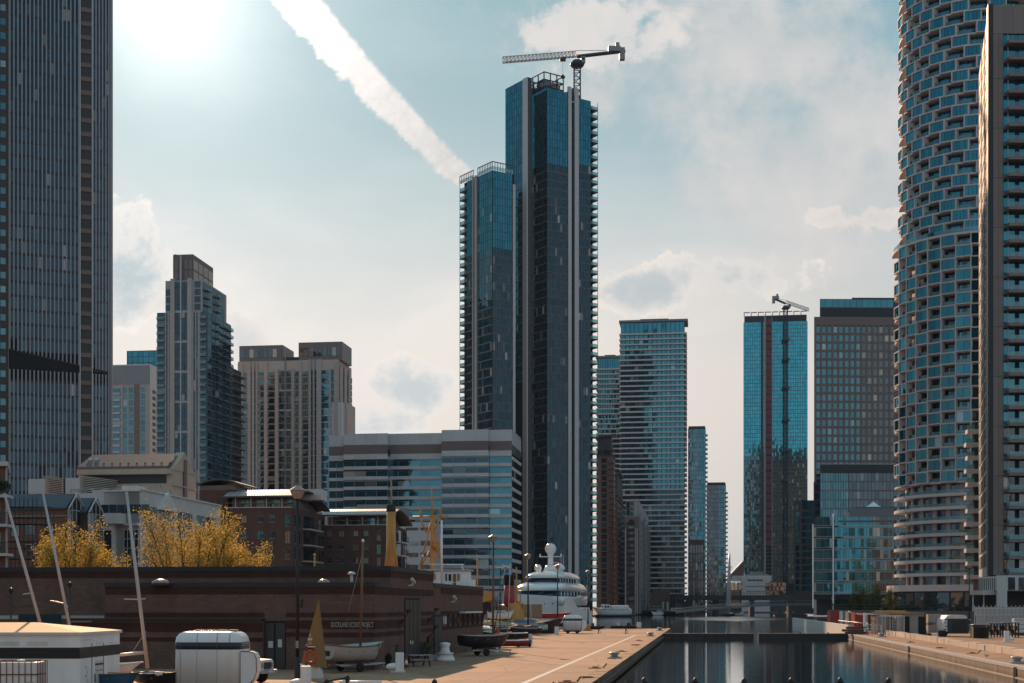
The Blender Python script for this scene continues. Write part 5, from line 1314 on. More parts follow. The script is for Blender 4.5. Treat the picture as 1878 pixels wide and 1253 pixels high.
b.piece('string_course', 'pale_render', fr, 0, sc, z(964), z(961), .02, .15); b.piece('coping', 'white_dirty', fr, 0, sc + .1, zt, zt + .18, -1, .2); b.piece('coping', 'white_dirty', sd, 0, e, zt + .2, zt + .38, -1, .2)
gable_end(b, 'porch_gable', 'white_dirty', Fr(sd.at(sd.s(318), 0), -RD), 0.0, 6.0, z(930), z(895), .6)
b.done()
# --- brown brick range with slate roofs and glazed gables -----------------------------------
fr = front(-40, 162); s = fr.s; z = fr.z
b = Bld('slate_range', fr.at(8, -3), 'brown brick range with blue slate roofs and two black glazed gables', 'building', lim=200)
ze, zr = z(936), z(908)
for (u0, u1, n0, dep, zz) in ((-40, 123, 0, 4.4, 0.0), (125, 160, -3.2, 4.2, -.25)):
    f2 = Fr(fr.at(0, n0), RD); a, c = f2.s(u0), f2.s(u1); b.core(f2, a, c, dep, 0, ze + zz, 'dark_brick' if n0 else 'red_brick'); gable_roof(b, 'roof', 'slate_blue', f2, a, c - .3, dep, ze + zz, zr + zz, .25, .2)
    for k in range(int((c - a) / .9)): b.piece('slate_rib', 'slate_rib', f2, a + k * .9, a + k * .9 + .06, ze + zz + .1, ze + zz + .14, .0, .2)
    gable_end(b, 'gable', 'dark_room', f2, c + .05, dep, ze + zz, zr + zz, .2)
    f3 = Fr(f2.at(c), DD)
    for i in range(4):
        for j in range(6): b.piece('gable_pane', 'glass_smoke', f3, .05 + i * dep / 4, (i + 1) * dep / 4 - .05, ze + zz - (j + 1) * 1.75, ze + zz - j * 1.75 - .06, -.02, .08)
    for i in range(5): b.piece('gable_bar', 'fin_alu', f3, i * dep / 4 - .035, i * dep / 4 + .035, ze + zz - 10.5, ze + zz + (zr - ze) * (1 - abs(i - 2) / 2), .08, .16)
    for j in range(6): b.piece('gable_bar', 'fin_alu', f3, 0, dep, ze + zz - j * 1.75 - .04, ze + zz - j * 1.75 + .04, .08, .14)
    for sg in (0, 1):       # pale verge boards
        p0, p1 = f3.at(sg * dep, .2) - b.loc.xy, f3.at(dep / 2, .2) - b.loc.xy
        b.mb('verge', 'fin_alu').bar((p0.x, p0.y, ze + zz + .1), (p1.x, p1.y, zr + zz + .25), .16)
mat('slate_rib', (0.055, 0.06, 0.075), .6) if 'slate_rib' not in MATS else None
for (u0, u1, v0, v1) in ((48, 62, 966, 982), (80, 96, 964, 1010), (80, 96, 1012, 1040), (20, 34, 966, 984), (48, 62, 1000, 1016)):
    b.piece('window', 'glass_smoke', fr, s(u0), s(u1), z(v1), z(v0), -.05, .05); b.piece('window_bar', 'fin_alu', fr, s(u0), s(u1), z(v0), z(v0 - 1.2), .03, .12); b.piece('window_bar', 'fin_alu', fr, s(u1), s(u1 + 1.2), z(v1), z(v0), .03, .12)
b.piece('string_course', 'pale_stone', fr, s(20), s(123), z(948.5), z(947), .02, .14)
b.done()
# --- scaffolding
sc_ = empty('scaffolding', (pt(45, 0, 152).x, 152, 0), 'steel tube scaffolding standing against the brown brick range', 'scaffolding')
mb = MB(); x0, x1 = pt(12, 0, 152).x - sc_.location.x, pt(92, 0, 152).x - sc_.location.x
for k in range(6):
    for yy_ in (0, 1.3): mb.tube([(x0 + k * (x1 - x0) / 5, yy_, 0), (x0 + k * (x1 - x0) / 5, yy_, 15.6 - (k > 3) * 1.5)], .05, 5)
for q in range(8):
    for yy_ in (0, 1.3): mb.tube([(x0, yy_, 1.6 + q * 1.85), (x1, yy_, 1.6 + q * 1.85)], .05, 5)
mb.tube([(x0, 0, 2), (x1, 0, 9)], .05, 5); mb.tube([(x1, 0, 6), (x0, 0, 13)], .05, 5); obj('tubes', mb, 'dark_metal', sc_)
for q in range(4): obj('board', MB().box(((x0 + x1) / 2, .65, 3.5 + q * 3.3), (x1 - x0, 1.2, .08)), 'dark_timber', sc_)
# --- red brick balcony block at the frame edge
fr = front(-70, 142, RD, (-.37, 1)); w = fr.s(14); b = Bld('balcony_block', fr.at(2, -5), 'red brick flats with pale balcony slabs at the left edge', 'building', lim=60)
b.core(fr, 0, w, 10, 0, fr.z(858), 'red_brick'); b.box('roof_slab', 'pink_stone', fr, -1, fr.s(22), fr.z(857), fr.z(849), -10, .8)
b.box('corner_post', 'pale_stone', fr, fr.s(12.6), fr.s(14.4), 0, fr.z(857), .05, .3)
for v in (910, 963, 1016):
    b.box('balcony_slab', 'spandrel_grey', fr, .2, fr.s(25), fr.z(v + 5), fr.z(v), -1, 1.4)
    mb = b.mb('balcony_railing', 'dark_metal')
    for k in range(26): p = fr.at(fr.s(25) - .1 - k * .2, 1.35) - b.loc.xy; mb.bar((p.x, p.y, fr.z(v)), (p.x, p.y, fr.z(v) + 1.05), .03)
    b.box('balcony_railing', 'dark_metal', fr, .2, fr.s(25), fr.z(v) + 1.05, fr.z(v) + 1.11, 1.3, 1.38)
    b.piece('window', 'glass_mid', fr, fr.s(-6), fr.s(2), fr.z(v) + .1, fr.z(v) + 2.1, -.05, .05)
b.done()
def leafcloud(mb, c, r, n, size, sq=(1, 1, 1), rng=random):
    for _ in range(n):
        while True:
            p = Vector((rng.uniform(-1, 1), rng.uniform(-1, 1), rng.uniform(-1, 1)))
            if p.length < 1: break
        p = Vector((p.x * r * sq[0], p.y * r * sq[1], p.z * r * sq[2])) + Vector(c)
        leaf(mb, p, size * rng.uniform(.6, 1.3), rng)
def leaf(mb, p, s, rng=random):
    a = Vector((rng.gauss(0, 1), rng.gauss(0, 1), rng.gauss(0, 1))).normalized(); t = a.orthogonal().normalized(); b_ = a.cross(t)
    o = len(mb.v); mb.v += [tuple(p - t * s), tuple(p + b_ * s * .55), tuple(p + t * s), tuple(p - b_ * s * .55)]; mb.f.append((o, o + 1, o + 2, o + 3)); mb.sm.append(False)
pb = empty('potted_shrub', (fr.at(fr.s(14), 1.0).x, fr.at(fr.s(14), 1.0).y, fr.z(910)), 'dark bushy plant on the top balcony of the red brick flats', 'plant')
mb = MB(); leafcloud(mb, (0, 0, .75), .75, 500, .11); obj('foliage', mb, 'leaf_dark', pb, 'stuff', fix=False); obj('pot', MB().lathe((0, 0, 0), [(.2, 0), (.28, .4)], 12), 'fin_alu', pb)
# --- brick apartment blocks with vaulted metal roofs ------------------------------------------
def vault(b, fr, s0, s1, n0, dep, ze, rise, m_roof, ribs=24):
    """barrel roof, its axis along the front; ribbed sheets laid one by one on the near slope"""
    N = 12; l = b.loc
    def prof(t): return n0 - dep * t, ze + rise * (math.sin(t / .25 * math.pi / 2) ** .9 if t < .25 else 1 - ((t - .25) / .75) ** 2 * 1.9)
    pts = [prof(k / N) for k in range(N + 1)]
    def P(s_, q, up=0): p = fr.at(s_, q[0]) - l.xy; return (p.x, p.y, q[1] + up)
    mb = b.mb('vault', 'dark_zinc')
    for k in range(N): mb.hexa([P(s0, pts[k]), P(s1, pts[k]), P(s1, pts[k + 1]), P(s0, pts[k + 1])], [P(s0, pts[k], .25), P(s1, pts[k], .25), P(s1, pts[k + 1], .25), P(s0, pts[k + 1], .25)])
    w = (s1 - s0 - 1) / ribs
    for r_ in range(ribs):
        mb = MB()
        for k in range(3):
            a, c = s0 + .5 + r_ * w + .05, s0 + .5 + (r_ + 1) * w - .05
            mb.hexa([P(a, pts[k], .26), P(c, pts[k], .26), P(c, pts[k + 1], .26), P(a, pts[k + 1], .26)], [P(a, pts[k], .33), P(c, pts[k], .33), P(c, pts[k + 1], .33), P(a, pts[k + 1], .33)])
        obj('roof_sheet', mb, m_roof, b.e, fix=False)
    mb = b.mb('arch_wall', 'dark_brick'); ring = [P(s1 - 2.2, q, -.02) for q in pts] + [P(s1 - 2.2, (pts[-1][0], ze - .1)), P(s1 - 2.2, (pts[0][0], ze - .1))]
    mb.add(ring, [tuple(range(len(ring)))])
def brickflats(u0, u1, uS, vroof, veave, vpar, y, label, cols, rows, hide):
    fr = front(u0, y); s = fr.s; w = s(u1); sd = Fr(fr.at(w), DD); q = sd.s(uS); z = fr.z; zp = z(vpar)
    b = Bld('brick_flats', fr.at(w / 2, -8), label, 'building', lim=160)
    b.core(fr, 0, w, q, 0, zp, 'dark_brick'); b.core(fr, .6, w - .8, q - 2, zp, z(veave), 'spandrel_brown', 'top_storey', -1.6)
    vault(b, fr, -.4, w + 1.6, 1.2, q * .95, z(veave), z(vroof) - z(veave), 'zinc', 26)
    b.box('parapet', 'spandrel_grey', fr, 0, w + .05, zp, zp + .12, -.3, .06); b.box('parapet_rail', 'grey_metal', fr, 0, w, zp + .85, zp + .92, -.1, -.02)
    for k in range(4): b.piece('roof_post', 'fin_alu', fr, 1.6 + k * w * .235, 1.75 + k * w * .235, zp, z(veave), -.3, -.15); b.piece('window', 'glass_mid', fr, 2.3 + k * w * .235, 3.7 + k * w * .235, zp + .2, z(veave) - .3, -1.65, -1.5)
    pals = ['glass_room', 'glass_blue', 'glass_dark', 'curtain_warm', 'glass_mid']
    rr = random.Random(int(u0))
    for v0, v1 in rows:
        for (a, c, tall) in cols:
            g = rr.choice(pals); lo = z(v1 + (8 if tall else 0))
            b.piece('window', g, fr, s(a), s(c), lo, z(v0), -.12, .03); b.piece('window_sill', 'slab_grey', fr, s(a) - .08, s(c) + .08, lo - .12, lo, 0, .14); b.piece('lintel', 'spandrel_brown', fr, s(a) - .1, s(c) + .1, z(v0), z(v0) + .12, 0, .05)
            b.piece('window_bar', 'dark_metal', fr, (s(a) + s(c)) / 2 - .03, (s(a) + s(c)) / 2 + .03, lo, z(v0), .02, .07)
        zz = z(v1 + 9)
        b.box('balcony_slab', 'fin_alu', sd, q * .30, q * .72, zz - .2, zz, 0, 1.4); b.piece('door', 'glass_room', sd, q * .34, q * .66, zz, zz + 2.3, -.1, .04)
        mb = b.mb('balcony_railing', 'dark_metal')
        for k in range(15): p = sd.at(q * (.30 + .42 * k / 14), 1.36) - b.loc.xy; mb.bar((p.x, p.y, zz), (p.x, p.y, zz + 1.1), .035)
        b.box('balcony_railing', 'dark_metal', sd, q * .30, q * .72, zz + 1.1, zz + 1.16, 1.3, 1.4)
        for t in (.08, .18, .80, .9): b.piece('window', rr.choice(('glass_room', 'glass_dark')), sd, q * t, q * (t + .05), zz + .2, zz + 2.2, -.1, .04)
    return b, fr, w
mat('curtain_warm', (0.34, 0.22, 0.16), 0.6, 0, .1, piece=.2)
rows1 = [(947, 958), (976, 988), (1006, 1018)]
b, fr, w = brickflats(414, 535, 596, 900, 914, 932, 245, 'nearer dark brick flats with a ribbed vaulted metal roof left of the ochre mast', [(443, 452, 0), (473, 483, 0), (495, 504, 0), (523.5, 531.5, 1)], rows1, 0)
b.core(fr, fr.s(362), 0, 14, 0, fr.z(898), 'dark_brick', 'lift_tower', -1); b.core(fr, fr.s(362), fr.s(428), 10, fr.z(898), fr.z(889), 'brown_clad', 'lift_tower', -1.3)
q = b.loc; mb = b.mb('lift_tower_roof', 'dark_zinc'); rings = []
for s_ in (fr.s(360), fr.s(372), fr.s(385), fr.s(400), fr.s(415), fr.s(428), fr.s(437)):
    t = (s_ - fr.s(360)) / (fr.s(437) - fr.s(360)); h = fr.z(895) + 1.4 * math.sin(math.pi * (t * .75 + .12)); rings.append([(fr.at(s_, n) - q.xy).to_3d() + Vector((0, 0, h + k)) for n, k in ((-.4, 0), (-11, 0), (-11, .3), (-.4, .3))])
mb.loft(rings, True, False); b.core(fr, fr.s(450), fr.s(566), 8, fr.z(912), fr.z(892), 'spandrel_grey', 'rear_plant', -12); b.done()
b, fr, w = brickflats(592, 712, 746, 936, 948, 964, 265, 'farther dark brick flats with a lower ribbed vault roof behind the ochre mast', [(600, 608, 0), (622.5, 630.5, 0), (648.5, 656.5, 0), (667.5, 675.5, 0), (691.5, 698, 1)], [(975, 983), (1000, 1008), (1024, 1033)], 0)
b.core(fr, fr.s(640), fr.s(700), 6, fr.z(948), fr.z(922), 'grey_metal', 'rear_plant', -13); b.done()
# --- trees ----------------------------------------------------------------------------------------
def tree(x, y, h, r, label, name, leafm, nleaf, size, seed, trunk_h=.32, trunk_r=.24, up=1.5, group=None, bare=.0):
    rng = random.Random(seed); e = empty(name, (x, y, 0), label, 'tree', group)
    mb = MB(); mb.tube([(0, 0, 0), (.1, 0, h * trunk_h * .5), (0, .05, h * trunk_h)], [trunk_r * 1.25, trunk_r, trunk_r * .9], 9)
    lf = MB(); tips = []
    nl = 11
    for k in range(nl):
        a = 2 * math.pi * k / nl + rng.uniform(-.3, .3); z0 = h * trunk_h * rng.uniform(.72, 1.0); out_ = r * rng.uniform(.35, .95)
        top = h * rng.uniform(.70, 1.0) * (1.0 - .28 * (out_ / r) ** 2)
        p0 = Vector((0, 0, z0)); p3 = Vector((math.cos(a) * out_, math.sin(a) * out_, top)); p1 = p0.lerp(p3, .35) + Vector((math.cos(a), math.sin(a), 0)) * out_ * .25; p2 = p0.lerp(p3, .7) + Vector((math.cos(a), math.sin(a), 0)) * out_ * .12
        mb.tube([p0, p1, p2, p3], [trunk_r * .5, trunk_r * .3, trunk_r * .16, .02], 6)
        for q in range(9):
            t = rng.uniform(.2, .98); base = p0.lerp(p1, t * 3) if t < .33 else (p1.lerp(p2, (t - .33) * 3) if t < .67 else p2.lerp(p3, (t - .67) * 3))
            d = Vector((math.cos(a + rng.uniform(-1.3, 1.3)), math.sin(a + rng.uniform(-1.3, 1.3)), up * rng.uniform(.5, 1.4))).normalized(); L = r * rng.uniform(.25, .6)
            tip = base + d * L; mb.tube([base, base.lerp(tip, .5) + Vector((rng.uniform(-.1, .1), rng.uniform(-.1, .1), 0)), tip], [trunk_r * .12, trunk_r * .08, .012], 4); tips.append((base, tip))
    per = max(1, int(nleaf / len(tips)))
    for (a_, c_) in tips:
        dens = rng.uniform(.4, 1.5)
        for _ in range(int(per * dens)):
            t = rng.uniform(.0, 1.08); p = a_.lerp(c_, t); sp_ = r * .15 * (1.15 - t * .6)
            leaf(lf, p + Vector((rng.gauss(0, sp_), rng.gauss(0, sp_), rng.gauss(0, sp_))), size * rng.uniform(.6, 1.25), rng)
    obj('trunk', mb, 'bark', e); obj('crown', lf, leafm, e, 'stuff', fix=False); return e
tg = 'spring trees behind the clubhouse roof'
tree(pt(133, 0, 124).x, 124, 12.2, 3.4, 'leftmost yellow leafed tree with a stubby dark trunk behind the clubhouse roof', 'street_tree', 'leaf_spring', 14000, .088, 3, .46, .30, 1.5, tg)
tree(pt(186, 0, 127).x, 127, 9.9, 2.4, 'small yellow leafed tree right beside the leftmost one', 'street_tree', 'leaf_spring', 7500, .088, 5, .35, .16, 1.6, tg)
tree(pt(104, 0, 126).x, 126, 9.6, 2.3, 'low yellow bushy tree crossed by the leaning mast of the second dinghy', 'street_tree', 'leaf_spring', 9000, .085, 8, .35, .15, 1.6, tg)
tree(pt(352, 0, 128).x, 128, 13.6, 4.2, 'largest yellow leafed tree in front of the white building', 'street_tree', 'leaf_spring', 22000, .088, 11, .30, .30, 1.7, tg)
tree(pt(408, 0, 131).x, 131, 12.8, 3.2, 'upright yellow leafed tree next to the brick flats', 'street_tree', 'leaf_spring', 11000, .088, 17, .32, .22, 1.7, tg)
tree(pt(452, 0, 134).x, 134, 11.4, 2.6, 'rightmost yellow leafed tree in front of the brick flats', 'street_tree', 'leaf_spring', 7500, .088, 21, .32, .18, 1.7, tg)

# ================================================================== THE CLUBHOUSE
A = Vector((-7.96, 93.1)); Bc = Vector((-8.56, 88.6)); YB, XB = 132.0, -2.72
b = Bld('clubhouse', (-12, 100), 'long low brown brick and block clubhouse in shade beside the quay', 'building', lim=200)
tall = Fr(A - RD * 62, RD); rw = Fr(A, DD); low = Fr(Bc - RD * 17.6, RD); lside = Fr(Bc, DD)
Lr = rw.s(886); Lt = rw.s(794.5)
b.core(tall, 0, 62, 15, 0, 6.30, 'tan_block'); b.core(rw, 15.03, Lt, 12, 0, 6.30, 'tan_block', 'wall', 0.0) if Lt > 15 else None
b.core(rw, Lt + .02, Lr, 11, 0, 5.42, 'tan_block', 'wall', -.02)
b.core(low, 0, 17.6, 4.5, 0, 5.18, 'tan_block')
def cap(fr, s0, s1, z0, z1, n0=-.5, n1=.07): b.piece('parapet_cap', 'parapet_dark', fr, s0, s1, z0, z1, n0, n1)
cap(tall, -1, 62.06, 6.30, 6.60); cap(rw, 0.58, Lt, 6.30, 6.6); cap(rw, Lt + .02, Lr + .05, 5.42, 5.72, -.5, .05); cap(low, -.05, 17.66, 5.18, 5.46); cap(lside, .58, 4.4, 5.18, 5.46)
b.box('roof', 'roof_grey', low, .3, 17.2, 5.19, 5.24, -4.4, -.5)
def bands(fr, s0, s1, L, n=.035):
    for (z0, z1) in L: b.piece('brick_band', 'band_brick', fr, s0, s1, z0, z1, -.02, n)
BL = [(4.72, 5.18), (3.30, 3.56), (2.56, 3.08), (2.05, 2.32)]
bands(tall, 0, 62, [(5.88, 6.29)]); bands(rw, .04, Lt, [(5.88, 6.29)])
dA, dB, dC, dD = rw.s(741.5), rw.s(770.5), rw.s(795.5), rw.s(809)
for (a, c) in ((.04, dA), (dB, Lt)): bands(rw, a, c, BL)
bands(rw, dA, dB, [BL[0]]); bands(rw, dD + .02, Lr, [(4.94, 5.40), BL[1], BL[2], (2.12, 2.32)]); bands(rw, Lt + .03, dC, BL[1:2])
l0, l1 = low.s(485), low.s(524.5)
for (a, c) in ((0, l0), (l1, 17.6)): bands(low, a, c, BL)
bands(low, l0, l1, [BL[0]]); bands(lside, .04, 4.4, BL); bands(tall, 0, low.s(195) - 2, BL)
# dark block joint panel that closes the return
# doors
def bigdoor(fr, a, c, z1, leaf, n=.02):
    b.piece('door_recess', 'dark_room', fr, a, c, 0, z1, -.02, n); nl = max(2, int((c - a) / 1.2)); w = (c - a) / nl
    for k in range(nl): b.piece('door', leaf, fr, a + k * w + .05, a + (k + 1) * w - .05, .05, z1 - .15, n - .01, n + .05)
bigdoor(rw, dA, dB, 4.55, 'black_paint'); bigdoor(rw, dC, dD, 3.30, 'dark_clad'); bigdoor(low, l0, l1, 3.05, 'dark_clad')
for (u, v, w_, h_, m_) in ((497, 1182, .30, .42, 'sticker'), (514, 1180, .26, .5, 'sticker')):
    a = low.s(u); z_ = low.z(v, a); b.piece('door_notice', m_, low, a - w_ / 2, a + w_ / 2, z_ - h_ / 2, z_ + h_ / 2, .07, .085)
for u, v in ((751, 1178), (755, 1178.5)): a = rw.s(u); b.piece('door_notice', 'plastic_white', rw, a - .14, a + .14, rw.z(v, a) - .12, rw.z(v, a) + .12, .07, .085)
for u in (822.5, 831, 840, 849.5, 858, 866.5, 875.5, 884):
    a = rw.s(u); b.piece('slot_window', 'glass_dark', rw, a - .32, a + .32, 2.34, 3.28, -.05, .05); b.piece('slot_frame', 'parapet_dark', rw, a - .40, a - .33, 2.3, 3.29, 0, .09)
a = rw.s(842); b.box('window_hood', 'white_dirty', rw, a, rw.s(874), 3.36, 3.52, 0, .55)
a = rw.s(811.5); b.box('meter_box', 'white_dirty', rw, a, a + .4, 2.55, 3.15, .04, .25)
# canopy shelf along the low front, left part
cA, cB = low.s(130), low.s(486)
b.box('canopy', 'parapet_dark', low, cA, cB, 3.06, 3.20, .04, .62); b.box('canopy_wall', 'tan_block', low, cA, cB - .02, 0, 3.05, .04, .42)
bands(Fr(low.at(0, .42), RD), cA, cB - .02, [(2.35, 2.92), (1.75, 2.0)])
b.piece('canopy_light', 'pale_stone', low, cA, cA + 1.6, 2.95, 3.04, .44, .5)
# windows in the far left wall
for (u0, u1, v0, v1) in ((36, 112, 1127, 1143),):
    b.piece('strip_window', 'glass_dark', tall, tall.s(u0), tall.s(u1), tall.z(v1, 40), tall.z(v0, 40), -.05, .05)
b.piece('pale_lintel', 'pale_stone', tall, tall.s(0), tall.s(34), tall.z(1136, 40), tall.z(1129, 40), 0, .07); b.piece('pale_lintel', 'pale_stone', tall, tall.s(114), tall.s(192), tall.z(1135, 40), tall.z(1129, 40), 0, .07)
# lettering on the brick band
def text(s_, fr, a, z0, w, h, m_, parent, name='lettering', n=.05, org=None):
    cu = bpy.data.curves.new(name, 'FONT'); cu.body = s_; cu.size = 1; cu.extrude = .015
    o = bpy.data.objects.new(name, cu); COL.objects.link(o); bpy.context.view_layer.update()
    dx_, dy_ = o.dimensions.x, 0.70; cu.materials.append(MATS[m_])
    p = fr.at(a, n); o.parent = parent; l = org or Vector((0, 0, 0)); o.location = (p.x - l.x, p.y - l.y, z0 - l.z)
    me = bpy.data.meshes.new_from_object(o); q = bpy.data.objects.new(name, me); COL.objects.link(q); q.parent = parent; q.location = o.location; bpy.data.objects.remove(o)
    q.rotation_euler = (math.radians(90), 0, fr.rz); q.scale = (w / dx_, h / dy_, 1); return q
a = low.s(607); text('DOCKLAND SCOUT PROJECT', low, a, 2.66, low.s(685) - a, .32, 'pale_stone', b.e, org=b.loc)
b.done()
def tagobj(name, mb, m, label, cat, group=None, loc=None, kind=None):
    if loc is not None: mb.v = [(v[0] - loc[0], v[1] - loc[1], v[2] - loc[2]) for v in mb.v]
    o = obj(name, mb, m, None, kind)
    if loc is not None: o.location = loc
    return tag(o, label, cat, group)
# fittings on the clubhouse
for (u0, u1, v, lab) in ((278, 311, 1069, 'shallow rooflight dome at the left of the clubhouse roof'), (582, 606, 1069, 'shallow rooflight dome near the vent pipe on the clubhouse roof')):
    p = pt((u0 + u1) / 2, v, 90); r = (u1 - u0) / 2 * 90 / F; e = empty('rooflight', (p.x, 90, 5.24), lab, 'rooflight', 'rooflights on the clubhouse')
    obj('dome', MB().lathe((0, 0, .18), [(r, 0), (r * .95, .1), (r * .7, .2), (r * .3, .26), (.02, .27)], 16), 'lamp_glass', e); obj('kerb', MB().lathe((0, 0, 0), [(r * 1.02, 0), (r * 1.02, .17)], 16), 'parapet_dark', e)
p = pt(645, 1070, 91); e = empty('vent_pipe', (p.x, 91, 5.24), 'grey mushroom vent pipe standing on the clubhouse roof', 'vent')
obj('pipe', MB().tube([(0, 0, 0), (0, 0, .78)], .10, 10), 'spandrel_grey', e); obj('cowl', MB().lathe((0, 0, .72), [(.1, 0), (.27, .05), (.25, .14), (.12, .2), (.02, .21)], 14), 'white_dirty', e)
def wallcam(fr, u, v, label, m='white_dirty', tilt=.4):
    a = fr.s(u); p = fr.at(a, .03); z_ = fr.z(v, a); e = empty('security_camera', (p.x, p.y, z_), label, 'camera', None, fr.rz)
    obj('bracket', MB().box((0, -.16, -.22), (.10, .34, .10)).box((0, -.3, -.1), (.08, .08, .3)), m, e); obj('housing', MB().tube([(-.32, -.34, .22), (.30, -.38, -.02)], [.12, .10], 8, False), m, e); return e
wallcam(rw, 748, 1068, 'white security camera high on the clubhouse corner'); wallcam(rw, 826, 1099, 'small white camera above the slot windows')
def flood(fr, u, v, label):
    a = fr.s(u); p = fr.at(a, .03); z_ = fr.z(v, a); e = empty('wall_light', (p.x, p.y, z_), label, 'light', 'black bracket lights on the clubhouse', fr.rz)
    obj('arm', MB().tube([(0, 0, -.5), (.04, -.35, -.1), (.12, -.6, .32)], .045, 6), 'black_paint', e); obj('lamp_head', MB().box((.15, -.64, .42), (.34, .26, .2), .5), 'black_paint', e); obj('back_plate', MB().box((0, -.03, -.5), (.16, .05, .5)), 'black_paint', e)
flood(rw, 731, 1132, 'black bracket light left of the tall clubhouse door'); flood(rw, 784, 1128, 'black bracket light right of the tall clubhouse door'); flood(rw, 783, 1160, 'small dark wall box light below the right bracket light')
for (u, v0, v1, y_, lab) in ((20, 1085, 1143, 82, 'thin lantern post farthest left in front of the clubhouse'), (128, 1074, 1143, 82, 'thin lantern post just left of the low clubhouse wing')):
    p = pt(u, v0, y_); e = empty('lantern_post', (p.x, y_, 0), lab, 'post', 'thin lantern posts')
    obj('post', MB().tube([(0, 0, 0), (0, 0, p.z)], .045, 8), 'dark_metal', e); obj('lantern', MB().lathe((0, 0, p.z - .1), [(.06, 0), (.17, .16), (.14, .26), (.02, .32)], 10), 'black_paint', e)
tagobj('cable', MB().tube([(pt(20, 0, 82).x, 82, pt(20, 1112, 82).z), (pt(128, 0, 82).x, 82, pt(128, 1112, 82).z)], .018, 4), 'dark_metal', 'thin cable strung between the two lantern posts', 'cable')
# ================================================================== BOATS
def hull_rings(L, B, D, transom=.6, bow=.28, stern=.06, keel=.10, n=15, full=1.0, rake=.10, inset=0.0, bottom=0.0, m=9):
    """rings of a round-bilged hull, stern (x=0) to bow (x=L); z=0 at the keel"""
    R = []
    for i in range(n):
        t = i / (n - 1)
        f = (transom + (1 - transom) * math.sin(min(1, t / .42) * math.pi / 2)) if t < .42 else max(.015, (1 - ((t - .42) / .58) ** 2.3) ** full)
        hb = max(.012, B / 2 * f - inset)
        top = D * (1 + bow * max(0, (t - .35) / .65) ** 2 + stern * max(0, (.35 - t) / .35) ** 2); kz = D * (keel * 0 + .75 * max(0, (t - .82) / .18) ** 2) + (.18 * D * (1 - t / .25) if t < .25 else 0) + bottom
        kz = min(kz, top - .04); x = L * t
        ring = []
        for k in range(m):
            a = -math.pi / 2 + math.pi * k / (m - 1); sx = math.sin(a); yv = hb * (abs(sx) ** .75) * (1 if sx > 0 else -1); q = 1 - math.cos(a) ** .8 if abs(math.cos(a)) > 1e-6 else 1
            zz = kz + (top - kz) * q; ring.append((x + rake * L * (q - 1) * max(0, (t - .6) / .4) * 1.0, yv, zz))
        R.append(ring)
    return R
def hull_parts(e, L, B, D, hm, im, tm, trim=.05, thwarts=3, thw='timber', decked=False, **k):
    R = hull_rings(L, B, D, **k); m = len(R[0])
    mb = MB(); mb.loft(R, False, True); o = len(mb.v); mb.v += R[0]; mb.f.append(tuple(o + i for i in range(m))); mb.sm.append(False); h = obj('hull', mb, hm, e)
    if decked:
        mb = MB(); mb.loft([[r[0], (r[0][0], 0, r[0][2] + .06 * B), r[-1]] for r in R], False, True); obj('deck', mb, im, e)
    else:
        k2 = dict(k); R2 = hull_rings(L * .985, B, D * .995, inset=.035, bottom=.16 * D, **k2); mb = MB(); mb.loft(R2, False, True); o = len(mb.v); mb.v += [(p[0] + .03, p[1], p[2]) for p in R2[0]]; mb.f.append(tuple(o + i for i in range(m))); mb.sm.append(False); obj('inside', mb, im, e)
        for q in range(thwarts):
            i = int((q + 1) * (len(R) - 2) / (thwarts + 1)); r = R[i]; obj('thwart', MB().box((r[0][0], 0, D * .72), (.22, abs(r[0][1]) * 2 - .05, .04)), thw, e)
    mb = MB(); mb.tube([r[0] for r in R], trim, 6).tube([r[-1] for r in R], trim, 6); mb.tube([R[0][0], R[0][-1]], trim, 6); obj('gunwale', mb, tm, e); return h
def trailer(loc, rz, L, w, label, group='boat trailers', hbar=.45, name='boat_trailer'):
    e = empty(name, loc, label, 'trailer', group, rz)
    mb = MB().box((L / 2, w * .3, hbar), (L, .08, .1)).box((L / 2, -w * .3, hbar), (L, .08, .1)).bar((L, w * .3, hbar), (L + 1.2, 0, hbar), .08).bar((L, -w * .3, hbar), (L + 1.2, 0, hbar), .08)
    for t in (.15, .5, .85): mb.box((L * t, 0, hbar + .01), (.08, w * .66, .1))
    mb.box((L * .42, 0, hbar - .13), (.07, w, .07)); obj('frame', mb, 'galv', e)
    for s_ in (-1, 1):
        wh = obj('wheel', MB().loft([[(L * .42 + r * math.cos(a), s_ * w * .52 + yy, .29 + r * math.sin(a)) for a in [2 * math.pi * k / 18 for k in range(18)]] for r, yy in ((.17, -.08), (.27, -.08), (.29, -.04), (.29, .04), (.27, .08), (.17, .08))]), 'rubber', e)
        obj('rim', MB().loft([[(L * .42 + r * math.cos(a), s_ * w * .52 + yy, .29 + r * math.sin(a)) for a in [2 * math.pi * k / 14 for k in range(14)]] for r, yy in ((.16, -.06), (.168, 0), (.16, .06))]), 'galv', wh)
    for s_ in (-1, 1): obj('bunk', MB().box((L * .5, s_ * w * .2, hbar + .12), (L * .7, .1, .14)), 'dark_timber', e)
    obj('prop_leg', MB().tube([(L + 1.1, 0, 0), (L + 1.1, 0, hbar)], .03, 6), 'galv', e); return e
def mast(e, x, y, z0, top, r, m, spreader=None, name='mast', lean=(0, 0)):
    t = Vector((x + lean[0], y + lean[1], top)); b0 = Vector((x, y, z0)); ms = obj(name, MB().tube([b0, b0.lerp(t, .6), t], [r, r * .9, r * .6], 8), m, e)
    if spreader: q = b0.lerp(t, spreader[0]); obj('spreader', MB().tube([q + Vector((-spreader[1] * spreader[2], -spreader[1] * spreader[3], .05)), q, q + Vector((spreader[1] * spreader[2], spreader[1] * spreader[3], .05))], .035, 6), m, ms)
    return ms
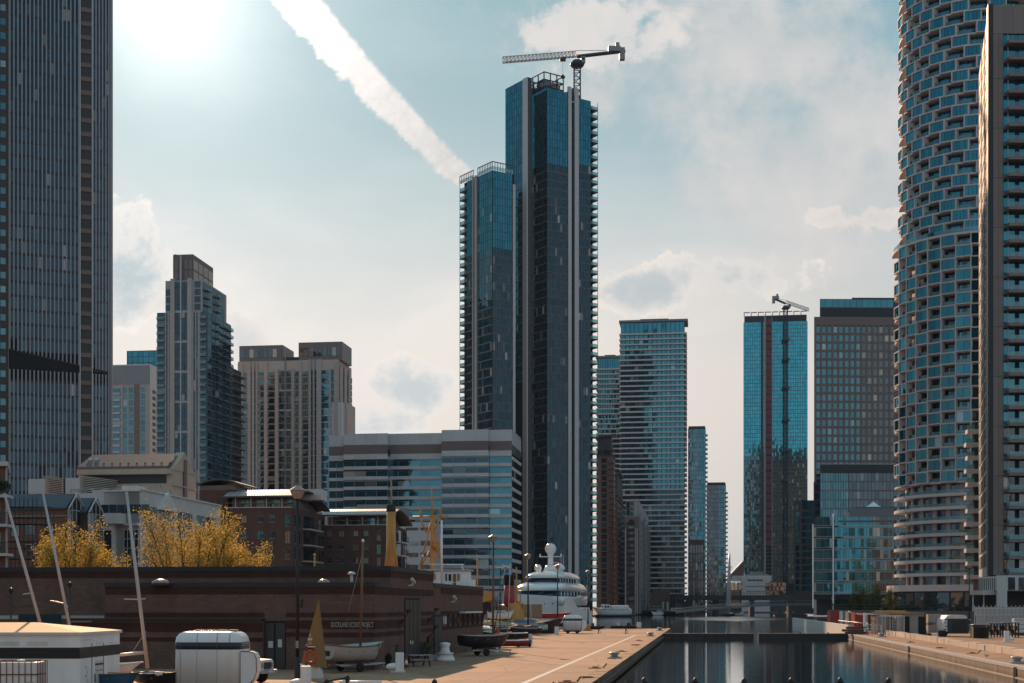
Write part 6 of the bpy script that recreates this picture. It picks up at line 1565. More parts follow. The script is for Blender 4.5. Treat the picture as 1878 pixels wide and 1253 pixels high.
# -- white sailing dinghy on a trailer, front of the clubhouse
Y0 = 80.0; p0 = pt(606, 0, Y0); rz = math.atan2(3.2, 2.9)
p0 = gpt(618, 1233); rz = math.radians(52)
trailer((p0.x - .1, p0.y - .4, 0), rz, 3.2, 1.6, 'boat trailer carrying the white sailing boat in the shade', hbar=.42)
e = empty('sailing_boat', (p0.x - .55, p0.y - .9, .62), 'white clinker sailing boat with pale blue inside, resting on a trailer', 'boat', None, rz); e.rotation_euler = (math.radians(2), 0, rz)
hull_parts(e, 4.9, 2.1, .95, 'hull_tan', 'mint_paint', 'varnish', .05, 3, transom=.72, bow=.22, stern=.12)
obj('boat_cover', MB().loft([[(1.2 + i * .55, -.72 + .05 * i, .72), (1.2 + i * .55, 0, .92), (1.2 + i * .55, .72 - .05 * i, .72)] for i in range(5)], False, True, False), 'tarp', e)
obj('transom_opening', MB().box((-.02, 0, .55), (.05, .62, .30)), 'black_paint', e)
ms = mast(e, 2.9, 0, .2, pt(674, 988, 83).z - .62, .085, 'varnish'); obj('masthead', MB().lathe((2.9, 0, pt(674, 988, 83).z - .66), [(.08, 0), (.09, .12), (.02, .2)], 8), 'white_paint', ms)
obj('halyard', MB().tube([(2.9, 0, 6.6), (2.3, .5, 3.0)], .015, 4), 'mast_alu', e); obj('rowlock_posts', MB().tube([(.5, .85, .8), (.5, .85, 1.35)], .03, 6).tube([(3.6, -.9, .6), (3.6, -.9, 1.15)], .03, 6), 'dark_metal', e)
# -- dark boat on trailer at the corner of the clubhouse
p0 = gpt(855, 1203); rz2 = math.radians(30)
trailer((p0.x + .3, p0.y - .2, 0), rz2, 2.6, 1.5, 'boat trailer with black wheels under the dark sailing boat')
e = empty('sailing_boat', (p0.x - .4, p0.y - .6, .65), 'dark hulled sailing boat with blue inside beside the slot windows', 'boat', None, rz2); hull_parts(e, 4.6, 1.9, .95, 'hull_dark', 'teal_paint', 'hull_tan', .045, 3, transom=.7)
mast(e, 2.9, 0, .2, pt(886, 1022, 117).z - .65, .07, 'varnish')
obj('boat_cover', MB().loft([[(.1 + i * .4, -.7, .85), (.1 + i * .4, 0, 1.05), (.1 + i * .4, .7, .85)] for i in range(4)], False, True, False), 'tarp', e)
# -- dinghies at the lower left
def dinghy(x, y, z, rz, L, hm, im, label, mu, mv, mb_u, mb_v, my, name='sailing_dinghy', boom=False, hull=True):
    e = empty(name, (x, y, z), label, 'dinghy', None, rz)
    hull_parts(e, L, 1.6, .55, hm, im, hm, .04, 2, transom=.7, bow=.2)
    b0, t0 = pt(mb_u, mb_v, my), pt(mu, mv, my); M = Matrix.Rotation(-rz, 3, 'Z'); o_ = Vector((x, y, z)); B0, T0 = M @ (b0 - o_), M @ (t0 - o_)
    ms = obj('mast', MB().tube([B0, B0.lerp(T0, .5), T0], [.085, .08, .055], 10), 'mast_alu', e)
    return e, ms, M, o_, B0, T0
xx = pt(95, 0, 70)
e, ms, M, o_, B0, T0 = dinghy(pt(62, 0, 70).x, 69.4, .45, math.radians(20), 4.0, 'blue_paint', 'white_dirty', 'dinghy behind the portable cabin whose leaning mast is farthest left', 8, 905, 84, 1180, 70)
q = B0.lerp(T0, .335); obj('spreader', MB().tube([q + M @ Vector((-.50, .2, -.06)), q, q + M @ Vector((.06, -.2, .03))], .035, 6), 'mast_alu', ms)
e, ms, M, o_, B0, T0 = dinghy(pt(118, 0, 72).x, 71.5, .45, math.radians(20), 4.0, 'white_dirty', 'white_dirty', 'dinghy behind the portable cabin with the straighter leaning mast and orange spreader', 79, 905, 132, 1170, 72)
q = B0.lerp(T0, .235); obj('spreader', MB().tube([q + M @ Vector((-.85, .3, .16)), q, q + M @ Vector((.22, -.3, -.14))], .04, 6), 'mast_alu', ms)
e, ms, M, o_, B0, T0 = dinghy(pt(250, 0, 63).x, 64.0, .42, math.radians(-38), 2.7, 'hull_dark', 'white_dirty', 'black dinghy with white name lettering and tall leaning mast between the cabins', 232, 902, 271, 1226, 65)
q = B0.lerp(T0, .39); obj('spreader', MB().tube([q + M @ Vector((-.70, 0, .02)), q, q + M @ Vector((.28, 0, .04))], .035, 6), 'mast_alu', ms); q = B0.lerp(T0, .09); obj('boom', MB().tube([q, q + M @ Vector((-2.3, .3, -.22))], .075, 8), 'mast_alu', e); obj('vang', MB().tube([q + Vector((0, 0, .95)), q + M @ Vector((-.6, .05, .05))], .03, 6), 'grey_metal', e)
dl = Fr((pt(284, 0, 61.75).x, 61.75), (.79, -.62)); t_ = text('Kingfisher', dl, .02, pt(0, 1238, 61.7).z, .50, .15, 'white_paint', e, 'lettering', .0)
t_.matrix_parent_inverse = (Matrix.Translation(e.location) @ Matrix.Rotation(e.rotation_euler.z, 4, 'Z')).inverted()
e = empty('rowing_dinghy', (pt(219, 0, 60).x - 1.45, 61.2, .45), 'small blue open dinghy half hidden behind the portable cabin', 'dinghy', None, math.radians(-12)); hull_parts(e, 2.1, 1.3, .62, 'blue_paint', 'white_dirty', 'dark_timber', .035, 1, transom=.8, bow=.1)
for k, (x, y) in enumerate(((pt(262, 0, 61).x, 63.4), (pt(232, 0, 60).x, 60.9))):
    e = empty('boat_cradle', (x, y, 0), ('low timber cradle under the black dinghy', 'low timber cradle under the small blue dinghy')[k], 'cradle', 'timber boat cradles')
    for s_ in (-.5, .5): obj('bearer', MB().box((s_, 0, .21), (.14, 1.4, .42)), 'dark_timber', e)
# ================================================================== CABINS ON THE QUAY
# portable cabin with hipped roof
xc, yc = pt(146, 0, 58).x, 58.0; xr, yr = pt(219.5, 0, 63.4).x, 63.4
e = empty('portable_cabin', (xc - 3, 60.5, 0), 'white portable cabin with a black band and a weathered low hipped roof', 'cabin'); l = e.location
back = Vector((xr - xc, yr - yc)); lf = Vector((-1, 0)) * 7.4
c = [Vector((xc, yc)) + lf - l.xy, Vector((xc, yc)) - l.xy, Vector((xr, yr)) - l.xy, Vector((xr, yr)) + lf - l.xy]
ze = 2.80
obj('wall', MB().prism([tuple(p) for p in c], .15, ze), 'white_paint', e)
def grow(c, g): m_ = sum(c, Vector((0, 0))) / 4; return [p + Vector((math.copysign(g, p.x - m_.x), math.copysign(g, p.y - m_.y))) for p in c]
obj('band', MB().prism([tuple(p) for p in grow(c, .012)], 1.84, 2.29), 'black_paint', e)
g = grow(c, .09); obj('eave', MB().prism([tuple(p) for p in g], ze, ze + .11), 'white_dirty', e)
ap0 = pt(67, 1141.5, 61.2) - l; ap1 = ap0 + Vector((-4.2, 0, 0)); ze2 = ze + .112; mb = MB()
G = [(*p, ze2) for p in g]; mb.add(G + [tuple(ap0), tuple(ap1)], [(0, 1, 4, 5), (1, 2, 4), (2, 3, 5, 4), (3, 0, 5)]); obj('roof', mb, 'roof_tan', e)
for k in range(5): a = c[1] + Vector((-1.3 - k * 1.15, -.012)); obj('pressed_panel', MB().box((a.x - .42, a.y, 2.46), (.84, .02, .16)), 'white_dirty', e)
sdf = Fr(Vector((xc, yc)), back)
def onside(name, m_, u0, u1, v0, v1, n=.02):
    s0, s1 = sdf.s(u0), sdf.s(u1); q = sdf.corners(s0, s1, 0.0, n); z0, z1 = sdf.z(v1, s0), sdf.z(v0, s0); mb = MB(); mb.hexa([(p.x - l.x, p.y - l.y, z0) for p in q], [(p.x - l.x, p.y - l.y, z1) for p in q]); return obj(name, mb, m_, e)
onside('door', 'white_dirty', 175, 189, 1212, 1262, .012); onside('door_vent', 'rust', 174.5, 188.5, 1217, 1220.5, .03); onside('door_seam', 'rust', 175, 188.6, 1229.6, 1230.3, .03); onside('rust_streak', 'rust', 173.2, 174.6, 1236, 1252, .026); onside('panel_line', 'rust', 168, 168.5, 1180, 1253, .016); onside('panel_line', 'rust', 189.6, 190.1, 1180, 1253, .016)
for k in range(4): onside('label_plate', 'sticker', 156 + (k % 2) * 3, 159.4 + (k % 2) * 1.4, 1222 + k * 8, 1227 + k * 8, .015)
onside('pressed_panel', 'white_dirty', 150, 168, 1173.2, 1174.4, .02); onside('pressed_panel', 'white_dirty', 176, 190, 1179.4, 1180.4, .02); onside('pressed_panel', 'white_dirty', 201, 216, 1178, 1179, .02)
obj('skid', MB().prism([tuple(p) for p in grow(c, -.1)], 0, .15), 'dark_metal', e)
# caged water tank standing on timber
def ibc(loc, rz, s, label, base=0.0):
    e = empty('caged_tank', loc, label, 'tank', None, rz); w, d_, h = 1.2 * s, 1.0 * s, 1.0 * s
    if base: obj('timber_stand', MB().box((0, 0, base / 2), (w, d_, base)), 'dark_timber', e)
    o_ = base + .14 * s; mb = MB().box((0, 0, o_ + h * .49), (w * .95, d_ * .95, h * .96)); t = obj('tank', mb, 'plastic_white', e); bv = t.modifiers.new('soft', 'BEVEL'); bv.width = .08 * s; bv.segments = 3
    obj('pallet', MB().box((0, 0, base + .07 * s), (w, d_, .13 * s)), 'dark_metal', e); mb = MB()
    for k in range(8):
        x = -w / 2 + w * k / 7
        for y in (-d_ / 2, d_ / 2): mb.tube([(x, y, o_), (x, y, o_ + h)], .013 * s, 5)
    for k in range(7):
        y = -d_ / 2 + d_ * k / 6
        for x in (-w / 2, w / 2): mb.tube([(x, y, o_), (x, y, o_ + h)], .013 * s, 5)
    for z_ in (.02, .3, .62, .99): mb.tube([(-w / 2, -d_ / 2, o_ + h * z_), (w / 2, -d_ / 2, o_ + h * z_), (w / 2, d_ / 2, o_ + h * z_), (-w / 2, d_ / 2, o_ + h * z_), (-w / 2, -d_ / 2, o_ + h * z_)], .016 * s, 5, caps=False)
    obj('cage', mb, 'rust', e); obj('lid', MB().lathe((0, 0, o_ + h * .97), [(.11 * s, 0), (.11 * s, .05 * s)], 14), 'plastic_white', e); obj('plate', MB().box((w * .3, -d_ / 2 - .02, o_ + h * .3), (.26 * s, .01, .2 * s)), 'canvas_tan', e); return e
ibc((pt(35, 0, 50.6).x, 50.8, 0), 0.05, 1.25, 'white caged water tank in front of the portable cabin', .62)
# white towed kiosk trailers with rounded roofs
def kiosk(name, L, D_, H, label, group, loc, rz, nose=True):
    e = empty(name, loc, label, 'trailer', group, rz); r = .42
    def prof(s0, s1, y0, y1, z0, z1, m_, part, g=0.0):
        pass
    def rr(x0, x1, y0, y1, rad, n=5):
        P = []
        for (cx_, cy_, a0) in ((x1 - rad, y1 - rad, 0), (x0 + rad, y1 - rad, 90), (x0 + rad, y0 + rad, 180), (x1 - rad, y0 + rad, 270)):
            for k in range(n + 1): a = math.radians(a0 + 90 * k / n); P.append((cx_ + rad * math.cos(a), cy_ + rad * math.sin(a)))
        return P
    x0, x1, y0, y1 = -L / 2, L / 2, 0, D_
    rings = [[(x, y, z) for x, y in rr(x0 + i, x1 - i, y0 + i, y1 - i, max(.04, r - i * .5))] for z, i in ((.45, 0), (H - .42, 0), (H - .24, .045), (H - .10, .15), (H - .02, .32), (H, .55))]
    obj('body', MB().loft(rings), 'white_gloss', e)
    obj('band', MB().loft([[(x, y, z) for x, y in rr(x0 - .012, x1 + .012, y0 - .012, y1 + .012, r)] for z in (H - .78, H - .47)]), 'navy_paint', e)
    for x in (x0 + .33, x0 + L * .36, x0 + L * .66): obj('body_seam', MB().box((x, -.006, (H - .5 + .45) / 2), (.012, .012, H - .95)), 'grey_metal', e)
    for x in (x0 + L * .36, x0 + L * .66, x1 - .45): obj('roof_strap', MB().tube([(x, -.008, H - .46), (x, .03, H - .25), (x, .14, H - .1), (x, .32, H - .015)], .014, 5), 'grey_metal', e)
    obj('skirt', MB().box((0, D_ / 2, .36), (L - .2, D_ - .2, .24)), 'dark_metal', e)
    for s_ in (-.25, .25):
        obj('wheel', MB().loft([[(L * s_ + q * math.cos(a), yy, .30 + q * math.sin(a)) for a in [2 * math.pi * k / 16 for k in range(16)]] for q, yy in ((.2, .02), (.30, .03), (.30, .2), (.2, .21))]), 'rubber', e)
    for k in range(4): obj('roof_vent', MB().box((x0 + .9 + k * .5, D_ * .5, H + .04), (.34, .6, .07)), 'canvas_tan', e)
    obj('side_groove', MB().box((x1 + .014, D_ / 2, H - .62), (.012, D_ - .6, .03)), 'grey_metal', e); obj('side_groove', MB().box((x1 + .014, D_ / 2, H - .55), (.012, D_ - .6, .03)), 'grey_metal', e)
    if nose:
        P = [(0, .5), (0, 2.05), (.42, 2.05), (.62, 1.98), (.72, 1.78), (.74, 1.2), (.62, .85), (.35, .55)]
        mb = MB().loft([[(x1 + .01 + a * .95, y, z - .05) for a, z in P] for y in (.15, .9)], True, False); obj('storage_locker', mb, 'white_gloss', e)
        obj('tow_bar', MB().bar((x1, D_ / 2, .45), (x1 + 1.5, D_ / 2, .42), .1), 'dark_metal', e); obj('locker_edge', MB().tube([(x1 + .01 + a * .95, .15, z - .05) for a, z in P[1:]], .02, 5), 'rust', e)
    return e
kiosk('kiosk_trailer', 2.95, 2.1, 2.87, 'white rounded kiosk trailer with dark blue band near the black dinghy', 'white kiosk trailers on the quay', (pt(377, 0, 62).x + .03, 62, 0), -.06)
p_ = gpt(1050, 1162); kiosk('kiosk_trailer', 2.7, 2.0, 2.62, 'distant white kiosk trailer at the far end of the left quay', 'white kiosk trailers on the quay', (p_.x, p_.y, 0), -.05)
# four-wheel drive half hidden behind the kiosk trailer
e = empty('parked_car', (pt(497, 0, 73).x - 1.9, 73.5, 0), 'pale four-wheel drive with only its square nose showing behind the kiosk trailer', 'car', None, math.radians(-14))
def slab(x0, x1, y, z0, z1, r=.06): mb = MB().box(((x0 + x1) / 2, 0, (z0 + z1) / 2), (x1 - x0, y, z1 - z0)); return mb
o = obj('body', slab(-2.6, 1.75, 1.7, .55, 1.15).box((-1.0, 0, 1.55), (2.9, 1.6, .82)), 'white_dirty', e); o.modifiers.new('soft', 'BEVEL').width = .05
o = obj('bonnet', MB().hexa([(.45, -.78, 1.14), (1.75, -.76, 1.12), (1.75, .76, 1.12), (.45, .78, 1.14)], [(.45, -.74, 1.30), (1.72, -.7, 1.22), (1.72, .7, 1.22), (.45, .74, 1.30)]), 'white_dirty', e)
obj('grille', MB().box((1.765, 0, .92), (.04, .86, .34)), 'black_paint', e)
for s_ in (-.62, .62): obj('headlight', MB().tube([(1.74, s_, .95), (1.80, s_, .95)], .12, 14), 'lamp_glass', e)
obj('bumper', MB().box((1.86, 0, .62), (.16, 1.72, .16)), 'galv', e); obj('windscreen', MB().hexa([(.44, -.7, 1.32), (.47, -.7, 1.32), (.47, .7, 1.32), (.44, .7, 1.32)], [(.2, -.66, 1.9), (.23, -.66, 1.9), (.23, .66, 1.9), (.2, .66, 1.9)]), 'glass_dark', e); obj('number_plate', MB().box((1.95, 0, .62), (.02, .5, .11)), 'sticker', e)
for x in (-1.7, 1.05):
    for s_ in (-.78, .78):
        wh = obj('wheel', MB().loft([[(x + q * math.cos(a), s_ + yy, .38 + q * math.sin(a)) for a in [2 * math.pi * k / 18 for k in range(18)]] for q, yy in ((.2, -.11), (.36, -.11), (.38, -.06), (.38, .06), (.36, .11), (.2, .11))]), 'rubber', e)
# ================================================================== STREET FURNITURE ON THE LEFT QUAY
def lamp_post(x, y, label, h=10.5):
    e = empty('lamp_post', (x, y, 0), label, 'street lamp', 'dock lamps along the left quay')
    obj('base', MB().lathe((0, 0, 0), [(.24, 0), (.24, .05), (.17, .12), (.16, 1.1), (.11, 1.25)], 14), 'black_paint', e); obj('post', MB().tube([(0, 0, 1.2), (0, 0, h - .75)], [.105, .075], 12), 'black_paint', e)
    hd = obj('lamp_head', MB().lathe((0, 0, h - .76), [(.09, 0), (.2, .05), (.30, .22), (.40, .42), (.41, .46)], 8, False), 'lamp_glass', e)
    obj('lamp_cap', MB().lathe((0, 0, h - .30), [(.46, 0), (.46, .035), (.30, .13), (.10, .24), (.04, .30)], 8, False), 'lamp_cap', hd); return e
mat('lamp_cap', (0.36, 0.27, 0.21), .5, .3, .08)
for (u, y, lab) in ((545.5, 76.7, 'tallest black dock lamp beside the ochre sail board'), (904.5, 129, 'black dock lamp in front of the banded office, by the dark boat'), (968.5, 176, 'black dock lamp rising left of the yacht\'s radar mast'), (1022.5, 222, 'black dock lamp directly in front of the white yacht'), (1078.5, 258, 'farthest black dock lamp, at the stern of the white yacht')):
    e = lamp_post(kx(u) * y, y, lab)
    if y < 80:
        obj('camera_arm', MB().box((.25, -.06, pt(0, 1107, y).z), (.12, .14, .42), .3).tube([(0, 0, pt(0, 1112, y).z), (.22, -.05, pt(0, 1112, y).z)], .03, 6), 'black_paint', e); obj('notice_plate', MB().box((0, -.115, pt(0, 1182, y).z), (.16, .02, .4)), 'grey_metal', e)
for (u0, v0, u1, v1, y_, lab) in ((917, 1042, 908, 1130, 150, 'flat topped quay floodlight on a straight pole'), (928, 1040, 902, 1120, 153, 'tilted quay floodlight on a leaning pole')):
    t = pt(u0, v0, y_); bo = pt(u1, v1, y_); e = empty('floodlight', (bo.x, y_, 0), lab, 'light', 'quay floodlights'); T = t - Vector((bo.x, y_, 0))
    obj('pole', MB().tube([(0, 0, 0) if u0 > 920 else (T.x, 0, 0), T], .05, 8), 'dark_metal', e); mb = MB().box((0, 0, 0), (.78, .4, .09)); R_m = Matrix.Rotation(math.radians(0 if u0 < 920 else 20), 3, 'Y'); mb.v = [tuple(R_m @ Vector(v) + T + Vector((0, 0, .06))) for v in mb.v]; obj('lamp_head', mb, 'white_gloss', e)
# ochre sail shaped board on a concrete foot
y_ = 78.5; e = empty('sail_board', (pt(575, 0, y_).x, y_, 0), 'tall ochre sail shaped sign board on a pale concrete foot', 'sign'); l = e.location
P = lambda u, v, dy_=0: pt(u, v, y_) - l + Vector((0, dy_, 0))
mb = MB(); A_, B_, C_, D2 = P(584.5, 1098), P(551, 1222), P(584, 1222, -.5), P(598, 1226, .5)
mb.add([A_, B_, C_, D2, A_ + Vector((0, .08, 0)), B_ + Vector((0, .3, 0)), D2 + Vector((-.05, .3, 0))], [(0, 1, 2), (0, 2, 3), (4, 6, 5), (0, 4, 5, 1), (0, 3, 6, 4), (1, 5, 6, 3, 2)]); obj('board', mb, 'sail_ochre', e)
obj('concrete_foot', MB().hexa([P(542, 1247, -.3), P(590, 1247, -.3), P(592, 1247, .5), P(540, 1247, .5)], [P(548, 1218, -.25), P(586, 1218, -.25), P(588, 1218, .45), P(546, 1218, .45)]), 'white_dirty', e)
fb_ = Fr((P(551, 0).x + l.x, y_), (P(584, 1222, -.5) - P(551, 1222)).xy)
mb = MB()
for (u, v, w_, h_) in ((571, 1165, .05, .16), (571, 1172, .28, .13), (571, 1177.5, .17, .025), (571.5, 1180.5, .14, .03), (577, 1186.5, .30, .08)):
    t = (1222 - v) / 124.0; ctr = P(u, v, -.5 * (u - 551) / 33.0 * (1 - 0) - .05); mb.box((ctr.x, ctr.y - .14, ctr.z), (w_, .012, h_), fb_.rz)
obj('white_print', mb, 'sticker', e)
# lifebuoy on its post
y_ = 75.5; e = empty('lifebuoy_station', (pt(562, 0, y_).x, y_, 0), 'orange lifebuoy hanging on a black post in front of the ochre board', 'lifebuoy')
obj('post', MB().tube([(0, 0, 0), (0, 0, 1.9)], .05, 8), 'black_paint', e); obj('housing', MB().box((.18, -.02, 1.72), (.52, .10, .2)), 'black_paint', e)
R_, r_ = .26, .075; mb = MB(); mb.loft([[(.22 + (R_ + r_ * math.cos(b_)) * math.cos(a), -.12 + r_ * math.sin(b_), 1.28 + (R_ + r_ * math.cos(b_)) * math.sin(a) * 1.25) for b_ in [2 * math.pi * j / 8 for j in range(8)]] for a in [2 * math.pi * k / 24 for k in range(25)]], True, True, False); obj('ring', mb, 'orange_ring', e)
obj('rope', MB().tube([(.22 + .42 * math.cos(a), -.14, 1.28 + .52 * math.sin(a)) for a in [2 * math.pi * k / 16 for k in range(17)]], .014, 5), 'rope', e)
# white mooring posts, a squared shaft with a rounded nose
def mooring(x, y, rz, s, label):
    e = empty('mooring_post', (x, y, 0), label, 'bollard', 'white mooring posts', rz); o = obj('shaft', MB().box((0, 0, .52 * s), (.44 * s, .40 * s, 1.04 * s)), 'white_paint', e); bv = o.modifiers.new('soft', 'BEVEL'); bv.width = .04; bv.segments = 2
    obj('nose', MB().loft([[(-.18 * s - t * .55 * s, .19 * s * w_ * math.cos(a), .33 * s - .05 * t * s + .17 * s * w_ * math.sin(a)) for a in [2 * math.pi * k / 12 for k in range(12)]] for t, w_ in ((0, 1), (.3, 1.02), (.6, .98), (.85, .75), (1, .3))]), 'white_paint', e); obj('foot', MB().box((-.1 * s, 0, .04), (.8 * s, .5 * s, .08)), 'white_dirty', e); return e
q = gpt(561, 1266); mooring(q.x, q.y, .1, 1.1, 'white squared mooring post at the foot of the tallest dock lamp'); q = gpt(733, 1233); mooring(q.x, q.y, .1, 1.14, 'white squared mooring post between the white boat and the picnic table'); q = gpt(1846, 1178); mooring(q.x, q.y, math.pi - .2, 1.2, 'white squared mooring post on the right quay')
# white capstan
q = gpt(816, 1212); e = empty('capstan', (q.x, q.y, 0), 'large white ribbed capstan against the clubhouse door wall', 'capstan')
obj('foot', MB().lathe((0, 0, 0), [(.72, 0), (.72, .12), (.66, .2), (.56, .5), (.64, .52), (.64, .58)], 24), 'white_paint', e); obj('drum', MB().lathe((0, 0, .58), [(.44, 0), (.33, .2), (.32, .42), (.40, .6), (.40, .68), (.16, .76)], 24), 'white_paint', e)
mb = MB()
for k in range(12): a = 2 * math.pi * k / 12; mb.bar((.60 * math.cos(a), .60 * math.sin(a), .2), (.50 * math.cos(a), .50 * math.sin(a), .5), .05)
obj('rib', mb, 'white_dirty', e)
# picnic table, cone, planters
q = gpt(768, 1222); e = empty('picnic_table', (q.x, q.y, 0), 'weathered picnic table with benches by the tall clubhouse door', 'table', None, .35)
for k in range(5): obj('top_plank', MB().box((0, -.34 + k * .17, .74), (1.5, .155, .04)), 'galv', e)
for s_ in (-1, 1):
    for k in range(2): obj('bench_plank', MB().box((0, s_ * (.66 + k * .14), .44), (1.5, .13, .04)), 'galv', e)
    mb = MB(); mb.bar((s_ * .55, -.3, .72), (s_ * .55, -.8, 0), .08); mb.bar((s_ * .55, .3, .72), (s_ * .55, .8, 0), .08); mb.box((s_ * .55, 0, .40), (.06, 1.6, .08)); obj('leg_frame', mb, 'dark_timber', e)
q = gpt(745, 1225); e = empty('traffic_cone', (q.x, q.y, 0), 'red and white traffic cone next to the picnic table', 'cone'); obj('cone', MB().lathe((0, 0, .04), [(.15, 0), (.03, .66)], 14), 'orange_ring', e); obj('sleeve', MB().lathe((0, 0, .22), [(.125, 0), (.075, .26)], 14), 'white_paint', e); obj('foot', MB().box((0, 0, .02), (.4, .4, .04)), 'orange_ring', e)
for (u, v, h, lab) in ((721, 1221, 1.5, 'dark leafy plant in a pot at the clubhouse corner'), (778, 1212, 1.3, 'dark plant left of the second clubhouse door'), (789, 1210, 1.6, 'dark climbing plant against the second clubhouse door'), (712, 1228, .8, 'low dark plant behind the white boat')):
    q = gpt(u, v); e = empty('potted_plant', (q.x, q.y, 0), lab, 'plant', 'pot plants by the clubhouse wall'); obj('pot', MB().lathe((0, 0, 0), [(.16, 0), (.24, .36)], 12), 'dark_clad', e); mb = MB(); leafcloud(mb, (0, 0, .36 + h * .42), h * .45, 350, .06, (.6, .6, 1)); obj('foliage', mb, 'leaf_dark', e, 'stuff', fix=False)
for (u, v, m_, lab) in ((795, 1211, 'white_dirty', 'pale planter box between the plants and the capstan'), (802, 1210.5, 'white_dirty', 'small white tub just left of the capstan')):
    q = gpt(u, v); e = empty('planter', (q.x, q.y, 0), lab, 'planter'); obj('tub', MB().hexa([(-.3, -.2, 0), (.3, -.2, 0), (.3, .2, 0), (-.3, .2, 0)], [(-.35, -.25, .4), (.35, -.25, .4), (.35, .25, .4), (-.35, .25, .4)]) if u < 800 else MB().lathe((0, 0, 0), [(.12, 0), (.15, .42)], 12), m_, e); obj('soil', MB().box((0, 0, .36), (.4 if u < 800 else .18, .3 if u < 800 else .18, .1)), 'soil', e)
q = gpt(772, 1213); e = empty('ball_buoy', (q.x, q.y, 0), 'dull red round buoy lying beside the picnic table', 'buoy'); obj('ball', MB().ball((0, 0, .24), .24, 14), 'rust', e); obj('eye', MB().tube([(0, 0, .46), (0, 0, .56)], .05, 8), 'rubber', e)
# low mushroom bollards, rings, ropes and cleats along the left edge
def bollard(x, y, label, s=1.0, group='low steel bollards on the quay edges', m_='galv'):
    e = empty('mooring_bollard', (x, y, 0), label, 'bollard', group); obj('plinth', MB().lathe((0, 0, 0), [(.62 * s, 0), (.60 * s, .06 * s), (.46 * s, .16 * s)], 18), 'concrete', e); obj('stem', MB().lathe((0, 0, .16 * s), [(.30 * s, 0), (.26 * s, .12 * s), (.40 * s, .24 * s), (.44 * s, .28 * s), (.40 * s, .34 * s), (.1 * s, .38 * s)], 18), m_, e); return e
for (u, v, s_, lab) in ((1127, 1208, .95, 'low bollard on the left quay edge, nearest of the two'), (1193, 1167, 1.0, 'low bollard on the left quay near the barrier'), (1210, 1157, 1.0, 'low bollard at the far corner of the left quay'), (1865, 1217, .95, 'pale low bollard nearest the camera on the right quay'), (1617, 1168.5, 1.0, 'low bollard at the barrier end of the right quay')):
    q = gpt(u, v); bollard(q.x, q.y, lab, s_)
def coil(u, v, r, label, name='rope_coil'):
    q = gpt(u, v); e = empty(name, (q.x, q.y, 0), label, 'rope'); pts = []
    for k in range(60): a = k * .55; rr = r * (.45 + .55 * (k % 20) / 20) * random.uniform(.9, 1.1); pts.append((rr * math.cos(a), rr * .8 * math.sin(a), .03 + .02 * (k // 20) + random.uniform(0, .03)))
    obj('coil', MB().tube(pts, .022, 5), 'rope', e); obj('end', MB().tube([pts[-1], (r * 1.4, r * .4, .02), (r * 2.1, -r * .2, .02)], .022, 5), 'rope', e); return e
coil(1076, 1244, .34, 'loose brown rope heap on the left quay near the bottom of the frame'); coil(1165, 1184, .5, 'rope heap near the middle bollard of the left quay edge'); coil(1722, 1189, .35, 'small rope heap behind the right quay wall edge')
def cleat(u, v, label, arm=True):
    q = gpt(u, v); e = empty('mooring_ring', (q.x, q.y, 0), label, 'mooring ring', 'iron mooring fittings set in the quays'); obj('plate', MB().box((0, 0, .02), (.9, .34, .05)), 'rust', e)
    obj('ring', MB().loft([[(.16 * math.cos(a) * 1.2 + .03 * math.cos(b_) * math.cos(a), (.16 + .03 * math.cos(b_)) * math.sin(a), .09 + .03 * math.sin(b_)) for b_ in [2 * math.pi * j / 6 for j in range(6)]] for a in [2 * math.pi * k / 14 for k in range(15)]], True, True, False), 'rust', e)
    if arm: obj('lever', MB().bar((.5, 0, .03), (.72, .0, .32), .06), 'rust', e)
for (u, v, lab, arm) in ((1040, 1252, 'flat iron fitting at the very bottom of the left quay edge', True), (1092, 1226, 'iron fitting with raised lever nearest the first bollard', True), (1140, 1195.5, 'flat iron fitting beyond the first bollard', False), (1172, 1175.5, 'flat iron fitting near the barrier end of the left quay', False), (1783, 1199, 'iron fitting with raised lever beside the gull', True), (1670, 1178.5, 'flat iron fitting on the right quay near the barrier', False)): cleat(u, v, lab, arm)
for u in (1097.5, 1147.5): pass
q0, q1 = gpt(1097.5, 1162), gpt(1147.5, 1162.5)
for q, lab in ((q0, 'left dark barrier post by the painted cross line'), (q1, 'right dark barrier post by the painted cross line')):
    e = empty('barrier_post', (q.x, q.y, 0), lab, 'post', 'barrier posts at the far quay end'); obj('post', MB().tube([(0, 0, 0), (0, 0, 1.35)], .06, 8), 'black_paint', e); obj('foot', MB().box((0, 0, .03), (.4, .3, .06)), 'dark_metal', e); obj('stay', MB().bar((.35, 0, .05), (.03, 0, .8), .05), 'dark_metal', e)
# chain railing of the bridge the picture is taken from
def chain_post(u, v, y, label):
    p = pt(u, v, y); e = empty('railing_post', (p.x, y, 1.9), label, 'post', 'black chain posts along the bridge in front'); h = p.z - 1.9
    obj('post', MB().tube([(0, 0, 0), (0, 0, h - .07)], [.035, .028], 8), 'black_paint', e); obj('finial', MB().lathe((0, 0, h - .08), [(.018, 0), (.04, .03), (.036, .055), (.005, .09)], 10), 'black_paint', e); return p
yb = 20.0; L_ = [(599, 1246), (637, 1239), (797, 1246), (1014, 1251), (1181, 1243.5), (1275, 1243.5), (1365, 1243.5), (1451, 1243), (1541, 1242.5), (1630, 1243)]
ps = [chain_post(u, v, yb, 'black chain post %s' % w_) for (u, v), w_ in zip(L_, ('below the ochre sail board', 'below the white sailing boat', 'below the capstan', 'below the painted quay line', 'in front of the dark water beside the left quay', 'below the sky reflection, on its left', 'below the sky reflection, on its right', 'below the narrow gap in the barrier, to its right', 'below the glass office reflection', 'at the right end of the chain'))]
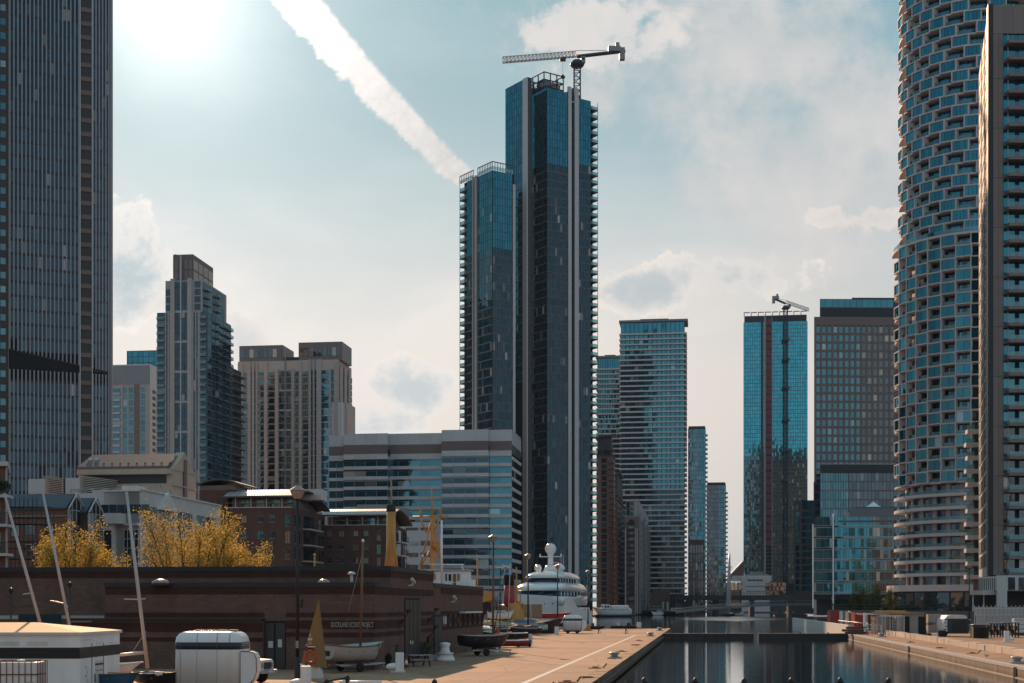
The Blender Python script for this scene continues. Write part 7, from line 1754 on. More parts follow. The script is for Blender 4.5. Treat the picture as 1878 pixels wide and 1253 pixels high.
mb = MB()
for a, c in zip(ps[4:], ps[5:]): mb.tube([a.lerp(c, t) + Vector((0, 0, -.05 - .10 * (1 - (2 * t - 1) ** 2))) for t in [k / 12 for k in range(13)]], .012, 5)
for a, c in ((ps[0], ps[1]),): mb.tube([a + Vector((0, 0, -.03)), c + Vector((0, 0, -.03))], .012, 5)
o = obj('railing_chain', mb, 'black_paint'); tag(o, 'thin dark chain sagging between the posts along the bottom edge', 'chain')
rr_ = MB().tube([pt(623, 1251, yb), pt(700, 1251, yb)], .02, 8); o = obj('white_hand_rail', rr_, 'white_paint'); tag(o, 'short white hand rail at the bottom edge below the white boat', 'rail')
struct('bridge_deck', MB().box((0, 15.5, 1.65), (60, 9.4, .5)), 'concrete')
# ================================================================== THE WHITE YACHT
YS = .80; bow = Vector((1.9, 262)); al = math.radians(15); f_ = Vector((-math.sin(al), -math.cos(al)))     # points to the bow
LY = 52.0; st = bow - f_ * LY * YS
ye = empty('motor_yacht', (st.x, st.y, WZ), 'large white motor yacht with radar mast and domes moored beyond the quay', 'yacht', None, math.atan2(f_.y, f_.x)); ye.scale = (YS, YS, YS)
def plan(x0, x1, hb, nose, n=10, sq=2.4):
    """half-breadth outline, square at the stern, rounded at the bow (x1)"""
    P = [(x0, hb * .92)]
    for k in range(n + 1): t = k / n; x = x1 - nose + nose * math.sin(t * math.pi / 2); P.append((x, hb * (1 - (math.sin(t * math.pi / 2)) ** sq) ** (1 / sq) if t < 1 else .02))
    return P
def level(name, m, levels, parent=None, n=10):
    """levels: (z, x0, x1, half-breadth, nose length)"""
    rings = []
    for z, x0, x1, hb, nose in levels:
        P = plan(x0, x1, hb, nose, n); rings.append([(x, y, z) for x, y in P] + [(x, -y, z) for x, y in reversed(P)])
    return obj(name, MB().loft(rings), m, parent or ye)
h0 = -WZ
# hull with a raised, flared bow and a lower after body
R = []
for i in range(19):
    t = i / 18; x = LY * t; hb = 5.6 * (1 if t < .55 else max(.01, 1 - ((t - .55) / .45) ** 2.2)); top = 4.6 if t < .30 else (4.6 + 3.3 * min(1, (t - .30) / .18)) + .7 * max(0, (t - .6) / .4); ring = []
    for k in range(11):
        a = -math.pi / 2 + math.pi * k / 10; sx = math.sin(a); ring.append((x + 3.6 * max(0, (t - .6) / .4) * (0.5 - math.cos(a)), hb * (abs(sx) ** .35) * (1 if sx > 0 else -1) * (.80 + .20 * abs(sx) if t > .5 else 1), -1.2 + (top + 1.2) * (1 - math.cos(a) ** .5 if math.cos(a) > 1e-6 else 1)))
    R.append(ring)
mb = MB().loft(R, False, True); mb.v += R[0]; o_ = len(mb.v) - 11; mb.f.append(tuple(o_ + i for i in range(11))); mb.sm.append(False)
mb.loft([[r[0], (r[0][0], 0, r[0][2] - .05), r[-1]] for r in R], False, True); obj('hull', mb, 'white_gloss', ye)
obj('water_line', MB().loft([[(x, y, z) for x, y in [(p[0], p[1] * 1.004) for p in [(R[i][0][0] - .2, R[i][0][1]) for i in range(12)]]] for z in (.12, .5)], False), 'navy_paint', ye, fix=False)
level('lower_house', 'glass_dark', [(7.2, 9, 40.5, 5.0, 6), (9.7, 9, 39.5, 4.9, 6)]); level('bulwark', 'white_gloss', [(6.0, 4, 41, 5.4, 7), (8.2, 4, 43, 5.65, 8)])
level('upper_deck', 'white_gloss', [(9.5, 6, 41.2, 5.2, 6), (9.9, 5.6, 42.2, 5.55, 6.5), (10.5, 5.8, 41.6, 5.5, 7), (11.2, 6.5, 39.0, 5.0, 7.5), (11.6, 7.5, 36.5, 4.4, 7)])
level('bridge_windows', 'glass_dark', [(11.55, 11, 36.0, 4.2, 6), (12.7, 12, 34.6, 4.0, 6)]); level('bridge_roof', 'white_gloss', [(12.6, 9.5, 36.0, 4.4, 6), (12.95, 9, 36.6, 4.55, 6.5), (13.6, 10, 35, 4.2, 7), (14.2, 12.5, 31.5, 3.3, 6), (14.4, 14, 29, 2.6, 5)])
for k in range(7):
    for s_ in (-1, 1): obj('window_post', MB().box((12 + k * 3.6, s_ * 4.93, 9.1), (.5, .16, 1.5)), 'white_gloss', ye); obj('window_post', MB().box((13 + k * 3, s_ * 4.08, 12.15), (.35, .16, 1.1)), 'white_gloss', ye)
level('after_deck', 'white_gloss', [(4.5, .4, 14, 5.4, 1.5), (5.5, 1.2, 14, 5.5, 1.5)]); level('after_windows', 'glass_dark', [(5.5, 6, 16, 4.8, 1), (6.0, 6, 16, 4.8, 1)]); level('after_awning', 'white_gloss', [(8.1, 2.4, 16, 5.3, 1), (8.5, 2.0, 16, 5.4, 1)])
mb = MB()
for k in range(24): mb.tube([(2.4 + k * .55, 5.35, 8.5), (2.4 + k * .55, 5.35, 9.4)], .03, 5).tube([(2.4 + k * .55, -5.35, 8.5), (2.4 + k * .55, -5.35, 9.4)], .03, 5)
mb.tube([(2.4, 5.35, 9.4), (15, 5.35, 9.4)], .04, 5).tube([(2.4, -5.35, 9.4), (15, -5.35, 9.4)], .04, 5); obj('deck_rail', mb, 'galv', ye)
xm = 24.0
level('mast_foot', 'white_gloss', [(14.3, xm - 2.6, xm + 2.4, 1.7, 1.6), (15.6, xm - 1.8, xm + 1.6, 1.3, 1.2), (16.0, xm - 1.0, xm + .9, .8, .7)]); ms = level('radar_mast', 'white_gloss', [(15.8, xm - .8, xm + .8, .72, .6), (18.2, xm - .6, xm + .5, .5, .4)])
obj('crosstree', MB().box((xm, 0, 18.15), (.4, 5.6, .22)).box((xm, 2.7, 18.5), (.3, .3, .7)).box((xm, -2.7, 18.5), (.3, .3, .7)).box((xm + .3, 1.1, 16.6), (.2, 2.2, .12)), 'white_gloss', ms)
obj('top_dome', MB().ball((xm, 0, 20.1), 1.42, 24).lathe((xm, 0, 18.2), [(.5, 0), (.9, .7)], 16), 'white_gloss', ms); mb = MB(); truss(mb, (xm - .8, 0, 20.4), (xm - .8, 0, 23.0), .5, .5, 4, .09, False); mb.box((xm - .8, 0, 22.6), (.8, .8, .3)); obj('aerial_frame', mb, 'dark_metal', ms)
for (x, y, z, r) in ((xm + 4.6, 4.0, 14.9, .72), (xm + 2.2, 2.9, 15.3, .88), (xm + 4.8, -2.0, 14.95, .66), (xm - 3, -4.0, 15.2, .95)):
    d_ = obj('satellite_dome', MB().ball((x, y, z + .2), r, 18), 'white_gloss', ye); obj('dome_stem', MB().lathe((x, y, 13.2), [(r * .6, 0), (r * .35, z - 13.4 - r * .4)], 12), 'white_gloss', d_)
obj('whip_aerial', MB().tube([(xm + 3, 4.0, 14), (xm + 3, 4.0, 18.4)], .05, 5), 'white_paint', ye)
tx_, ty_ = 40.2, 2.6
obj('name_crest', MB().add([(41.6, 1.0, 8.4), (42.0, 2.6, 9.0), (41.4, 2.6, 9.5), (41.2, 1.0, 9.0)], [(0, 1, 2, 3)]), 'navy_paint', ye, fix=False)
obj('ensign', MB().box((xm + .2, 2.3, 17.2), (.04, .5, .9)), 'red_paint', ms)
for (x, y) in ((44.5, 3.4), (46.5, 2.2), (41, 4.6)): obj('fairlead', MB().lathe((x, y, 6.3), [(.16, 0), (.16, .3)], 8), 'dark_metal', ye)
# ================================================================== THE OCHRE MASTED SHIP BEHIND THE CLUBHOUSE
ys = 165.0
def sp(u, v, dy_=0.0): return pt(u, v, ys + dy_)
se = empty('museum_ship', (sp(790, 0).x, ys, WZ), 'old ship with ochre masts and a white wheelhouse moored behind the clubhouse', 'ship', None, -.14); so_ = se.location; RM = Matrix.Rotation(.14, 3, 'Z')
def SL(u, v, dy_=0.0): return RM @ (sp(u, v, dy_) - so_)
L0 = SL(640, 1100).x; L1 = SL(908, 1100).x
R = hull_rings(L1 - L0, 6.4, 6.2, transom=.75, bow=.22, stern=.1, n=21, m=11); R = [[(x + L0, y, z - 2.05) for x, y, z in r] for r in R]
mb = MB().loft(R, False, True); obj('hull', mb, 'hull_dark', se)
mb = MB().loft([[r[0], (r[0][0], 0, r[0][2] - .5), r[-1]] for r in R], False, True); obj('deck', mb, 'timber', se)
mb = MB()
for sgn in (0, -1): mb.loft([[(r[sgn][0], r[sgn][1], r[sgn][2] - .1), (r[sgn][0], r[sgn][1] * 1.02, r[sgn][2] - .1), (r[sgn][0], r[sgn][1] * 1.02, r[sgn][2] + .95), (r[sgn][0], r[sgn][1], r[sgn][2] + .95)] for r in R[9:]], True, False)
obj('bulwark', mb, 'ochre_paint', se)
mb = MB(); a = SL(715, 1050); mb.tube([(a.x, 0, 3.0), (a.x, 0, SL(0, 938).z)], [1.0 * .72, .50], 14); m_ = obj('mast', mb, 'ochre_paint', se)
obj('mast_collar', MB().lathe((a.x, 0, SL(0, 938).z), [(.52, 0), (.56, .15), (.50, .75), (.5, .8)], 14), 'black_paint', m_); obj('topmast', MB().tube([(a.x + .05, 0, SL(0, 930).z), (a.x, 0, SL(0, 876).z)], [.10, .06], 8), 'ochre_paint', m_)
for u in (706, 734): p = SL(u, 1042); obj('mast_stay', MB().tube([(p.x, -1.4, p.z - 1.5), (a.x + (.1 if u > 715 else -.1), -.3, SL(0, 946 if u > 715 else 975).z)], [.17, .13], 8), 'ochre_paint', m_)
c_ = SL(792, 1050); mb = MB()
mb.tube([(c_.x, 0, 3), (c_.x + .1, 0, SL(0, 948).z)], [.36, .22], 10); m2 = obj('mast', mb, 'ochre_paint', se); zt_ = SL(0, 948).z
obj('topmast', MB().tube([(c_.x + .05, 0, zt_ - .3), (c_.x, 0, SL(0, 897).z)], [.12, .06], 8), 'ochre_paint', m2); obj('yard', MB().tube([(SL(756, 0).x, 0, SL(0, 948).z), (SL(823, 0).x, 0, SL(0, 947).z)], .10, 8), 'ochre_paint', m2)
for u, v0, v1 in ((771, 931, 949), (808, 930, 949)): p = SL(u, 0); obj('aerial', MB().tube([(p.x, 0, SL(0, v1).z), (p.x, 0, SL(0, v0).z)], .11, 8), 'ochre_paint', m2)
for (u0, v0, u1, v1) in ((771, 952, 783, 977), (808, 952, 797, 974), (771, 1041, 790, 960), (813, 1041, 795, 960), (772, 1040, 788, 1012), (814, 1040, 798, 1006)):
    p, q = SL(u0, v0), SL(u1, v1); obj('brace', MB().tube([(p.x, -.25, p.z), (q.x, -.1, q.z)], .11, 8), 'ochre_paint', m2)
p = SL(803, 1003); obj('lookout_platform', MB().lathe((p.x, -.2, p.z - .3), [(.25, 0), (.75, .3), (.75, .36)], 12), 'ochre_paint', m2); obj('platform_rail', MB().tube([(p.x - .7, -.7, p.z + .55), (p.x + .75, -.7, p.z + .5)], .05, 6).tube([(p.x - .5, -.6, p.z), (p.x - .6, -.6, p.z + .6)], .04, 5).tube([(p.x + .5, -.6, p.z), (p.x + .6, -.6, p.z + .6)], .04, 5).box((p.x + .1, -.5, p.z + .3), (1.3, .12, .22)), 'ochre_paint', m2)
obj('nav_light', MB().lathe((SL(775, 0).x, -.3, SL(0, 1022).z), [(.14, 0), (.16, .14), (.1, .28)], 10), 'white_paint', m2)
# wheelhouse
wl, wr = SL(795, 0).x, SL(862, 0).x; zt_ = SL(0, 1047).z; zb_ = SL(0, 1084).z
wh = obj('wheelhouse', MB().box(((wl + wr) / 2, -.2, (zt_ + zb_) / 2 - .2), (wr - wl, 3.2, zt_ - zb_ + .2)), 'white_paint', se); obj('wheelhouse_roof', MB().box(((wl + wr) / 2, -.2, zt_ + .03), (wr - wl + .5, 3.7, .12)), 'white_dirty', wh)
for (u0, u1, v0, v1, g) in ((799, 805, 1053, 1064, 'curtain_warm'), (823, 826, 1053, 1066, 'glass_dark'), (829, 834, 1054, 1066, 'glass_dark'), (845, 850, 1053, 1066, 'curtain_warm')): obj('window', MB().box(((SL(u0, 0).x + SL(u1, 0).x) / 2, -1.83, (SL(0, v0).z + SL(0, v1).z) / 2), (SL(u1, 0).x - SL(u0, 0).x, .06, SL(0, v0).z - SL(0, v1).z)), g, wh)
obj('door', MB().box((SL(840, 0).x, -1.83, SL(0, 1067).z), (.36, .06, 1.7)), 'varnish', wh)
mb = MB()
for u in (797, 812, 828, 846, 860, 874): q = SL(u, 0); mb.tube([(q.x, -2.6, zb_), (q.x, -2.6, SL(0, 1069).z)], .03, 5)
for v in (1069, 1075): mb.tube([(SL(797, 0).x, -2.6, SL(0, v).z), (SL(876, 0).x, -2.6, SL(0, v).z)], .03, 5)
obj('deck_rail', mb, 'white_paint', se); p = SL(818, 0); obj('signal_pole', MB().tube([(p.x, -2.4, zb_), (p.x, -2.4, SL(0, 957).z)], [.14, .11], 8), 'white_paint', se)
obj('awning_frame', MB().tube([(SL(790, 0).x, -1.6, SL(0, 1036).z), (SL(857, 0).x, -1.6, SL(0, 1036.5).z)], .07, 6).tube([(SL(852, 0).x, -1.6, SL(0, 1036).z), (SL(864, 0).x, -1.6, SL(0, 1068).z)], .05, 6), 'white_paint', se)
obj('crane_davit', MB().tube([(p.x - .1, -1.2, zb_), (SL(811, 0).x, -1.2, SL(0, 983).z)], .06, 6), 'mast_alu', se); obj('bridge_wing', MB().box((SL(869, 0).x, -1.5, SL(0, 1071).z), (1.0, 1.2, .95)), 'white_paint', se)
# leaning dark bow ropes and the two bare spars near the clubhouse end
for (u, v0, v1, y_, m_, lab) in ((875.5, 1022, 1082, 150, 'ochre_paint', 'short thin ochre spar rising behind the clubhouse end'), (577, 1018, 1048, 150, 'ochre_paint', 'short ochre pole end showing above the clubhouse roof left of the tall mast')):
    p = pt(u, v0, y_); e = empty('spar', (p.x, y_, 0), lab, 'pole'); obj('pole', MB().tube([(0, 0, 0), (0, 0, p.z)], .09, 8), m_, e); obj('cap', MB().lathe((0, 0, p.z), [(.12, 0), (.14, .08), (.02, .16)], 8), 'white_dirty', e)
# ================================================================== STEAM TUG
yt = 206.0
def tp(u, v, dy_=0.0): return pt(u, v, yt + dy_)
te = empty('steam_tug', (tp(940, 0).x, yt, WZ), 'old steam tug with a red funnel and ochre ventilator casings', 'tug', None, .3); to_ = te.location; TM = Matrix.Rotation(-.3, 3, 'Z')
def TL(u, v): q = TM @ (tp(u, v) - to_); return q
R = hull_rings(16, 5.0, 3.8, transom=.8, bow=.35, stern=.15, n=17, m=11); R = [[(x - 8, y, z - 1.95) for x, y, z in r] for r in R]
obj('hull', MB().loft(R, False, True), 'hull_dark', te); obj('deck', MB().loft([[r[0], (r[0][0], 0, r[0][2] - .4), r[-1]] for r in R], False, True), 'timber', te)
f = TL(934, 0); fz0, fz1, fz2 = TL(0, 1108).z, TL(0, 1074).z, TL(0, 1057).z
fu = obj('funnel', MB().lathe((f.x, f.y, fz0 - 1), [(.82, 0), (.74, fz1 - fz0 + 1)], 20), 'red_paint', te); obj('funnel_top', MB().lathe((f.x, f.y, fz1 + .01), [(.74, 0), (.71, fz2 - fz1), (.80, fz2 - fz1 + .05), (.80, fz2 - fz1 + .2)], 20), 'black_paint', fu)
for (u, v, r, m_) in ((944, 1128, 1.9, 'ochre_paint'), (930, 1130, 1.7, 'varnish')):
    p = TL(u, v); obj('casing', MB().loft([[(p.x + k, p.y + r * math.cos(a) * .9, p.z - 2.2 + (2.2 + r) * max(0, math.sin(a)) ** .8) for a in [math.pi * j / 10 for j in range(11)]] for k in (-1.0, 1.0)]), m_, te)
for (u, v) in ((951, 1106), (956, 1110), (917, 1112)):
    p = TL(u, v); obj('ventilator', MB().tube([(p.x, p.y, p.z - 3.2), (p.x, p.y, p.z - .4), (p.x + .05, p.y - .15, p.z)], [.30, .30, .34], 12).ball((p.x, p.y - .1, p.z), .40, 12), 'ochre_paint', te)
p = TL(947, 0); obj('mast', MB().tube([(p.x, p.y, 2), (p.x, p.y, TL(0, 1040).z)], [.2, .1], 8), 'ochre_paint', te); obj('deck_house', MB().box((2.6, 0, 4.0), (3.0, 2.6, 1.9)), 'timber', te)
# lifeboat in davits, white hulled
p = pt(917, 1124, 190); e = empty('small_boat', (p.x - 1.6, 190, p.z - .9), 'small white boat slung in front of the tug', 'boat', None, .15); hull_parts(e, 3.6, 1.5, .95, 'white_paint', 'white_dirty', 'grey_metal', .05, 2, transom=.4, bow=.3); obj('canvas_top', MB().box((1.6, 0, 1.05), (1.6, 1.1, .3)), 'white_dirty', e)
e2 = empty('boat_stand', (p.x, 190, 0), 'tall timber stand carrying the small white boat', 'stand'); obj('stand_leg', MB().bar((-1, 0, 0), (-1, 0, p.z - .8), .2), 'dark_timber', e2); obj('stand_leg', MB().bar((1, 0, 0), (1, 0, p.z - .8), .2), 'dark_timber', e2); obj('cross_beam', MB().bar((-1.2, 0, p.z - .9), (1.2, 0, p.z - .9), .16), 'dark_timber', e2)
# ================================================================== DINGHY PARK ON THE LEFT QUAY
def boatat(u, v, rz, L, B, D, hm, im, tm, label, base=.35, cat='boat', name='boat', **k):
    q = gpt(u, v); e = empty(name, (q.x, q.y, base), label, cat, None, rz); hull_parts(e, L, B, D, hm, im, tm, .05, 2, **k); return e
e = boatat(968, 1187, math.radians(196), 4.6, 1.6, .55, 'red_paint', 'mint_paint', 'white_paint', 'long red canoe lying on the quay nearest the lamp', .10, 'canoe', 'canoe', transom=.35, bow=.25)
e = boatat(966, 1181, math.radians(188), 4.6, 1.8, .70, 'hull_dark', 'mint_paint', 'white_paint', 'black open dinghy with pale gunwale above the red canoe', .42, transom=.85)
obj('launch_frame', MB().bar((1.5, -.6, -.38), (1.5, .6, .1), .1).bar((3.2, -.6, -.38), (3.2, .5, .1), .1), 'galv', e)
q = gpt(965, 1186.5); e = empty('launching_trolley', (q.x, q.y + .3, 0), 'blue launching trolley with a white printed end panel beside the red canoe', 'trolley', None, .1); obj('blue_box', MB().box((-.35, 0, .36), (1.5, .7, .62)), 'blue_paint', e); obj('end_panel', MB().box((.42, -.1, .78), (.10, .9, .95), .2), 'white_dirty', e); mb = MB()
for k in range(5): mb.box((.48, -.45 + k * .17, .80), (.012, .09, .55), .2)
obj('panel_print', mb, 'black_paint', e)
for s_ in (-.8, .3): obj('wheel', MB().loft([[(s_ + qq * math.cos(a), -.42 + yy, .17 + qq * math.sin(a)) for a in [2 * math.pi * k / 12 for k in range(12)]] for qq, yy in ((.1, -.05), (.17, -.04), (.17, .04), (.1, .05))]), 'rubber', e)
q = gpt(912, 1191); e = empty('red_float', (q.x, q.y, 0), 'tall red inflatable float standing behind the dark boat', 'float'); obj('float', MB().loft([[(.35 * r * math.cos(a), .22 * r * math.sin(a), z) for a in [2 * math.pi * k / 12 for k in range(12)]] for z, r in ((0, .7), (.25, 1), (1.0, 1), (1.6, .8), (1.95, .35))]), 'orange_ring', e); obj('strap', MB().box((.2, -.2, .9), (.5, .3, .12)), 'white_paint', e)
q = gpt(908, 1197); e = empty('white_drum', (q.x, q.y, 0), 'tall white plastic drum against the dark boat trailer', 'drum'); obj('drum', MB().lathe((0, 0, 0), [(.26, 0), (.28, .05), (.28, 1.0), (.24, 1.08)], 16), 'plastic_white', e); obj('hoop', MB().lathe((0, 0, .5), [(.285, 0), (.295, .03), (.285, .06)], 16), 'grey_metal', e)
for i, (u, v, L, hm, rz, D, lab, mv, mu, mb_) in enumerate(((905, 1174, 5.2, 'white_dirty', 186, .8, 'pale covered dinghy with a thin white mast in the boat park', 1034, 936, 931), (948, 1166, 5.4, 'navy_paint', 192, .9, 'dark blue dinghy under a tan cover behind the red canoe', None, 0, 0), (985, 1163, 5.6, 'hull_tan', 190, 1.0, 'pale hulled dinghy with a low cabin under the third lamp', 1098, 972, 977), (1000, 1158, 5.0, 'white_paint', 184, .9, 'white dinghy beside the distant kiosk trailer', None, 0, 0), (930, 1160, 5.0, 'hull_dark', 170, .8, 'black dinghy with a leaning pale mast near the tug', 1098, 944, 958))):
    q = gpt(u, v); e = boatat(u, v, math.radians(rz), L, 1.9, D, hm, 'canvas_tan', 'hull_tan', lab, .5, 'dinghy', 'sailing_dinghy', transom=.75, decked=True)
    obj('boat_cover', MB().loft([[(.4 + k * L * .2, -.8 + .03 * k * k, D * 1.02), (.4 + k * L * .2, 0, D * 1.02 + .55 - .12 * abs(k - 2)), (.4 + k * L * .2, .8 - .03 * k * k, D * 1.02)] for k in range(5)], False, True, False), ('membrane', 'canvas_tan', 'tarp', 'tarp', 'canvas_tan')[i], e)
    for s_ in (.25, .7): obj('stand', MB().bar((L * s_, -.5, -.5), (L * s_, -.3, .2), .08).bar((L * s_, .5, -.5), (L * s_, .3, .2), .08), 'galv', e)
    if mv: t = pt(mu, mv, q.y); h_ = t.z - .5; M = Matrix.Rotation(-math.radians(rz), 3, 'Z'); T = M @ (t - e.location); B0 = M @ (pt(mb_, 1160, q.y) - e.location); obj('mast', MB().tube([B0, T], .055, 8), 'mast_alu', e)
for i, (u, v, L, rz, hm, cm_, lab) in enumerate(((893, 1181, 4.6, 178, 'hull_dark', 'tarp', 'dark covered dinghy tucked behind the clubhouse end'), (935, 1173, 4.8, 185, 'navy_paint', 'tarp', 'navy dinghy under a slate grey cover at the middle of the boat park'), (990, 1171, 4.4, 200, 'hull_dark', 'dark_clad', 'low black covered dinghy nearest the painted line'), (1004, 1163, 4.2, 175, 'white_dirty', 'tarp', 'pale dinghy with a dark cover left of the white locker'), (963, 1158, 5.2, 190, 'hull_dark', 'dark_clad', 'black covered dinghy below the red skiff'))):
    e = boatat(u, v, math.radians(rz), L, 1.8, .8, hm, 'tarp', 'hull_tan', lab, .45, 'dinghy', 'sailing_dinghy', transom=.75, decked=True)
    obj('boat_cover', MB().loft([[(.3 + k * L * .2, -.85 + .04 * k * k, .78), (.3 + k * L * .2, -.3, 1.05 + .12 * (k % 2)), (.3 + k * L * .2, .3, 1.05 + .1 * (k % 2)), (.3 + k * L * .2, .85 - .04 * k * k, .78)] for k in range(5)], False, False, False), cm_, e)
    obj('mast', MB().tube([(L * .55, 0, .8), (L * .55 + .1, 0, (3.4, 5.2, .9, 4.4, 1.0)[i])], .045, 6), 'mast_alu', e); obj('trestle', MB().bar((L * .3, -.6, -.45), (L * .3, -.3, .2), .08).bar((L * .3, .6, -.45), (L * .3, .3, .2), .08).bar((L * .7, -.5, -.45), (L * .7, -.2, .2), .08).bar((L * .7, .5, -.45), (L * .7, .2, .2), .08), 'dark_timber', e)
q = gpt(996, 1157); e = empty('long_skiff', (q.x - 2.4, q.y, 1.95), 'long dark red rowing skiff racked high below the yacht', 'skiff', None, .03); hull_parts(e, 7.0, 1.4, .75, 'red_paint', 'red_paint', 'red_paint', .05, 2, decked=True, transom=.5, bow=.2)
e3 = empty('boat_rack', (q.x + .6, q.y, 0), 'galvanised rack holding the red skiff', 'rack')
for s_ in (-2, 2): obj('upright', MB().bar((s_, 0, 0), (s_, 0, 1.95), .09), 'galv', e3); obj('arm', MB().bar((s_, -.6, 1.94), (s_, .6, 1.94), .08), 'galv', e3)
q = gpt(1008, 1158); e = boatat(1008, 1158, math.radians(15), 3.2, 1.5, .6, 'navy_paint', 'teal_paint', 'hull_tan', 'small navy dinghy raised at the left of the distant kiosk trailer', .7, 'dinghy', 'sailing_dinghy', transom=.8); obj('stand', MB().bar((.8, 0, -.7), (.8, 0, .1), .1).bar((2.2, 0, -.7), (2.2, 0, .1), .1), 'galv', e)
q = gpt(1021, 1165); e = empty('white_locker', (q.x, q.y, 0), 'small white upright locker left of the distant kiosk trailer', 'locker'); obj('case', MB().box((0, 0, .55), (.55, .5, 1.1)), 'plastic_white', e); obj('lid', MB().box((0, 0, 1.13), (.6, .55, .06)), 'white_dirty', e)
q = gpt(1076, 1156); e = empty('grit_box', (q.x, q.y, 0), 'bright yellow grit box at the far end of the left quay', 'box'); obj('bin', MB().hexa([(-.55, -.35, 0), (.55, -.35, 0), (.55, .35, 0), (-.55, .35, 0)], [(-.62, -.4, .75), (.62, -.4, .75), (.62, .4, .75), (-.62, .4, .75)]), 'yellow', e); obj('lid', MB().hexa([(-.64, -.42, .76), (.64, -.42, .76), (.64, .42, .76), (-.64, .42, .76)], [(-.5, -.3, 1.0), (.5, -.3, 1.0), (.5, .3, 1.0), (-.5, .3, 1.0)]), 'yellow', e)
for i, (u, v, s_, lab) in enumerate(((1090, 1154.5, 1.0, 'black inflatable boat right of the yellow grit box'), (1136, 1153.5, .9, 'dark inflatable boat with white stripes by the right barrier post'), (1156, 1153.5, .9, 'black inflatable boat farthest right on the quay end'))):
    q = gpt(u, v); e = empty('inflatable_boat', (q.x, q.y, .3), lab, 'inflatable', 'inflatable boats at the quay end', .1 + i * .2)
    pts = [(1.5, .0, .15), (1.2, .45, .05), (.6, .62, 0), (-1.4, .62, 0), (-1.4, -.62, 0), (.6, -.62, 0), (1.2, -.45, .05), (1.5, 0, .15)]; obj('tube', MB().tube([tuple(c * s_ for c in p) for p in pts], .30 * s_, 10), 'rubber', e); obj('floor', MB().box((-.2, 0, -.18), (2.4 * s_, 1.1 * s_, .1)), 'tarp', e); obj('console', MB().box((-.3, 0, .35), (.5, .6, .8)), 'white_dirty' if i == 1 else 'dark_clad', e)
q = gpt(1172, 1154); e = empty('white_pump_box', (q.x, q.y, 0), 'white service box on legs at the quay end', 'box'); obj('box', MB().box((0, 0, .75), (.7, .6, .9)), 'white_dirty', e); obj('leg', MB().box((-.28, 0, .15), (.1, .5, .3)), 'galv', e); obj('leg', MB().box((.28, 0, .15), (.1, .5, .3)), 'galv', e)
# ================================================================== MOORED BOATS FARTHER UP THE DOCK
yb_ = 600; p = pt(1124, 1132, yb_); e = empty('canal_barge', (p.x + 7.6, yb_ + 5, WZ), 'white wheelhouse barge moored in front of the brown blocks', 'barge', None, math.radians(180 + 18))
hull_parts(e, 17, 5.2, 3.0, 'white_paint', 'white_dirty', 'grey_metal', .12, 0, decked=True, transom=.85, bow=.3); obj('boot_top', MB().loft([[(x, y * 1.01, z) for x, y in plan(.0, 15.8, 2.55, 6)] + [(x, -y * 1.01, z) for x, y in reversed(plan(.0, 15.8, 2.55, 6))] for z in (0, 1.0)]), 'hull_dark', e)
o = obj('wheelhouse', MB().hexa([(9.6, -1.9, 3.0), (13, -1.7, 3.0), (13, 1.7, 3.0), (9.6, 1.9, 3.0)], [(9.8, -1.6, 5.3), (12.4, -1.5, 5.3), (12.4, 1.5, 5.3), (9.8, 1.6, 5.3)]), 'white_paint', e)
for k in range(3): obj('window', MB().box((12.78, -1.0 + k, 4.4), (.1, .75, .8)), 'glass_dark', o)
for k in range(2): obj('window', MB().box((10.6 + k * 1.2, 1.78, 4.3), (.8, .12, .8)), 'glass_dark', o); obj('window', MB().box((10.6 + k * 1.2, -1.78, 4.3), (.8, .12, .8)), 'glass_dark', o)
obj('canopy_frame', MB().loft([[(1 + k * 2, 2.0 * math.cos(a), 3.0 + 1.9 * math.sin(a)) for a in [math.pi * j / 8 for j in range(9)]] for k in range(5)], False, True, False), 'white_dirty', e)
for (u, y_, L, lab, hm, hh) in ((1190, 735, 20, 'long dark barge moored left of the footbridge', 'hull_dark', 'slab_grey'), (1232, 700, 13, 'dark barge with a small lit cabin at the start of the footbridge', 'hull_dark', 'warm_lit_render'), (1206, 690, 6, 'tiny white launch below the dark long barge', 'white_paint', 'white_dirty'), (1150, 760, 14, 'grey houseboat tucked behind the white barge', 'navy_paint', 'grey_metal')):
    p = pt(u, 0, y_); e = empty('moored_boat', (p.x + L * .45, y_, WZ), lab, 'boat', 'boats moored along the far left bank', math.radians(185)); hull_parts(e, L, L * .26, 1.3 + L * .055, hm, 'dark_timber', 'grey_metal', .1, 0, decked=True, transom=.8); obj('cabin', MB().box((L * .3, 0, 1.4 + L * .11), (L * .38, L * .17, L * .09 + .6)), hh, e)
    for k in range(3): obj('cabin_window', MB().box((L * (.18 + .11 * k), L * .087, 1.5 + L * .115), (L * .06, .06, .5)), 'glass_dark', e)
for u, v in ((1222, 1040), (1228, 1052), (1233, 1046), (1218, 1060)):
    y_ = 706; p = pt(u, v, y_); e = empty('boat_mast', (p.x, y_, -2.2), {1222: 'tallest thin dark boat mast at the foot of the striped tower', 1228: 'thin dark boat mast just right of the tallest one there', 1233: 'rightmost thin dark boat mast near the start of the footbridge', 1218: 'shortest thin dark boat mast, leftmost at the striped tower foot'}[u], 'mast', 'dark masts at the foot of the striped tower'); obj('spar', MB().tube([(0, 0, 0), (0, 0, p.z + 2.2)], [.22, .10], 6), 'dark_timber', e); obj('crosstree', MB().bar((-1, 0, (p.z + 2.2) * .6), (1, 0, (p.z + 2.2) * .6), .12), 'dark_timber', e)
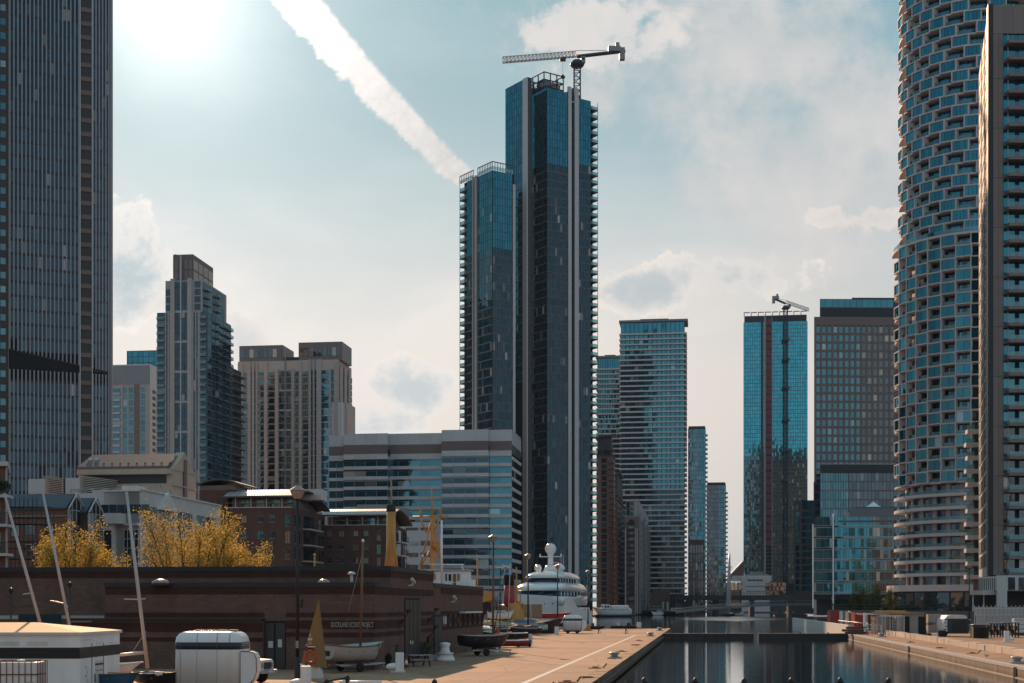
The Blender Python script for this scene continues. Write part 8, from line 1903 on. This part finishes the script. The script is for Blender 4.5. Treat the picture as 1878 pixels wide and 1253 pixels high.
for u, y_, lab in ((1326, 640, 'small dark launch on the water under the footbridge'), (1346, 655, 'second small launch under the footbridge with pale cabin')):
    p = pt(u, 0, y_); e = empty('small_launch', (p.x, y_, WZ), lab, 'boat', 'launches below the footbridge'); hull_parts(e, 6, 2, 1.1, 'white_dirty' if y_ > 650 else 'hull_dark', 'tarp', 'grey_metal', .06, 1, transom=.8); obj('cuddy', MB().box((3.6, 0, 1.3), (1.6, 1.4, .9)), 'white_dirty', e)
p = pt(1420, 1132, 560); e = empty('channel_buoy', (p.x, 560, WZ), 'small red buoy on the bright rippled water', 'buoy'); obj('float', MB().lathe((0, 0, -.2), [(.5, 0), (.7, .4), (.4, .9), (.1, 1.4)], 12), 'orange_ring', e); obj('ring', MB().tube([(0, 0, 1.15), (0, 0, 1.4)], .06, 6), 'galv', e)
# ================================================================== THE RIGHT QUAY
def container(u0, u1, v0, v1, m_, label, y=None, cat='container', ribs=9):
    q = gpt((u0 + u1) / 2, v1); y = y or q.y; y = (21.57 / (kx(u0) - .1346) + 9) if u0 < 1590 else y; a, c_ = pt(u0, v0, y), pt(u1, v0, y); e = empty('shipping_container', ((a.x + c_.x) / 2, y, 0), label, cat, 'containers on the right quay'); w, h = c_.x - a.x, a.z
    obj('shell', MB().box((0, 1.3, h / 2 + .05), (w, 2.5, h - .1)), m_, e)
    for k in range(ribs): obj('rib', MB().box((-w / 2 + w * (k + .5) / ribs, .02, h / 2 + .05), (w / ribs * .5, .08, h - .5)), m_, e)
    obj('corner_frame', MB().box((-w / 2, .03, h / 2), (.12, .14, h)).box((w / 2, .03, h / 2), (.12, .14, h)).box((0, .03, h - .05), (w, .13, .12)), m_, e); return e
container(1523, 1545.5, 1120.5, 1147, 'red_paint', 'faded dark red container farthest left on the right quay', 262); container(1546, 1556.5, 1121, 1147, 'teal_paint', 'narrow bright blue container between two red ones', 261, ribs=4); container(1557, 1567.5, 1122, 1147, 'brown_clad', 'narrow brown container right of the blue one', 261, ribs=4); container(1568, 1583.5, 1123, 1148, 'red_paint', 'bright red container with a pale end post', 258, ribs=6); container(1592, 1604, 1125, 1156, 'dark_clad', 'open dark container beside the vertical boarding', 222, ribs=4)
e = empty('festoon_lights', (pt(1569, 0, 212).x, 212, 0), 'string of small white bunting hung over the red container', 'bunting'); a, c_ = pt(1556, 1121, 218), pt(1600, 1124.5, 198); mb = MB(); pts = [a.lerp(c_, t) + Vector((0, 0, -.25 * (1 - (2 * t - 1) ** 2))) - e.location for t in [k / 12 for k in range(13)]]; obj('cord', MB().tube(pts, .02, 4), 'dark_metal', e)
for p in pts[::1]: mb.ball(tuple(p - Vector((0, 0, .1))), .09, 6)
obj('bulb', mb, 'plastic_white', e, 'stuff')
e = empty('end_post', (pt(1585.5, 0, 201).x, 201, 0), 'white upright panel at the end of the red container', 'panel'); obj('panel', MB().box((0, 0, pt(0, 1124, 201).z / 2), (.28, .3, pt(0, 1124, 201).z)), 'white_paint', e); obj('foot', MB().box((0, 0, .06), (.5, .6, .12)), 'galv', e)
# boarded hut with pergola
y_ = 200; a, c_ = pt(1606, 1128, y_), pt(1634, 1128, y_); e = empty('boarded_hut', ((a.x + c_.x) / 2, y_, 0), 'hut of pale vertical boards under the yellow timber pergola', 'hut'); w = c_.x - a.x; obj('wall', MB().box((0, 1.5, a.z / 2), (w, 2.6, a.z)), 'dark_timber', e)
for k in range(14): obj('board', MB().box((-w / 2 + w * (k + .5) / 14, .14, a.z / 2), (w / 14 * .72, .06, a.z)), 'pale_stone' if k % 3 else 'louvre', e)
obj('roof', MB().box((0, 1.4, a.z + .06), (w + .3, 3, .1)), 'galv', e)
y_ = 194; a, c_ = pt(1612, 1124, y_), pt(1658, 1124, y_); e = empty('pergola', ((a.x + c_.x) / 2, y_, 0), 'yellow timber roof frame on grey posts beside the boarded hut', 'pergola'); w = c_.x - a.x; zt_ = a.z
for k in range(8): obj('rafter', MB().box((-w / 2 + w * (k + .5) / 8, .6, zt_), (.14, 3.0, .24), .5), 'pale_timber', e)
for yy_ in (-.8, 2.0): obj('beam', MB().box((0, yy_, zt_ + .22), (w, .16, .2)), 'pale_timber', e)
obj('rail', MB().box((-.2, -.6, zt_ - .42), (w * .9, .2, .16)), 'white_dirty', e)
for x in (-w * .42, -w * .1, w * .2, w * .46):
    for yy_ in (-.6, 2.0): obj('post', MB().box((x, yy_, zt_ / 2 - .2), (.1, .1, zt_ - .3)), 'galv', e)
mb = MB()
for k in range(5): mb.box((w * .08, .2, .5 + k * .42), (w * .42, .05, .07))
obj('shelf_rack', mb, 'rust', e)
for (u, v, h, r, m_, lab) in ((1624, 1155, 1.5, .42, 'galv', 'grey drum with a white band in front of the boarded hut'), (1637, 1156, .6, .3, 'teal_paint', 'small blue tub under the pergola'), (1586, 1160, 1.7, .32, 'teal_paint', 'blue white drum beside the pale wall end')):
    q = gpt(u, v); e = empty('drum', (q.x, q.y, 0), lab, 'drum'); obj('barrel', MB().lathe((0, 0, 0), [(r * .92, 0), (r, .06), (r, h * .45), (r * 1.04, h * .47), (r, h * .5), (r, h - .06), (r * .9, h)], 16), m_, e); obj('hoop', MB().lathe((0, 0, h * .6), [(r * 1.01, 0), (r * 1.03, .04), (r * 1.03, .22), (r * 1.01, .26)], 16), 'white_paint', e)
# barrier rails with red posts and other rails on the right quay
rl = empty('handrail', (pt(1560, 0, 212).x, 212, 0), 'pale double handrail with red posts beside the containers', 'railing'); l = rl.location; a, c_ = pt(1538, 1138, 232) - l, pt(1592, 1144, 192) - l; mb = MB()
for dz_ in (0, -.75): mb.tube([a + Vector((0, 0, dz_)), c_ + Vector((0, 0, dz_))], .06, 6)
obj('rail', mb, 'white_paint', rl)
for t in (.02, .33, .68, .98): p = a.lerp(c_, t); obj('post', MB().tube([(p.x, p.y, 0), (p.x, p.y, p.z + .2)], .08, 8), 'orange_ring' if t < .9 else 'galv', rl)
rl = empty('handrail', (pt(1605, 0, 198).x, 198, 0), 'low grey handrail in front of the dark container', 'railing'); l = rl.location; a, c_ = pt(1592, 1146, 200) - l, pt(1616, 1146.5, 196) - l; mb = MB()
for dz_ in (0, -.5): mb.tube([a + Vector((0, 0, dz_)), c_ + Vector((0, 0, dz_))], .05, 6)
for t in (0, .33, .66, 1): p = a.lerp(c_, t); mb.tube([(p.x, p.y, 0), (p.x, p.y, p.z)], .05, 6)
obj('rail', mb, 'white_dirty', rl)
q = gpt(1573, 1164); e = empty('timber_baulks', (q.x - .2, q.y + .6, 0), 'stack of dark timber baulks at the corner of the barrier and right quay', 'timber stack')
for k in range(7): obj('baulk', MB().box((random.uniform(-.4, .4), (k % 3) * .42, .2 + (k // 3) * .36), (random.uniform(2.3, 3.1), .36, .32), random.uniform(-.05, .05)), 'dark_timber', e)
ibc((gpt(1673, 1162).x, gpt(1673, 1162).y, 0), 0.02, 1.05, 'white caged water tank on the right quay beside the concrete wall')
# low concrete store with black openings, stacked beams
y_ = 196; a, c_ = pt(1650, 1126, y_), pt(1702, 1126, y_); e = empty('concrete_store', ((a.x + c_.x) / 2, y_ + 2, 0), 'low concrete store with two black openings behind the caged tank', 'store'); w = c_.x - a.x; obj('wall', MB().box((0, 2, a.z / 2), (w, 4, a.z)), 'concrete', e)
for x0, x1 in ((1658, 1668), (1684, 1701)): obj('opening', MB().box((pt((x0 + x1) / 2, 0, y_ + 2).x - e.location.x, -.02, a.z * .44), ((x1 - x0) * y_ / F, .06, a.z * .86)), 'dark_room', e)
obj('roof_edge', MB().box((0, 1.9, a.z + .07), (w + .3, 4.3, .14)), 'slab_grey', e)
y_ = 186; a, c_ = pt(1702, 1125, y_), pt(1731, 1125, y_); e = empty('precast_beams', ((a.x + c_.x) / 2, y_, 0), 'two large pale concrete beams stacked on dark bearers left of the horsebox', 'concrete beams', None, -.12); w = c_.x - a.x
for z_, h in ((.45, 1.0), (1.78, 1.1)): obj('beam', MB().box((0, .6, z_ + h / 2), (w, 1.6, h)), 'concrete', e)
for x in (-w * .4, w * .4):
    for z_ in (.0, 1.45): obj('bearer', MB().box((x, .6, z_ + .2), (.4, 1.7, .4 if z_ == 0 else .32)), 'dark_timber', e)
# dark horsebox trailer
q = gpt(1757, 1168); e = empty('livestock_trailer', (q.x, q.y, 0), 'navy rounded livestock trailer with a white shaped front on the right quay', 'trailer', None, .03)
def rrect(x0, x1, z0, z1, r, n=5):
    P = [(x0, z0), (x1, z0)]
    for (cx_, cz_, a0) in ((x1 - r, z1 - r, 0), (x0 + r, z1 - r, 90)):
        for k in range(n + 1): a = math.radians(a0 + 90 * k / n); P.append((cx_ + r * math.cos(a), cz_ + r * math.sin(a)))
    return P
S = lambda u: (u - 1757) / F * q.y
obj('body', MB().loft([[(x, y, z) for x, z in rrect(S(1738), S(1777), .62, 2.75, .45)] for y in (0, 4.2)], True, False), 'navy_paint', e)
obj('roof', MB().loft([[(x, y, z) for x, z in rrect(S(1737.4), S(1774), 2.34, 2.80, .40)] for y in (-.03, 4.2)], True, False), 'white_dirty', e); obj('front_panel', MB().loft([[(S(1730.5) + .1 * k, y, z) for k, z in ((5, .62), (1, .9), (0, 1.6), (1, 2.3), (5, 2.74), (7.2, 2.76), (7.2, .62))] for y in (.15, 3.9)], True, False), 'white_gloss', e)
mb = MB()
for k in range(4): mb.box((S(1733.5) + .12 * (k % 2), .10, .95 + k * .42), (.30, .08, .10), 0)
obj('flame_stripe', mb, 'navy_paint', e); obj('ramp', MB().box((S(1760), -.03, 1.4), (S(1772) - S(1746), .06, 1.4)), 'black_paint', e); obj('chassis', MB().box((S(1757), 2, .5), (2.6, 4.2, .2)), 'dark_metal', e)
for x in (S(1727), S(1733)):
    obj('wheel', MB().loft([[(x + qq * math.cos(a), .2 + yy, .40 + qq * math.sin(a)) for a in [2 * math.pi * k / 16 for k in range(16)]] for qq, yy in ((.2, 0), (.40, .02), (.40, .3), (.2, .32))]), 'rubber', e)
obj('tow_frame', MB().bar((S(1718), .3, .55), (S(1735), .3, .6), .14).bar((S(1722), .3, 0), (S(1722), .3, 1.2), .1).box((S(1727), .35, .86), (1.1, .4, .06)), 'galv', e)
for z_ in (1.5, 2.2): obj('light_bar', MB().box((S(1779), .1, z_), (.4, .1, .08)), 'white_dirty', e)
# black frames, dark block, drum, planks
q = gpt(1800, 1171); e = empty('frame_stack', (q.x, q.y, 0), 'row of black slatted steel frames leaning together on the right quay', 'steel frames', None, -.1); S = lambda u: (u - 1800) / F * q.y
for k in range(8): x = S(1786.5 + k * 3.5); obj('upright_frame', MB().bar((x, -.1 + .02 * k, 0), (x, -.1, 1.72), .10).bar((x, -.1, 1.70), (x + .02, 1.7, 1.62), .08).bar((x, 1.7, 0), (x, 1.7, 1.66), .08), 'black_paint', e)
obj('top_bar', MB().box((S(1799), -.12, 1.74), (S(1814) - S(1786), .12, .12)), 'mast_alu', e); obj('sheet_stack', MB().box((S(1799), .9, .7), (S(1812) - S(1787), 1.2, 1.3)), 'dark_timber', e)
for (u0, u1, h, lab) in ((1815, 1842, 1.75, 'second group of black frames behind the white mooring post'), (1842, 1870, 1.85, 'right-hand group of black racks near the frame edge')):
    q = gpt((u0 + u1) / 2, 1169); e = empty('steel_rack', (q.x, q.y + .5, 0), lab, 'steel frames', 'black racks on the right quay', -.08); w = (u1 - u0) / F * q.y
    for k in range(6): x = -w / 2 + w * k / 5; obj('upright', MB().bar((x, 0, 0), (x, 0, h), .12), 'black_paint', e)
    for z_ in (.3, .9, h - .05): obj('shelf', MB().box((0, .7, z_), (w, 1.5, .08)), 'dark_clad', e)
    for k in range(5): obj('crate', MB().box((-w * .4 + k * w * .2, .8, .62 if k % 2 else 1.2), (w * .17, .9, .5)), ('rust', 'dark_timber', 'dark_clad')[k % 3], e)
    obj('top_sheet', MB().box((0, .7, h + .05), (w * .9, 1.4, .05)), 'mast_alu', e)
q = gpt(1783.5, 1165); e = empty('blue_drum', (q.x, q.y, 0), 'pale blue plastic drum left of the black frames', 'drum'); obj('barrel', MB().lathe((0, 0, 0), [(.27, 0), (.29, .08), (.29, 1.15), (.25, 1.2)], 16), 'mint_paint', e); obj('lid', MB().lathe((0, 0, 1.2), [(.2, 0), (.2, .05)], 14), 'plastic_white', e)
q = gpt(1805, 1158); e = empty('scrap_heap', (q.x, q.y + 4, 0), 'heap of brown timber scrap behind the black frames', 'scrap heap'); mb = MB()
for k in range(60): a = random.uniform(0, 6.28); r = random.uniform(0, 1.6); mb.box((r * math.cos(a) * 1.5, r * math.sin(a) * .6, random.uniform(.1, max(.3, 2.2 - r))), (random.uniform(.5, 1.6), .14, .08), random.uniform(0, 3))
obj('plank_heap', mb, 'timber', e, 'stuff')
q = gpt(1872, 1166); e = empty('pale_crate', (q.x + .3, q.y + 1.5, 0), 'pale panelled crate cut off by the right edge', 'crate'); obj('panel', MB().box((0, 0, 1.35), (1.6, 1, 1.9)), 'white_dirty', e); obj('foot', MB().box((0, 0, .2), (1.4, .9, .4)), 'dark_timber', e)
for z_ in (.9, 1.5, 2.1): obj('batten', MB().box((0, -.52, z_), (1.6, .05, .07)), 'grey_metal', e)
# palisade hoarding
y_ = 202; x0, x1 = pt(1787, 0, y_).x, pt(1900, 0, y_).x; z1, zm_, z0_ = pt(0, 1113, y_).z, pt(0, 1128, y_).z, 0
e = empty('hoarding', ((x0 + x1) / 2, y_, 0), 'pale two-tier panel hoarding below the bronze tower', 'fence'); cxx = (x0 + x1) / 2; n = 15; w = (x1 - x0) / n
for k in range(n):
    x = x0 + (k + .5) * w - cxx; obj('upper_panel', MB().box((x, 0, (z1 + zm_) / 2), (w - .10, .08, z1 - zm_ - .08)), 'fence_pale', e); obj('lower_panel', MB().box((x + .2, .02, zm_ / 2), (w - .05, .08, zm_ - .06)), 'fence_pale', e)
    obj('post', MB().box((x - w / 2, -.05, z1 / 2 + .1), (.09, .09, z1 + .2)), 'galv', e)
for z_ in (z1 - .25, zm_): obj('rail', MB().box((0, -.06, z_), (x1 - x0, .07, .09)), 'white_dirty', e)
# the raised terrace edge behind the containers with its rail, and the lamp there
e = empty('terrace_wall', (pt(1650, 0, 290).x, 290, 0), 'long low dark wall with railings below the round tower', 'wall'); a, c_ = pt(1528, 1112, 300), pt(1790, 1117, 262); l = e.location; d_ = (c_ - a)
obj('wall', MB().hexa([(a.x - l.x, a.y - l.y, 0), (c_.x - l.x, c_.y - l.y, 0), (c_.x - l.x, c_.y - l.y + 4, 0), (a.x - l.x, a.y - l.y + 4, 0)], [(a.x - l.x, a.y - l.y, 3.1), (c_.x - l.x, c_.y - l.y, 3.0), (c_.x - l.x, c_.y - l.y + 4, 3.0), (a.x - l.x, a.y - l.y + 4, 3.1)]), 'spandrel_brown', e); mb = MB()
for k in range(46): p = a.lerp(c_, k / 45) - l; mb.tube([(p.x, p.y + .3, 3.0), (p.x, p.y + .3, 4.2)], .035, 5)
for z_ in (3.6, 4.2): p, q = a - l, c_ - l; mb.tube([(p.x, p.y + .3, z_), (q.x, q.y + .3, z_)], .04, 5)
obj('railing', mb, 'dark_metal', e)
y_ = 232; lamp_ = lamp_post(pt(1777.5, 0, y_).x, y_, 'dark lamp post in front of the white podium on the right quay', pt(0, 1034, y_).z); lamp_['group'] = 'lamps on the right quay'
for (u, v, y_) in ((1526, 1098, 420), (1620, 1102, 300), (1650, 1100, 300), (1691, 1100, 296), (1720, 1098, 294)):
    p = pt(u, v, y_); e = empty('path_lamp', (p.x, y_, 0), {1526: 'small round path lamp near the white column of the glass office', 1620: 'path lamp post between the willows and the round tower', 1650: 'slim path post left of the round tower door', 1691: 'slim path post before the round tower podium', 1720: 'slim path post right of the podium centre'}[u], 'lamp', 'slim lamps along the far terrace'); obj('post', MB().tube([(0, 0, 0), (0, 0, p.z)], .06, 6), 'dark_metal', e); obj('globe', MB().ball((0, 0, p.z + .2), .3, 10), 'lamp_glass', e)
# gull
q = gpt(1808.5, 1208); e = empty('seagull', (q.x, q.y, 0), 'white gull with grey wings standing on the right quay edge', 'gull', None, math.radians(200)); s_ = 1.1
obj('body', MB().loft([[(x * s_, r * .8 * s_ * math.cos(a), (z + r * math.sin(a)) * s_) for a in [2 * math.pi * k / 12 for k in range(12)]] for x, z, r in ((-.24, .17, .012), (-.16, .185, .045), (-.06, .20, .078), (.04, .215, .08), (.11, .25, .058), (.14, .31, .042), (.16, .345, .045), (.19, .35, .036), (.215, .345, .01))]), 'gull_white', e)
for s2 in (-1, 1): obj('wing', MB().loft([[(x * s_, s2 * (y + .012 * math.cos(a)) * s_, (z + r * math.sin(a)) * s_) for a in [2 * math.pi * k / 8 for k in range(8)]] for x, y, z, r in ((.07, .062, .23, .02), (-.02, .072, .215, .05), (-.14, .052, .195, .032), (-.28, .02, .18, .008))]), 'gull_grey', e); obj('leg', MB().tube([(0, s2 * .03 * s_, .14 * s_), (.01, s2 * .03 * s_, .0)], .008 * s_, 5), 'yellow', e)
obj('beak', MB().tube([(.21 * s_, 0, .342 * s_), (.262 * s_, 0, .333 * s_)], [.012 * s_, .004], 6), 'yellow', e)
# willows and planting below the glass office
def willow(u, y, h, r, label, lm, n, seed):
    rng = random.Random(seed); p = pt(u, 0, y); e = empty('willow_tree', (p.x, y, 0), label, 'tree', 'soft green trees below the glass office'); mb = MB().tube([(0, 0, 0), (.15, 0, h * .35), (0, 0, h * .6)], [.28, .22, .1], 8); lf = MB()
    for k in range(26):
        a = rng.uniform(0, 6.28); rr_ = r * rng.random() ** .5; top = h * (1 - .45 * (rr_ / r) ** 2) * rng.uniform(.8, 1.02); c_ = Vector((math.cos(a) * rr_, math.sin(a) * rr_, top)); mb.tube([(0, 0, h * rng.uniform(.3, .6)), c_ * .6 + Vector((0, 0, h * .25)), c_], [.07, .05, .015], 4)
        for _ in range(n // 26): t = rng.random(); leaf(lf, c_ + Vector((rng.gauss(0, r * .14), rng.gauss(0, r * .14), -t * top * .62 + rng.gauss(0, .2))), .17 * rng.uniform(.6, 1.2), rng)
    obj('trunk', mb, 'bark', e); obj('crown', lf, lm, e, 'stuff', fix=False)
willow(1578, 336, 9.4, 2.6, 'darker green tree left of the pair below the glass office', 'leaf_willow', 4200, 31); willow(1608, 330, 9.0, 2.9, 'middle soft green tree below the glass office', 'leaf_willow', 4600, 33); willow(1634, 318, 8.6, 1.7, 'thin yellow green tree beside the round tower podium', 'leaf_spring', 1500, 35)
o = MB(); rng = random.Random(5)
for k in range(26): p = pt(1530 + k * 9.5, 1108, 312 - k * .8); leafcloud(o, (p.x, p.y, rng.uniform(3.2, 4.6)), rng.uniform(.6, 1.3), 90, .2, (1.2, .8, .9), rng)
o = obj('planting', o, 'leaf_dark', None, 'stuff', fix=False); tag(o, 'dark low planting along the terrace wall', 'planting')
# bare winter scrub by the yacht
rng = random.Random(9); mb = MB(); o = MB()
for k in range(22):
    p = Vector((pt(rng.uniform(868, 925), 0, 372).x, 372 + rng.uniform(0, 14), 0)); h = rng.uniform(5, 9)
    for q in range(5): mb.tube([p, p + Vector((rng.uniform(-.6, .6), 0, h * .5)), p + Vector((rng.uniform(-1.6, 1.6), rng.uniform(-1, 1), h))], [.09, .05, .015], 4)
o = obj('bare_scrub', mb, 'bark', None, 'stuff'); tag(o, 'bare brown scrub in front of the banded office foot', 'scrub')
# ================================================================== THE CITY BEHIND THE CAMERA (seen only as reflections in the glass)
mb = MB(); mw = MB(); rng = random.Random(77)
for (x, y, w, d_, h) in ((-150, -210, 46, 40, 88), (-85, -250, 44, 40, 120), (-20, -290, 50, 46, 70), (45, -240, 40, 44, 105), (110, -280, 46, 44, 64), (175, -220, 48, 50, 96), (250, -180, 50, 44, 56), (-230, -160, 50, 50, 60), (330, -90, 60, 60, 50), (-320, -60, 60, 60, 54)):
    mb.box((x, y, h / 2), (w, d_, h))
    for i in range(int(h / 4)):
        for j in range(int(w / 5)): mw.box((x - w / 2 + 2.5 + j * 5, y + d_ / 2 + .05, 3 + i * 4), (3.4, .2, 2.4))
sk = obj('skyline', mb, 'pale_stone', None, 'structure', fix=False); sw = obj('skyline_windows', mw, 'glass_dark', None, 'structure', fix=False)
# ================================================================== THE AIR
m = bpy.data.materials.new('haze'); m.use_nodes = True; nt = m.node_tree; nt.nodes.clear()
v = nt.nodes.new('ShaderNodeVolumePrincipled'); v.inputs['Color'].default_value = (0.30, 0.58, 1.0, 1); v.inputs['Density'].default_value = 0.000035; v.inputs['Anisotropy'].default_value = 0.2
o_ = nt.nodes.new('ShaderNodeOutputMaterial'); nt.links.new(v.outputs[0], o_.inputs['Volume']); MATS['haze'] = m
hz = obj('haze', MB().box((0, 1000, 112), (9600, 11200, 237)), 'haze', None, 'stuff')
